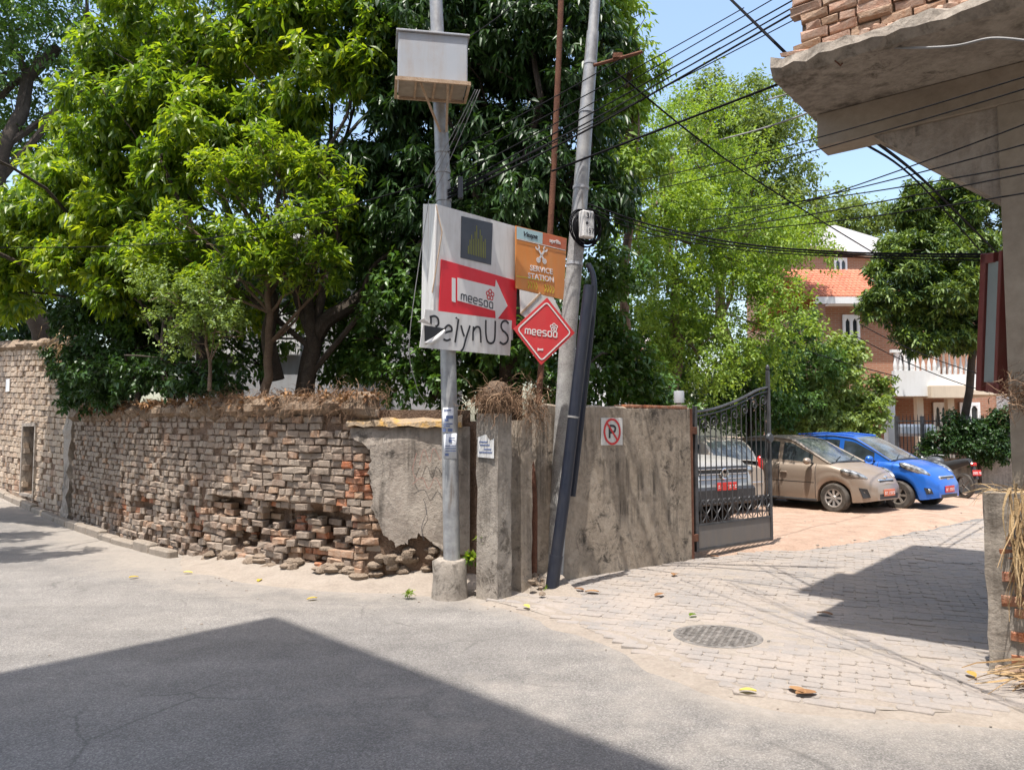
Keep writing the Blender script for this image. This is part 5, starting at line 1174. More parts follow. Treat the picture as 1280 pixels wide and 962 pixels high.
tree('yard_bush', 'leafy mid-green bush behind the cars and gate', D(930, 560, 18.4), D(930, 470, 18.4), .08, LB((880, 490, 17.6, .9), (930, 480, 18.3, 1.0), (985, 470, 18.8, 1.0), (820, 470, 17, .9), (1010, 440, 19, .9), (960, 520, 18.6, .7), (790, 430, 16.5, .8), (850, 420, 17.5, .9)), dict(ntw=2600, nl=9, L=.13, Wd=.07, droop=.4, up=.2, subs=18, tw=.3, subr=.35), M['leaf_shrub'], M['bark'], 113, cat='bush')
tree('ivy_bush', 'pale-flecked climbing bush beside the white gate post', D(1050, 560, 19.6), D(1050, 500, 19.6), .06, LB((1030, 500, 19.4, .85), (1070, 515, 19.6, .6), (1000, 520, 19.2, .7), (1090, 490, 19.8, .4), (1045, 455, 19.6, .6), (1085, 530, 19.6, .35)), dict(ntw=1700, nl=9, L=.14, Wd=.085, droop=.5, up=.2, subs=18, tw=.25, subr=.38), M['leaf_pale'], M['bark'], 114, cat='bush')
tree('conifer_tree', 'dense dark tree with bright tips in front of the brick house', D(1190, 560, 20.5), D(1185, 280, 20.5), .11, LB((1180, 260, 20.5, 1.0, .8), (1135, 320, 20, .9, .7), (1195, 320, 20, 1.1, .7), (1150, 385, 19.6, .85, .6), (1205, 390, 19.8, .9, .6), (1230, 270, 20.5, 1.0, .8), (1108, 385, 19.6, .6, .8), (1185, 425, 19.6, .65, .5), (1120, 345, 19.6, .7, .8), (1150, 430, 19.5, .5, .5), (1170, 360, 19.6, 1.0, .8), (1215, 425, 19.6, .6, .5), (1140, 260, 20.5, .6), (1215, 230, 20.5, .8), (1160, 290, 21, .9), (1232, 350, 20.5, .9), (1130, 420, 19.5, .35, .6)), dict(ntw=7000, nl=11, L=.19, Wd=.055, droop=.25, up=.5, subs=20, tw=.14, subr=.34), M['leaf_conifer'], M['bark'], 115)
tree('distant_tree', 'hazy green tree behind the white-gabled house', D(1050, 540, 48), D(1050, 300, 48), .3, LB((1010, 290, 48, 1.8), (1050, 275, 48, 1.8), (1085, 285, 48, 1.6), (1030, 300, 48, 2.0), (1075, 305, 48, 1.8)), dict(ntw=1500, nl=8, L=.3, Wd=.14, droop=.3, up=.2, subs=24, tw=.6, subr=.28), M['leaf_grey'], M['bark_light'], 116)
tree('fence_bush', 'dark clipped shrub behind the iron fence at the right', D(1225, 600, 19.5), D(1225, 540, 19.5), .05, LB((1175, 550, 19.5, .25), (1205, 540, 19.5, .25), (1240, 535, 19.4, .34), (1160, 566, 19.5, .22), (1245, 562, 19.4, .35), (1220, 560, 19.4, .3), (1190, 525, 19.5, .15), (1262, 525, 19.3, .3)), dict(ntw=1300, nl=9, L=.12, Wd=.055, droop=.4, up=.2, subs=14, tw=.2, subr=.4), M['leaf_mango'], M['bark'], 117, cat='shrub')
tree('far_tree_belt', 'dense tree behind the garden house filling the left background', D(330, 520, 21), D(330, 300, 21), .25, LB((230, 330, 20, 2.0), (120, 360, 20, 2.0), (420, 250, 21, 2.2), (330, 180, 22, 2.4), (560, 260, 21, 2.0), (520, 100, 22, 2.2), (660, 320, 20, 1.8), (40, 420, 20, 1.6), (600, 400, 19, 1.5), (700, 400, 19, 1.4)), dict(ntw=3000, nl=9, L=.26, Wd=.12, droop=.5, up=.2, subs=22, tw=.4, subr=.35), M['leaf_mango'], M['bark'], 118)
tree('understorey_bush', 'shaded leafy undergrowth between the forked trunks and the garden house', D(330, 490, 11.3), D(330, 420, 11.3), .05, LB((285, 445, 11.2, .45), (350, 395, 11.5, .5), (425, 345, 11, .55), (305, 345, 11.5, .6), (235, 375, 11.5, .6), (195, 425, 12, .6), (445, 435, 10.8, .4), (470, 370, 11, .45), (150, 390, 12.4, .6)), dict(ntw=1150, nl=9, L=.13, Wd=.06, droop=.5, up=.2, subs=12, tw=.2, subr=.36), M['leaf_shrub'], M['bark'], 119, cat='bush')
tree('broadleaf_tree', 'low bright-leaved tree hanging over the wall between hedge and forked trunk', D(215, 500, 10.9), D(205, 400, 10.9), .06, LB((110, 335, 11.6, .6, .6), (160, 375, 11.2, .5, .6), (60, 330, 12.2, .6, .6), (205, 310, 10.9, .5, .6), (240, 345, 10.3, .42, .6), (180, 320, 11, .5), (300, 385, 10.2, .3, .7), (395, 385, 10.5, .28), (440, 300, 10.4, .4), (420, 250, 10.4, .45)), dict(ntw=1500, nl=10, L=.15, Wd=.055, droop=.9, up=.25, subs=12, tw=.2, subr=.34), M['leaf_bright'], M['bark'], 121)
# tiny weeds
def weed(px, py, seed, label, n=10, L=.07, Y=None, z=0):
    c = G(px, py) if Y is None else D(px, py, Y); V, F, ti = leaves([(c + [0, 0, .03], np.array([.04, .04, .03]))], n, 5, L, L * .4, .1, .8, seed, 4, .04, .4)
    tag(link_mesh('weed', big_mesh('weed', V, F, M['leaf_bright'], c, ti), None, c), label, 'weed')
weed(513, 749, 1, 'small green weed on the dirt left of the pole footing', 9, .05)
weed(684, 742, 2, 'tiny weed at the foot of the black pipe', 5, .04)
weed(592, 702, 3, 'broad-leaved weed growing between pole and pillar', 12, .10, 7.55)
weed(603, 678, 4, 'bright green sprig on the pillar side', 5, .09, 7.5)
weed(80, 640, 5, 'green weed at the corner of the left wall', 16, .16)
# ------------------------------------------------------------------ houses and fence
def house_box(m, x0, x1, y0, y1, z0, z1, bev=0): m.box(((x0 + x1) / 2, (y0 + y1) / 2, (z0 + z1) / 2), (x1 - x0, y1 - y0, z1 - z0), bev=bev); return m
HY = 25.0; hx = lambda px, Y=HY: (px - 640) / FPX * Y; hz = lambda py, Y=HY: CAM_H + (540 - py) / FPX * Y
hs = thing('brick_house', 'orange brick house with red tile roof and white balcony at the right', 'house', (hx(1120), HY, 0))
X0, X1 = hx(1035), hx(1118); ZE = hz(377)
house_box(MB(), X0, X1, HY, HY + 6, 0, ZE).build('wall', M['house_brick'], hs)
house_box(MB(), X1 + .01, hx(1275), HY + 1.2, HY + 6, 0, ZE - .3).build('wall', M['house_brick'], hs)
m = MB(); house_box(m, X0 - .02, X1 + .02, HY - .03, HY + .0, hz(505), hz(487)); m.build('brick_band', M['house_brick'], hs)
# roof
ZR = hz(338, HY + 2.6); m = MB(); y0, y1 = HY - .45, HY + 2.6
xr0, xr1 = X0 - .5, X1 + .6
m.prism([(xr0, y0, ZE + .06), (xr1, y0, ZE + .06), (xr1 - .3, y1, ZR), (xr0, y1, ZR)], (0, 0, -.12)); rf = m.build('roof', M['roof_tile'], hs)
m = MB(); m.prism([(xr0, y1 + .0, ZR), (xr1 - .3, y1, ZR), (xr1, y1 + 3.6, ZE), (xr0, y1 + 3.6, ZE)], (0, 0, -.12)); m.build('roof_slope', M['roof_tile'], hs)
nr, nc = 11, 20; tm = MB(); tm.tube([(0, -.17, .02), (0, .17, .0)], .075, 6); tme = tm.mesh('tile', M['roof_tile'], None, True)
sl_ = np.array([0, y1 - y0, ZR - ZE - .06]); sln = nrm(sl_); ang = math.atan2(sln[2], sln[1])
for i in range(nr):
    for j in range(nc):
        x = xr0 + .08 + (xr1 - xr0 - .3) * j / nc; f = (i + .5) / nr; p = np.array([x, y0, ZE + .06]) + sl_ * f + [0, 0, .03]
        o = bpy.data.objects.new('tile', tme); COL.objects.link(o); o.parent = rf; o.location = p - ORG[hs.name]; o.rotation_euler = (ang, 0, 0)
m = MB(); house_box(m, xr0 - .02, xr1 + .02, y0 - .06, y0 - .01, ZE - .12, ZE + .1); m.build('gutter', M['white_paint'], hs)
m = MB(); house_box(m, X0, X1 + .25, HY - .4, HY - .001, ZE - .13, ZE - .08); m.build('eave', M['white_paint'], hs)
# tall white window of two arched tiers
def window(par, px0, px1, py0, py1, Y, cols, rows):
    x0, x1, z0, z1 = hx(px0, Y), hx(px1, Y), hz(py1, Y), hz(py0, Y); w = thing_part('window', par); ww, hh = (x1 - x0) / cols, (z1 - z0) / rows
    m = MB(); house_box(m, x0, x1, Y - .02, Y + .0, z0, z1); fo_ = m.build('window', M['window_dark'], par)
    m = MB()
    for i in range(cols + 1): house_box(m, x0 + ww * i - .045, x0 + ww * i + .045, Y - .08, Y - .022, z0 - .04, z1 + .04)
    for j in range(rows + 1): house_box(m, x0 - .04, x1 + .04, Y - .075, Y - .023, z0 + hh * j - .06, z0 + hh * j + .06)
    for i in range(cols):
        for j in range(rows):
            cx = x0 + ww * (i + .5); zt = z0 + hh * (j + 1) - .05
            for sg in (-1, 1): m.prism([(cx + sg * (ww / 2), Y - .07, zt), (cx + sg * (ww / 2 - .12), Y - .07, zt), (cx + sg * ww / 2, Y - .07, zt - .2)], (0, .04, 0))
    m.build('frame', M['white_paint'], fo_); return fo_
def thing_part(n, p): return None
window(hs, 1057, 1075, 395, 457, HY, 2, 2)
window(hs, 1167, 1189, 505, 535, HY + 1.2 - .02, 3, 1); window(hs, 1122, 1142, 440, 470, HY + 1.2 - .02, 2, 1); window(hs, 1200, 1222, 505, 530, HY + 1.2 - .02, 2, 1)
# balcony: slab, white parapet, balusters
BY = 23.4; bx0, bx1 = hx(1119, BY), hx(1275, BY); zs0, zs1 = hz(493, BY), hz(463, BY)
m = MB(); house_box(m, bx0, bx1, BY, HY + 1.19, zs0, zs0 + .15); m.build('balcony_slab', M['cream_paint'], hs)
m = MB(); house_box(m, bx0, bx0 + 1.35, BY - .03, BY + .15, zs0 - .05, zs1); house_box(m, bx0 + 1.351, bx1, BY + .1, BY + .28, zs0 + .05, zs1 - .1); m.build('parapet', M['white_paint'], hs)
m = MB(); house_box(m, bx0 + 1.0, bx0 + 2.2, BY - .25, BY + .09, zs0 - .12, zs0 + .28, .02); m.build('balcony_bracket', M['cream_paint'], hs)
zr = hz(440, BY); m = MB(); house_box(m, bx0 - .04, bx1, BY + .02, BY + .16, zr, zr + .09); m.build('handrail', M['white_paint'], hs)
bal = MB(); bal.lathe([(.03, 0), (.055, .05), (.06, .16), (.03, .3), (.025, .42), (.045, .5)], (0, 0, 0), (0, 0, 1), 8); bme = bal.mesh('baluster', M['white_paint'], None, True)
n_ = 22; zb0 = zs1 - .02
for k in range(n_):
    o = bpy.data.objects.new('baluster', bme); COL.objects.link(o); o.parent = hs; o.location = np.array([bx0 + .08 + (bx1 - bx0) * k / n_, BY + .09 + (.1 if k > 7 else 0), zb0 - (.1 if k > 7 else 0)]) - ORG[hs.name]; o.scale = (1, 1, (zr - zb0 + (.1 if k > 7 else 0)) / .5)
for px in (1157, 1196):
    m = MB(); house_box(m, hx(px, BY) - .1, hx(px, BY) + .1, BY + .3, BY + .5, 0, zs0 - .001); m.build('column', M['cream_paint'], hs)
    m = MB(); house_box(m, hx(px + 32, BY) - .09, hx(px + 32, BY) + .09, BY + .3, BY + .48, zs0 + .151, ZE - .4); m.build('column', M['house_brick'], hs)
m = MB(); house_box(m, hx(1118, 22), hx(1166, 22), 21.8, 22.2, hz(545, 22), hz(530, 22), .08); o = m.build('white_planter_wall', M['white_paint']); o.name = 'garden_parapet'; tag(o, 'low white rounded parapet behind the iron fence', 'wall')
m = MB(); house_box(m, hx(1107, 20.5), hx(1117, 20.5), 20.4, 20.65, 0, hz(498, 20.5), .02); o = m.build('gate_post', M['white_paint']); tag(o, 'square white gate post between bush and iron fence', 'post')
# white gabled house behind and a pale block further right
g = thing('gabled_house', 'white gabled upper storey rising behind the tiled roof', 'house', (hx(1045, 36), 36, 0))
x0, x1, xm = hx(985, 36), hx(1102, 36), hx(1046, 36); ze, zm = hz(318, 36), hz(281, 36)
house_box(MB(), x0, x1 - .2, 36, 42, 0, ze).build('wall', M['house_brick'], g)
m = MB(); m.prism([(x0 - .3, 35.6, hz(300, 36)), (x1 + .2, 35.6, ze - .15), (x1 + .2, 35.6, hz(300, 36)), (xm, 35.6, zm), (x0 + .5, 35.6, hz(287, 36))], (0, 6, 0)); m.build('gable', M['white_paint'], g)
window(g, 1048, 1062, 322, 338, 36 - .02, 2, 1)
m = MB(); q = D(1020, 245, 37); m.tube([q - [0, 0, 3], q + [0, 0, .4]], .04, 5); m.tube([q + [-.9, 0, .2], q + [.9, 0, .3]], .03, 5); o = m.build('roof_antenna', M['black_iron']); tag(o, 'thin roof antenna against the sky above the white gable', 'antenna')
b2 = thing('pale_block', 'pale far building glimpsed between the dark tree and maroon frame', 'building', (hx(1225, 42), 42, 0))
house_box(MB(), hx(1180, 42), hx(1300, 42), 42, 48, 0, hz(395, 42)).build('wall', M['white_paint'], b2)
m = MB(); house_box(m, hx(1178, 42), hx(1302, 42), 41.6, 41.99, hz(400, 42), hz(392, 42)); m.build('cornice', M['cream_paint'], b2)
m = MB(); m.prism([(hx(1180, 40), 39, hz(458, 40)), (hx(1300, 40), 39, hz(458, 40)), (hx(1300, 40), 41.5, hz(438, 40)), (hx(1180, 40), 41.5, hz(438, 40))], (0, 0, -.1)); m.build('porch_roof', M['roof_tile'], b2)
for px in (1212, 1226): window(b2, px, px + 9, 425, 440, 42 - .02, 2, 1)
fh = thing('far_house', 'pinkish house glimpsed through the leaves above the yard wall', 'house', (hx(790, 30), 30, 0))
house_box(MB(), hx(745, 30), hx(850, 30), 30, 36, 0, hz(415, 30)).build('wall', M['white_paint'], fh)
m = MB(); m.prism([(hx(740, 30), 29.6, hz(438, 30)), (hx(855, 30), 29.6, hz(438, 30)), (hx(855, 30), 31.5, hz(425, 30)), (hx(740, 30), 31.5, hz(425, 30))], (0, 0, -.1)); m.build('porch_roof', M['roof_tile'], fh)
window(fh, 775, 790, 445, 470, 30 - .02, 2, 1)
# grey garden house behind the left trees
gh = thing('garden_house', 'grey garden house with barred windows behind the left trees', 'house', (hx(380, 14), 14, GZ))
house_box(MB(), hx(210, 14), hx(560, 14), 14, 18, GZ - .2, hz(300, 14)).build('wall', M['grey_house'], gh)
m = MB(); house_box(m, hx(205, 14), hx(565, 14), 13.6, 13.99, hz(302, 14), hz(294, 14)); m.build('eave', M['white_paint'], gh)
for px in (265, 340, 440): window(gh, px, px + 32, 385, 440, 14 - .02, 6, 1)
# iron fence and low wall at the back of the yard
fy = 19.9; fb = thing('iron_fence', 'black iron railing on a low dark wall behind the blue car', 'fence', (hx(1190, fy), fy, 0))
xa, xb = hx(1119, fy), hx(1275, fy)
m = MB(); house_box(m, xa, xb, fy - .1, fy + .1, 0, hz(572, fy)); m.build('plinth', M['concrete'], fb)
for z in (hz(570, fy) + .06, hz(523, fy) - .08):
    m = MB(); house_box(m, xa, xb, fy - .02, fy + .02, z, z + .03); m.build('rail', M['black_iron'], fb)
bm_ = MB(); bm_.tube([(0, 0, 0), (0, 0, 1.0), (0, 0, 1.12)], [.012, .012, .002], 5); bme = bm_.mesh('bar', M['black_iron'])
for k in range(34):
    o = bpy.data.objects.new('bar', bme); COL.objects.link(o); o.parent = fb; o.location = np.array([xa + (xb - xa) * k / 34, fy, hz(572, fy)]) - ORG[fb.name]; o.scale = (1, 1, (hz(523, fy) - hz(572, fy)))
for px in (1120, 1152, 1210, 1240):
    m = MB(); house_box(m, hx(px, fy) - .035, hx(px, fy) + .035, fy - .04, fy + .04, 0, hz(520, fy)); m.build('post', M['black_iron'], fb)
m = MB(); house_box(m, hx(1208, 20.3), hx(1290, 20.3), 20.25, 20.4, 0, hz(533, 20.3)); o = m.build('sheet_gate', M['print_dark']); tag(o, 'dark sheet metal screen behind the shrubs at the right', 'screen')

# ------------------------------------------------------------------ cars
def lathe_wheel(root, x, y, r, w, side, rim, spokes):
    t_ = 1 if side > 0 else -1; c = np.array([x, y, r])
    m = MB(); m.lathe([(r * .62, -w * .5), (r * .9, -w * .52), (r, -w * .38), (r, w * .38), (r * .9, w * .52), (r * .64, w * .5), (r * .62, w * .4)], c, (0, t_, 0), 30); wh = m.build('wheel', M['tyre'], root, True)
    m = MB(); m.lathe([(.001, w * .40), (r * .14, w * .42), (r * .18, w * .36), (r * .2, w * .30)], c, (0, t_, 0), 20)
    for k in range(spokes):
        a = 2 * math.pi * k / spokes; u = np.array([math.cos(a), 0, math.sin(a)]); v = np.array([-math.sin(a), 0, math.cos(a)]); P = []
        for q, ww in ((.14, .13), (.58, .17)): P += [c + u * r * q - v * r * ww / 2 + [0, t_ * w * (.38 if q < .3 else .44), 0], c + u * r * q + v * r * ww / 2 + [0, t_ * w * (.38 if q < .3 else .44), 0]]
        m.prism([P[0], P[1], P[3], P[2]], (0, -t_ * .03, 0))
    m.lathe([(r * .55, w * .40), (r * .57, w * .47), (r * .635, w * .47), (r * .64, w * .40)], c, (0, t_, 0), 30); m.build('rim', rim, wh, False)
    m = MB(); m.lathe([(.001, w * .22), (r * .6, w * .24)], c, (0, t_, 0), 20); m.build('brake_disc', M['black_plastic'], wh)
def car(label, loc, heading, p, paint, glass, screen, group='cars parked in the yard'):
    L, Wd, wr, xf, xr = p['L'], p['W'], p['wr'], p['xf'], p['xr']; h = math.radians(heading)
    root = thing('parked_car', label, 'car', loc, group, rotz=math.atan2(math.cos(h), math.sin(h)))
    ip = lambda x, tab: np.interp(x, [q[0] for q in tab], [q[1] for q in tab])
    key = [q[0] for q in p['belt']] + [q[0] for q in p['plan']] + [q for g in p['side_glass'] for q in g] + [p['ws'][0], p['ws'][1], p['rw'][0], p['rw'][1]]
    xs = np.unique(np.round(np.r_[np.linspace(-L / 2, L / 2, 64), key, [xf + wr * q for q in np.linspace(-1.2, 1.2, 15)], [xr + wr * q for q in np.linspace(-1.2, 1.2, 15)]], 3)); xs = xs[np.r_[True, np.diff(xs) > .012]]
    sm = lambda tab: np.convolve(np.pad(ip(np.linspace(-L / 2, L / 2, 241), tab), 7, mode='edge'), np.hanning(17)[1:-1] / np.hanning(17)[1:-1].sum(), 'valid')
    lin = np.linspace(-L / 2, L / 2, 241)
    zt = np.interp(xs, lin, sm(p['belt'])); hw = Wd / 2 * np.interp(xs, lin, sm(p['plan'])); z0 = ip(xs, p['sill'])
    ar = np.zeros_like(xs)
    for xw in (xf, xr):
        R = wr + .055; d = R * R - (xs - xw) ** 2; ar = np.maximum(ar, np.where(d > 0, wr + np.sqrt(np.maximum(d, 0)) * 1.0, 0))
    zb = np.maximum(z0, ar); cr = p.get('crown', .05); gx0, gx1 = p['roof'][0][0], p['roof'][-1][0]
    rows = []
    bulge = [(.0, z0 * 0 + 0, 0), ]
    f = lambda q: zb + (zt - zb) * q
    sec = [(0 * hw, z0), (hw * .66, z0), (hw * .66, zb), (hw * .965, zb), (hw * .99, f(.18)), (hw * 1.0, f(.42)), (hw * .985, f(.5)), (hw * .99, f(.62)), (hw * .985, f(.8)), (hw * .955, f(.93)), (hw * .90, zt), (hw * .6, zt + cr * .7), (hw * 0, zt + cr)]
    half = np.array([np.stack([xs, y, z], 1) for y, z in sec])                        # rows x stations
    full = np.concatenate([half, (half * [1, -1, 1])[::-1]])
    m = MB(); m.grid(full)
    for e in (0, -1): m.add(full[:, e], [tuple(range(len(full)))])
    # greenhouse
    gi = (xs >= gx0 - 1e-6) & (xs <= gx1 + 1e-6); gxs = xs[gi]; gzt = zt[gi]; ghw = hw[gi]; grf = np.maximum(np.interp(gxs, lin, sm([(-L / 2, p['roof'][0][1])] + p['roof'] + [(L / 2, p['roof'][-1][1])])), gzt + .001); hm = p['H'] - .9
    hgt = grf - gzt; yr = ghw * (.90 - .20 * np.clip(hgt / hm, 0, 1))
    lerp = lambda q: (ghw * .895 + (yr - ghw * .895) * q, gzt + hgt * q * .94)
    gs = [lerp(0), lerp(.10), lerp(.86), (yr, gzt + hgt * .95), (yr * .90, grf), (yr * .5, grf + .02), (yr * 0, grf + .028)]
    gh_ = np.array([np.stack([gxs, y, z], 1) for y, z in gs]); nr_, nc_ = gh_.shape[:2]
    body = MB(); parts = {}
    for sg in (1, -1):
        A = gh_ * [1, sg, 1]
        fb_ = {}
        for i in range(nr_ - 1):
            for j in range(nc_ - 1):
                xm = (gxs[j] + gxs[j + 1]) / 2; k = 'b'
                if i == 1 and hgt[j:j + 2].min() > .10:
                    for q, (a, b) in enumerate(p['side_glass']):
                        if a < xm < b: k = 's%d%d' % (q, sg)
                if i >= 4 and p['ws'][0] < xm < p['ws'][1]: k = 'w'
                if i >= 4 and p['rw'][0] < xm < p['rw'][1]: k = 'r'
                if i == 3 and p['ws'][0] + .12 < xm < p['ws'][1] and 0: k = 'w'
                fb_.setdefault(k, []).append((A[i, j], A[i + 1, j], A[i + 1, j + 1], A[i, j + 1]))
        for k, Q in fb_.items():
            tgt = body if k == 'b' else parts.setdefault(k, MB())
            for q in Q: tgt.add(np.array(q), [(0, 1, 2, 3)])
    m.add(np.vstack(body.v), body.f)
    me = m.mesh('body', paint, None, True); bm = bmesh.new(); bm.from_mesh(me); bmesh.ops.remove_doubles(bm, verts=bm.verts, dist=.0015); bmesh.ops.recalc_face_normals(bm, faces=bm.faces)
    for e in bm.edges:
        if len(e.link_faces) == 2 and e.calc_face_angle(0) > math.radians(42): e.smooth = False
    bm.to_mesh(me); bm.free(); link_mesh('body', me, root)
    for k, q in parts.items():
        me = q.mesh('g', screen if k in 'wr' else glass, None, True); bm = bmesh.new(); bm.from_mesh(me); bmesh.ops.remove_doubles(bm, verts=bm.verts, dist=.0015); bmesh.ops.recalc_face_normals(bm, faces=bm.faces); bm.to_mesh(me); bm.free()
        link_mesh({'w': 'windscreen', 'r': 'rear_window'}.get(k, 'side_window'), me, root)
    for xw in (xf, xr):
        for sg in (-1, 1): lathe_wheel(root, xw, sg * (Wd / 2 - .10), wr, .18, sg, p['rim'], p['spokes'])
    hy = lambda x: float(np.interp(x, xs, hw)); zf = lambda x, q: float(np.interp(x, xs, f(q)))
    for sg in (-1, 1):
        x = p['ws'][1] - .38; z = float(np.interp(x, xs, zt)) + .06
        m = MB(); m.ell((x, sg * (hy(x) + .09), z), (.075, .10, .07), None, 12, 8); mi = m.build('mirror', p.get('mirror', paint), root, True)
        m = MB(); m.tube([(x + .03, sg * hy(x) * .9, z - .05), (x, sg * (hy(x) + .02), z - .02)], .022, 6); m.build('stalk', M['black_plastic'], mi)
        for xh in p['handles']:
            m = MB(); m.box((xh, sg * (hy(xh) + .008), zf(xh, .74)), (.15, .03, .028), bev=.008); m.build('door_handle', paint, root)
        for xd in p['seams']:
            P = [(xd + .0, sg * (hy(xd) * y + .002), zf(xd, q)) for q, y in ((.02, .967), (.18, .992), (.42, 1.002), (.5, .988), (.62, .992), (.8, .987), (.93, .958), (1, .905))]
            mm = ribbon(P, .010, (0, sg, 0), .004); mm.build('door_seam', M['black_plastic'], root)
    edge_ = lambda x: (float(np.interp(x, gxs, yr)), float(np.interp(x, gxs, gzt + hgt * .95)))
    xc = p['ws'][1]; zc = float(np.interp(xc, xs, zt)) + cr * .8
    m = MB(); m.tube([(xc - .02, -hy(xc) * .74, zc - .02), (xc + .03, -hy(xc) * .4, zc + .004), (xc + .05, 0, zc + .016), (xc + .03, hy(xc) * .4, zc + .004), (xc - .02, hy(xc) * .74, zc - .02)], .03, 6); m.build('cowl', M['black_plastic'], root, True)
    for y0 in (-.42, .12):
        gz = lambda x: float(np.interp(x, gxs, grf)) + .035
        m = MB(); m.tube([(xc - .02, y0, gz(xc - .02)), (xc - .10, y0 + .22, gz(xc - .10)), (xc - .16, y0 + .42, gz(xc - .16))], .009, 5); m.build('wiper', M['black_plastic'], root)
    for sg in (-1, 1):
        m = MB(); a_, b_ = xr + wr + .07, xf - wr - .07; m.tube([(x_, sg * (hy(x_) * .955), zf(x_, .02)) for x_ in np.linspace(a_, b_, 9)], .03, 6); m.build('sill', M['black_plastic'], root, True)
        P = [(x_, sg * (hy(x_) * .988 + .003), zf(x_, .5)) for x_ in np.linspace(a_ + .05, b_ - .05, 9)]; ribbon(P, .012, (0, sg, 0), .004).build('side_crease', M['black_plastic'], root)
    return root, dict(edge=edge_, xs=xs, hy=hy, zf=zf, zt=lambda x: float(np.interp(x, xs, zt)))
def lamp(root, name, c, r, rot, mat, sg):
    m = MB(); m.ell(c, r, None, 14, 9, rot=rot); return m.build(name, mat, root, True)
def Rz(a): return np.array(Matrix.Rotation(a, 3, 'Z'))
def Ry(a): return np.array(Matrix.Rotation(a, 3, 'Y'))
def plate(root, x, z, face, mat, w=.42, tilt=0, y=0):
    m = MB(); m.box((x, y, z), (.015, w, .13), bev=.003); pl = m.build('number_plate', mat, root)
    m = MB(); n = 7
    for k in range(n):
        yy = y + (-w * .42 + w * .84 * k / (n - 1)); 
        if k == 2: continue
        xx = x + face * .009; m.box((xx, yy, z + .012), (.003, .03, .018)); m.box((xx, yy - .01, z - .012), (.003, .008, .05)); m.box((xx, yy + .012 * (-1) ** k, z - .02), (.003, .02, .012))
    m.build('plate_marks', M['print_white'], pl)
HB = dict(L=3.6, W=1.6, H=1.49, wr=.285, xf=1.09, xr=-1.29, belt=[(-1.8, .86), (-1.6, .97), (-1.2, .99), (0, .95), (.7, .93), (1.0, .93), (1.35, .84), (1.6, .72), (1.74, .60), (1.8, .50)],
          plan=[(-1.8, .78), (-1.72, .88), (-1.4, .97), (-.5, 1), (.9, 1.0), (1.3, .96), (1.55, .86), (1.7, .72), (1.8, .52)], sill=[(-1.8, .36), (-1.6, .26), (-1.2, .21), (1.3, .20), (1.6, .22), (1.8, .26)],
          roof=[(-1.74, .96), (-1.62, 1.20), (-1.42, 1.41), (-1.0, 1.475), (-.3, 1.49), (.12, 1.44), (.5, 1.22), (1.02, .935)], side_glass=[(-1.36, -1.05), (-.98, -.16), (-.06, .62)], ws=(.16, .99), rw=(-1.72, -1.45),
          rim=M['alloy'], spokes=8, handles=(-.78, .02), seams=(-1.0, -.1, .72))
def facing(px, depth_wheel, p, heading, side=-1):
    """world position of the car origin when its near front wheel touches the ground there"""
    h = math.radians(heading); f = np.array([math.sin(h), math.cos(h), 0]); l = np.array([-f[1], f[0], 0]); return depth_wheel - f * p['xf'] - l * side * (p['W'] / 2 - .10)
# bronze hatchback
o1 = facing(0, G(1045, 642), HB, 142); o1[2] = .03
c1, q = car('bronze dusty hatchback parked beside the open gate', o1, 142, HB, M['paint_brown'], M['car_glass'], M['car_screen'])
for sg in (-1, 1):
    lamp(c1, 'headlight', (1.45, sg * .655, .752), (.26, .075, .07), Rz(-sg * .52) @ Ry(.33), M['lamp_glass'], sg)
    m = MB(); m.prism([(x_, sg * (q['hy'](x_) + .012), z_) for x_, z_ in ((1.56, .50), (1.68, .48), (1.72, .32), (1.62, .30))], (-.05, -sg * .05, 0)); m.build('fog_lamp_recess', M['black_plastic'], c1)
m = MB(); m.box((1.735, 0, .615), (.05, .62, .085), bev=.02); gr = m.build('grille', M['chrome'], c1); m = MB(); m.box((1.752, 0, .615), (.03, .56, .05), bev=.01); m.build('grille_mesh', M['black_plastic'], gr)
m = MB(); m.box((1.775, 0, .33), (.06, .74, .13), bev=.02); m.build('bumper_intake', M['black_plastic'], c1)
plate(c1, 1.815, .40, 1, M['plate_orange'])
m = MB(); m.ell((1.74, 0, .69), (.02, .07, .035)); m.build('emblem', M['chrome'], c1, True)
for sg in (-1, 1): m = MB(); P = [(x, sg * (q['edge'](x)[0] + .004), q['edge'](x)[1]) for x in np.linspace(-1.3, .96, 22)]; m.tube(P, .012, 5); m.build('window_trim', M['alloy_dusty'], c1, True)
# blue hatchback
BB = dict(HB); BB.update(W=1.6, rim=M['alloy_dusty'], spokes=6, xf=1.12, xr=-1.255, wr=.29, handles=(.02,),
    belt=[(-1.8, .9), (-1.6, 1.02), (-1.2, 1.05), (-.4, 1.0), (.4, .95), (.85, .96), (1.15, .93), (1.45, .84), (1.65, .74), (1.76, .60), (1.8, .50)],
    roof=[(-1.74, 1.0), (-1.64, 1.24), (-1.45, 1.43), (-1.0, 1.50), (-.3, 1.52), (.15, 1.46), (.5, 1.26), (.98, .97)], plan=[(-1.8, .78), (-1.72, .88), (-1.4, .97), (-.5, 1), (.9, 1.0), (1.3, .97), (1.58, .88), (1.72, .74), (1.8, .56)], crown=.06)
o2 = facing(0, G(1125, 638), BB, 141); o2[2] = .03
c2, q = car('bright blue hatchback parked behind the bronze car', o2, 141, BB, M['paint_blue'], M['car_glass'], M['car_screen'])
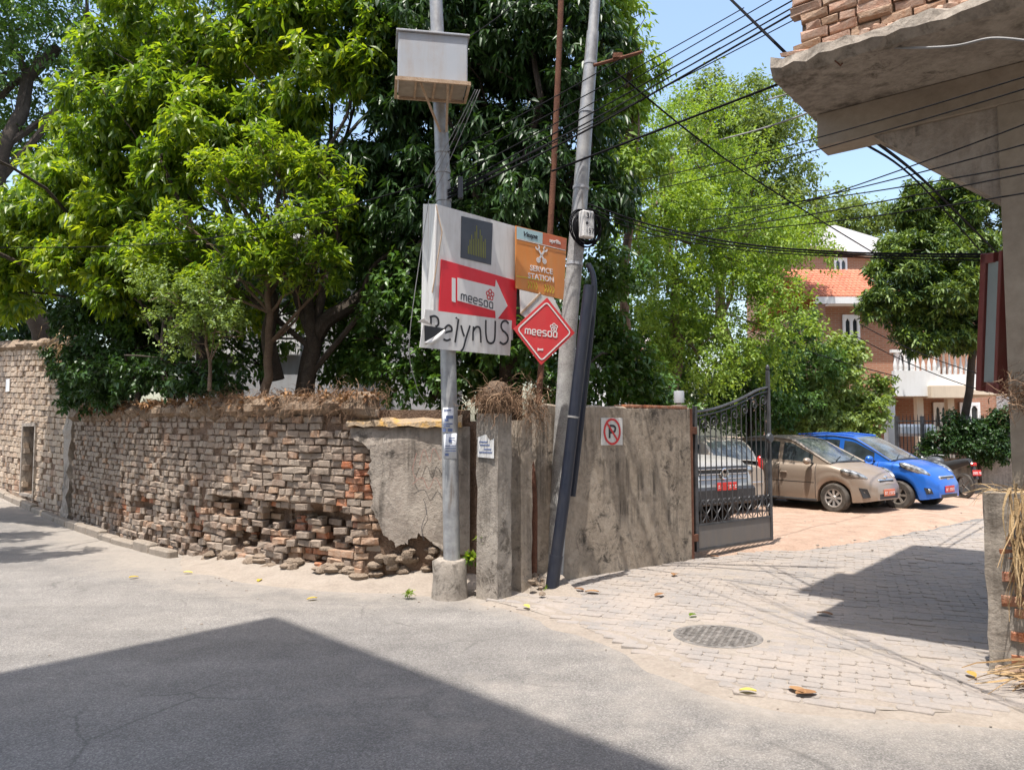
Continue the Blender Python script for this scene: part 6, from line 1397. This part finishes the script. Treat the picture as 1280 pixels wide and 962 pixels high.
for sg in (-1, 1):
    lamp(c2, 'headlight', (1.42, sg * .668, .812), (.31, .08, .085), Rz(-sg * .44) @ Ry(.40), M['lamp_glass'], sg)
    m = MB(); m.prism([(x_, sg * (q['hy'](x_) + .012), z_) for x_, z_ in ((1.60, .46), (1.70, .45), (1.73, .34), (1.64, .33))], (-.05, -sg * .05, 0)); fg = m.build('fog_lamp_recess', M['black_plastic'], c2)
    m = MB(); m.ell((1.675, sg * (q['hy'](1.675) + .01), .40), (.03, .03, .04)); m.build('fog_lamp', M['lamp_glass'], fg, True)
m = MB(); m.box((1.745, 0, .60), (.05, .70, .17), bev=.03); gr = m.build('grille', M['alloy'], c2); m = MB(); m.box((1.765, 0, .565), (.03, .62, .07), bev=.01); m.build('grille_mesh', M['black_plastic'], gr); m = MB(); m.box((1.765, 0, .655), (.03, .62, .03), bev=.01); m.build('grille_mesh', M['black_plastic'], gr)
m = MB(); m.box((1.785, 0, .62), (.02, .13, .035), bev=.006); m.build('emblem', M['chrome'], c2)
m = MB(); m.box((1.775, 0, .29), (.06, .80, .09), bev=.02); m.build('bumper_intake', M['black_plastic'], c2)
plate(c2, 1.815, .42, 1, M['plate_red'])
for sg in (-1, 1): m = MB(); P = [(x, sg * (q['edge'](x)[0] + .004), q['edge'](x)[1]) for x in np.linspace(-1.3, .94, 22)]; m.tube(P, .011, 5); m.build('window_trim', M['black_plastic'], c2, True)
for sg in (-1, 1): m = MB(); m.tube([(-1.2, sg * .5, 1.53), (-.5, sg * .52, 1.56), (.1, sg * .5, 1.50)], .016, 5); m.build('roof_rail', M['paint_blue'], c2, True)
# beige hatchback seen from behind through the gate
RB = dict(HB); RB.update(L=3.7, W=1.62)
rp_ = D(925, 600, 14.6); rp_[2] = .03; hd = 328; h = math.radians(hd); o3 = rp_ + np.array([math.sin(h), math.cos(h), 0]) * 1.8
c3, q = car('beige hatchback seen from behind through the gate bars', o3, hd, RB, M['paint_beige'], M['car_glass'], M['car_screen'])
for sg in (-1, 1):
    m = MB(); m.ell((-1.70, sg * .68, .92), (.07, .07, .19)); m.build('tail_light', M['tail_red'], c3, True)
m = MB(); m.box((-1.83, 0, .60), (.06, 1.2, .05), bev=.015); m.build('bumper_strip', M['chrome'], c3)
m = MB(); m.box((-1.80, 0, .34), (.08, 1.15, .16), bev=.03); m.build('bumper_skirt', M['black_plastic'], c3)
plate(c3, -1.87, .49, -1, M['plate_orange'])
m = MB(); m.lathe([(.045, -.01), (.06, 0), (.06, .01), (.045, .012)], (-1.80, 0, .78), (-1, 0, 0), 16); m.build('emblem', M['chrome'], c3, True)
m = MB(); m.tube([(-1.77, 0, 1.0), (-1.74, .12, 1.05), (-1.70, .26, 1.14)], .01, 5); m.build('wiper', M['black_plastic'], c3)
# grey pickup, front seen through the gate
SU = dict(L=4.9, W=1.86, H=1.8, wr=.37, xf=1.62, xr=-1.5, belt=[(-2.45, 1.0), (-2.2, 1.12), (.6, 1.12), (1.2, 1.15), (1.9, 1.13), (2.2, 1.08), (2.36, .98), (2.45, .80)], plan=[(-2.45, .9), (-2.2, .97), (0, 1), (1.6, 1.0), (2.1, .96), (2.3, .88), (2.45, .74)], sill=[(-2.45, .5), (2.0, .42), (2.45, .42)],
          roof=[(-1.2, 1.13), (-1.1, 1.4), (-.95, 1.74), (-.3, 1.80), (.2, 1.76), (.6, 1.5), (1.1, 1.16)], side_glass=[(-.9, -.2), (-.1, .55)], ws=(.25, 1.08), rw=(-1.18, -1.0), rim=M['alloy'], spokes=6, handles=(-.6, .1), seams=(-.95, -.15, .85), crown=.04)
rp_ = D(902, 620, 12.75); rp_[2] = .03; hd = 146; h = math.radians(hd); o4 = rp_ - np.array([math.sin(h), math.cos(h), 0]) * 2.4
c4, q = car('dusty grey pickup with chrome emblem half hidden behind the yard wall and gate', o4, hd, SU, M['paint_grey'], M['car_glass'], M['car_screen'])
m = MB(); m.box((2.40, 0, .88), (.09, 1.25, .25), bev=.02); gr = m.build('grille', M['black_plastic'], c4)
for z in (.80, .88, .96): m = MB(); m.box((2.452, 0, z), (.02, 1.2, .018), bev=.004); m.build('grille_bar', M['chrome'], gr)
m = MB(); m.lathe([(.07, -.01), (.095, .0), (.1, .015), (.085, .022), (.07, .018)], (2.46, 0, .88), (1, 0, 0), 22)
for P in ([(2.475, -.055, .935), (2.475, -.02, .83), (2.475, 0, .875), (2.475, .02, .83), (2.475, .055, .935)],): mm = ribbon(P, .016, (1, 0, 0), .004); m.add(np.vstack(mm.v), mm.f)
m.build('emblem', M['chrome'], c4, True)
for sg in (-1, 1): lamp(c4, 'headlight', (2.26, sg * .70, .92), (.10, .2, .10), Rz(sg * -.5), M['lamp_glass'], sg)
m = MB(); m.box((2.46, 0, .52), (.10, 1.55, .30), bev=.05); m.build('bumper', M['black_plastic'], c4)
plate(c4, 2.52, .68, 1, M['plate_red'], .48)
# motorcycle in the shade by the fence
mc = thing('motorcycle', 'dark motorcycle with red tail lamp parked by the iron fence', 'motorcycle', (0, 0, 0)); mo = D(1211, 600, 18.0); mo[2] = .04; mc.location = mo; hd = math.radians(345); mc.rotation_euler = (0, .06, math.atan2(math.cos(hd), math.sin(hd))); ORG[mc.name] = np.zeros(3)
for x in (0.12, 1.38):
    m = MB(); m.lathe([(.22, -.05), (.28, -.045), (.30, 0), (.28, .045), (.22, .05)], (x, 0, .30), (0, 1, 0), 24); wh = m.build('wheel', M['tyre'], mc, True)
    m = MB(); m.lathe([(.03, -.04), (.03, .04)], (x, 0, .3), (0, 1, 0), 10)
    for k in range(5): a = k * 1.2566; m.tube([(x, 0, .3), (x + .22 * math.cos(a), 0, .3 + .22 * math.sin(a))], .014, 5)
    m.build('rim', M['alloy_dusty'], wh)
m = MB(); m.tube(smooth_path([(-.12, 0, .88), (.15, 0, .84), (.5, 0, .78), (.75, 0, .80)], 4), [.06, .075, .085, .09, .10, .11, .115, .12, .12, .12, .11, .10, .08], 10); m.build('seat', M['black_plastic'], mc, True)
m = MB(); m.ell((.95, 0, .88), (.28, .15, .14)); m.build('tank', M['print_dark'], mc, True)
m = MB(); m.box((.75, 0, .42), (.42, .26, .34), bev=.05); m.build('engine', M['black_iron'], mc)
m = MB(); m.tube([(1.38, .06, .3), (1.2, .06, .95)], .022, 6); m.tube([(1.38, -.06, .3), (1.2, -.06, .95)], .022, 6); m.build('fork', M['alloy_dusty'], mc)
m = MB(); m.tube(smooth_path([(1.0, -.36, 1.04), (1.15, -.2, 1.06), (1.18, 0, 1.0), (1.15, .2, 1.06), (1.0, .36, 1.04)], 4), .016, 6); m.build('handlebar', M['black_iron'], mc, True)
for sg in (-1, 1): m = MB(); m.tube([(1.1, sg * .24, 1.05), (1.12, sg * .3, 1.2)], .008, 5); m.ell((1.12, sg * .33, 1.22), (.015, .06, .04)); m.build('mirror', M['black_plastic'], mc)
m = MB(); m.tube([(-.15, 0, .82), (-.2, 0, .6), (-.25, 0, .45)], [.05, .06, .05], 7); m.build('mudguard', M['black_plastic'], mc, True)
m = MB(); m.box((-.2, 0, .80), (.06, .16, .08), bev=.02); m.build('tail_light', M['tail_red'], mc)
plate(mc, -.27, .60, -1, M['plate_red'], .24)
m = MB(); m.box((1.28, 0, .95), (.08, .18, .18), bev=.04); m.build('headlight', M['lamp_glass'], mc)

# ------------------------------------------------------------------ overhead cables
def cable(pts, r, sag, label, mat='cable', group=None, n=22):
    P = [D(*p) for p in pts]
    if len(P) == 2:
        a, b = P; Q = [a + (b - a) * t - np.array([0, 0, 4 * sag * t * (1 - t)]) for t in np.linspace(0, 1, n)]
    else: Q = smooth_path(P, 8)
    m = MB(); m.tube(Q, r, 5); o = m.build('overhead_cable', M[mat], None, True); return tag(o, label, 'cable', group)
gA = 'bundle of cables rising from the poles to the upper right'; lA = 'black cable in the thick bundle rising from the poles to the upper right'
for (y0, ym, y1, r, w_) in ((238, 144, -10, .008, 'second highest'), (243, 153, -1, .008, 'middle one'), (248, 162, 6, .011, 'lowest and thickest'), (226, 132, -26, .006, 'highest'), (240, 158, 16, .006, 'second lowest')):
    cable([(560, y0, 7.42), (735, ym, 7.95), (1010, y1, 7.4)], r, 0, w_ + ' of five cables rising from the poles to the upper right', group=gA)
lB = 'thin wire strung from the sign pole past the leaning pole at upper centre'; gB = 'thin wires strung between the two poles'
for (x0, y0, x1, y1, w_) in ((560, 190, 800, 60, 'thin wire from the sign pole just below the cabinet struts'), (565, 205, 930, 10, 'long thin wire from the sign pole crossing the leaning pole high up'), (560, 245, 900, 60, 'thin wire leaving the sign pole just above the white board'), (580, 50, 660, -10, 'short thin wire leaving the cabinet lid to the upper right')):
    cable([(x0, y0, 7.45), (x1, y1, 8.0)], .006, .03, w_, group=gB)
cable([(690, 214, 8.1), (940, 118, 6.6), (1255, -3, 5.2)], .012, 0, 'single black cable crossing in front of the overhanging slab')
cable([(910, -4, 7.5), (1000, 84, 6.2)], .014, 0, 'short thick black cable ending at the slab corner')
cable([(770, 90, 8.1), (930, 215, 10), (1115, 330, 15)], .011, .05, 'slack dark cable slanting down to the right across the feathery tree')
lC = 'black cable in the sagging bundle level with the number box'; gC = 'sagging cable bundle to the right column'
for (dy, r, lC) in ((0, .010, 'uppermost cable of the sagging bundle from the number box'), (5, .008, 'middle cable of the sagging bundle from the number box'), (11, .006, 'lowest cable of the sagging bundle from the number box')): cable([(735, 255 + dy, 8.05), (820, 283 + dy, 8.1), (930, 305 + dy * .7, 7.8), (1070, 316 + dy * .5, 7), (1290, 318 + dy * .8, 5.5)], r, 0, lC, group=gC)
lD = 'thin dark wire crossing the sky below the slab'; gD = 'thin parallel wires below the slab'
for (x0, y0, x1, y1, w_) in ((860, 295, 1290, 152, 'third'), (870, 275, 1290, 178, 'fourth'), (880, 262, 1290, 205, 'fifth'), (780, 300, 1290, 215, 'sixth'), (870, 290, 1290, 240, 'lowest'), (800, 225, 1285, 95, 'highest'), (800, 240, 1285, 110, 'second')):
    lD = w_ + ' of seven thin wires crossing the right column, counted from the top'
    cable([(x0, y0, 7.2), (x1, y1, 3.6)], .0042, .04, lD, group=gD)
lE = 'dark cable dropping from the slab to the dark tree'; gE = 'pair of cables dropping from the slab'
cable([(1078, 178, 6.6), (1150, 230, 9), (1240, 330, 14)], .012, 0, 'left and thinner cable dropping from the slab to the dark tree', group=gE); cable([(1096, 178, 6.6), (1165, 235, 9), (1260, 330, 14)], .016, 0, 'right and thicker cable dropping from the slab to the dark tree', group=gE)
cable([(900, 175, 8), (1000, 145, 6.2), (1290, 28, 4.9)], .008, 0, 'pale wire running along the slab soffit', 'cable_grey')
cable([(1075, 55, 5.1), (1120, 60, 4.9), (1190, 58, 4.6), (1240, 48, 4.45), (1290, 52, 4.3)], .008, 0, 'white looping cable along the slab edge', 'cable_grey')
cable([(960, 125, 6), (1290, 22, 4.7)], .006, .0, 'thin grey wire close under the slab lip', 'cable_grey')
lF = 'pale wire hanging from the cabinet to the left of the sign pole'; gF = 'pale wires beside the sign pole'
for (x0, x1, y1, lF) in ((597, 535, 235, 'middle of three pale wires slanting down from the cabinet'), (594, 532, 228, 'leftmost of three pale wires slanting down from the cabinet'), (600, 541, 245, 'rightmost of three pale wires slanting down from the cabinet')): cable([(x0, 112, 7.35), (x1, y1, 7.4)], .004, .02, lF, 'cable_grey', gF)
cable([(536, 250, 7.35), (512, 420, 7.4), (520, 480, 7.5), (530, 500, 7.6)], .004, 0, 'loose pale wire dangling left of the banner', 'cable_grey')
cable([(-20, 310, 9.5), (250, 300, 8.8), (552, 225, 7.45)], .006, 0, 'thin dark wire crossing the left trees to the sign pole')
lG = 'wire running low behind the cars towards the house'; gG = 'low wires in front of the brick house'
for (x0, y0, x1, y1, lG) in ((1075, 405, 1235, 470, 'upper wire crossing the brick house front to the balcony'), (1070, 420, 1235, 490, 'lower wire crossing the brick house front to the balcony'), (880, 390, 1120, 470, 'thin wire crossing the bush left of the brick house')): cable([(x0, y0, 17), (x1, y1, 15)], .01, .1, lG, group=gG)
# ------------------------------------------------------------------ fallen leaves and rubble
def fallen(px, py, mat, label, L=.09, seed=0):
    c = G(px, py); c[2] = .034 if px > 640 else .012; rg = np.random.default_rng(seed); a = rg.random() * 6.28; n = 7; u = np.array([math.cos(a), math.sin(a), 0]); v = np.array([-u[1], u[0], 0]); m = MB(); A = []
    for k in range(n):
        f = k / (n - 1); w = .55 * L * math.sin(math.pi * (f * .9 + .05)) ** .8; z = .007 * math.sin(f * 3) + .004 * f
        A.append([c + u * L * (f - .5) + v * w / 2 + [0, 0, z + .008], c + u * L * (f - .5) + [0, 0, z], c + u * L * (f - .5) - v * w / 2 + [0, 0, z + .01]])
    m.grid(np.array(A)); o = m.build('fallen_leaf', M[mat], None, True); tag(o, label, 'leaf', 'fallen leaves')
FL = [(167, 723, 'leaf_dry', 'yellow fallen leaf on the asphalt near the kerb'), (235, 717, 'leaf_dry', 'yellow fallen leaf where the kerb ends'), (324, 727, 'leaf_dry', 'pale fallen leaf on dust below the brick hollow'), (390, 750, 'leaf_dry', 'yellow fallen leaf on dust below the broken bricks'),
      (935, 871, 'leaf_dry', 'bright yellow leaf on the asphalt below the drain cover'), (996, 870, 'leaf_brown', 'curled brown leaf on the paving edge'), (1008, 874, 'leaf_brown', 'orange-brown leaf beside the curled one at the paving edge'), (866, 774, 'leaf_bright', 'green leaf just behind the drain cover'), (658, 763, 'leaf_dry', 'yellow-green leaf in front of the concrete pillar'),
      (723, 741, 'leaf_brown', 'brown leaf right of the black pipe'), (740, 744, 'leaf_brown', 'second brown leaf right of the black pipe'), (824, 748, 'leaf_brown', 'flat brown leaf on the paving before the yard wall'), (1214, 850, 'leaf_dry', 'yellow leaf by the foot of the low pier'), (1031, 772, 'leaf_brown', 'brown leaf at the shadow corner on the paving'), (893, 699, 'leaf_brown', 'tan leaf below the gate panel'), (843, 722, 'leaf_brown', 'brown leaf near the gate hinge')]
for k, (x, y, mt, lb) in enumerate(FL): fallen(x, y, mt, lb, .10 if mt != 'leaf_brown' else .14, k)
m = MB(); rg = np.random.default_rng(55)
for k in range(26):
    c = G(673 + rg.normal(0, 4), 736 + rg.normal(0, 5)); r = rg.uniform(.02, .05); lump(m, c + [0, 0, rg.uniform(0, .14)], (r, r, r * .8), 900 + k, 7, 5)
tag(m.build('rubble_pile', M['rubble'], None, True), 'small rubble pile between pillar and black pipe', 'rubble', kind='stuff')
m = MB(); rg = np.random.default_rng(56)
for k in range(240):
    q = rg.random()
    if q < .45: s = rg.uniform(.0, WP.L[4]); p, tg = WP.at(s); d = rg.exponential(.35) + .05; c = np.array([*(p + np.array([-tg[1], tg[0]]) * d), .012]); r = rg.uniform(.004, .011)
    elif q < .8: i = rg.integers(0, len(PAVE_EDGE) - 1); f = rg.random(); a, b = np.array(PAVE_EDGE[i]), np.array(PAVE_EDGE[i + 1]); c = np.array([*(a + (b - a) * f + rg.normal(0, .12, 2)), .015]); r = rg.uniform(.003, .008)
    else: c = np.array([rg.uniform(2.5, 9), rg.uniform(9, 15), .05]); r = rg.uniform(.008, .02)
    m.ell(c - [0, 0, .008], (r * 1.3, r, r * .7), None, 7, 5, tint=rg.random())
tag(m.build('pebbles', M['dust'], None, True, np.zeros(3)), 'scattered pebbles along the wall foot and paving edge', 'pebbles', kind='stuff')

# ------------------------------------------------------------------ the house across the road (behind the viewer) whose corner shades the asphalt
HB_ = 12.0; kx, ky = -LD[0] / LD[2], -LD[1] / LD[2]; apex = G(345, 770)[:2]; CC = apex - np.array([kx, ky]) * HB_
ea, eb = nrm(np.array([*(G(0, 840)[:2] - apex), 0])), nrm(np.array([*(G(850, 962)[:2] - apex), 0]))
nbld = thing('street_house', 'plastered house across the road whose corner shades the asphalt', 'house', (CC[0], CC[1], 0))
def nbp(u, w, z): return np.array([CC[0], CC[1], z]) + ea * u + eb * w
def nbox(u0, u1, w0, w1, z0, z1, nm, mat):
    m = MB(); P = [nbp(u0, w0, z1), nbp(u1, w0, z1), nbp(u1, w1, z1), nbp(u0, w1, z1)]; m.prism(P, (0, 0, z0 - z1)); return m.build(nm, mat, nbld)
nbox(0, 9, 0, 11, 3.6, HB_, 'upper_wall', M['cream_paint']); nbox(1.9, 9, .9, 11, 0, 3.599, 'ground_floor_wall', M['plaster'])
nbox(-.03, 9, -.03, 11, 3.45, 3.601, 'floor_slab', M['concrete'])
for z in (4.4, 7.2, 9.6):
    for w in (1.2, 4.2, 7.2):
        m = MB(); P = [nbp(-.04, w, z), nbp(-.04, w + 1.2, z), nbp(-.04, w + 1.2, z + 1.4), nbp(-.04, w, z + 1.4)]; m.prism(P, ea * .05); wn = m.build('window', M['window_dark'], nbld)
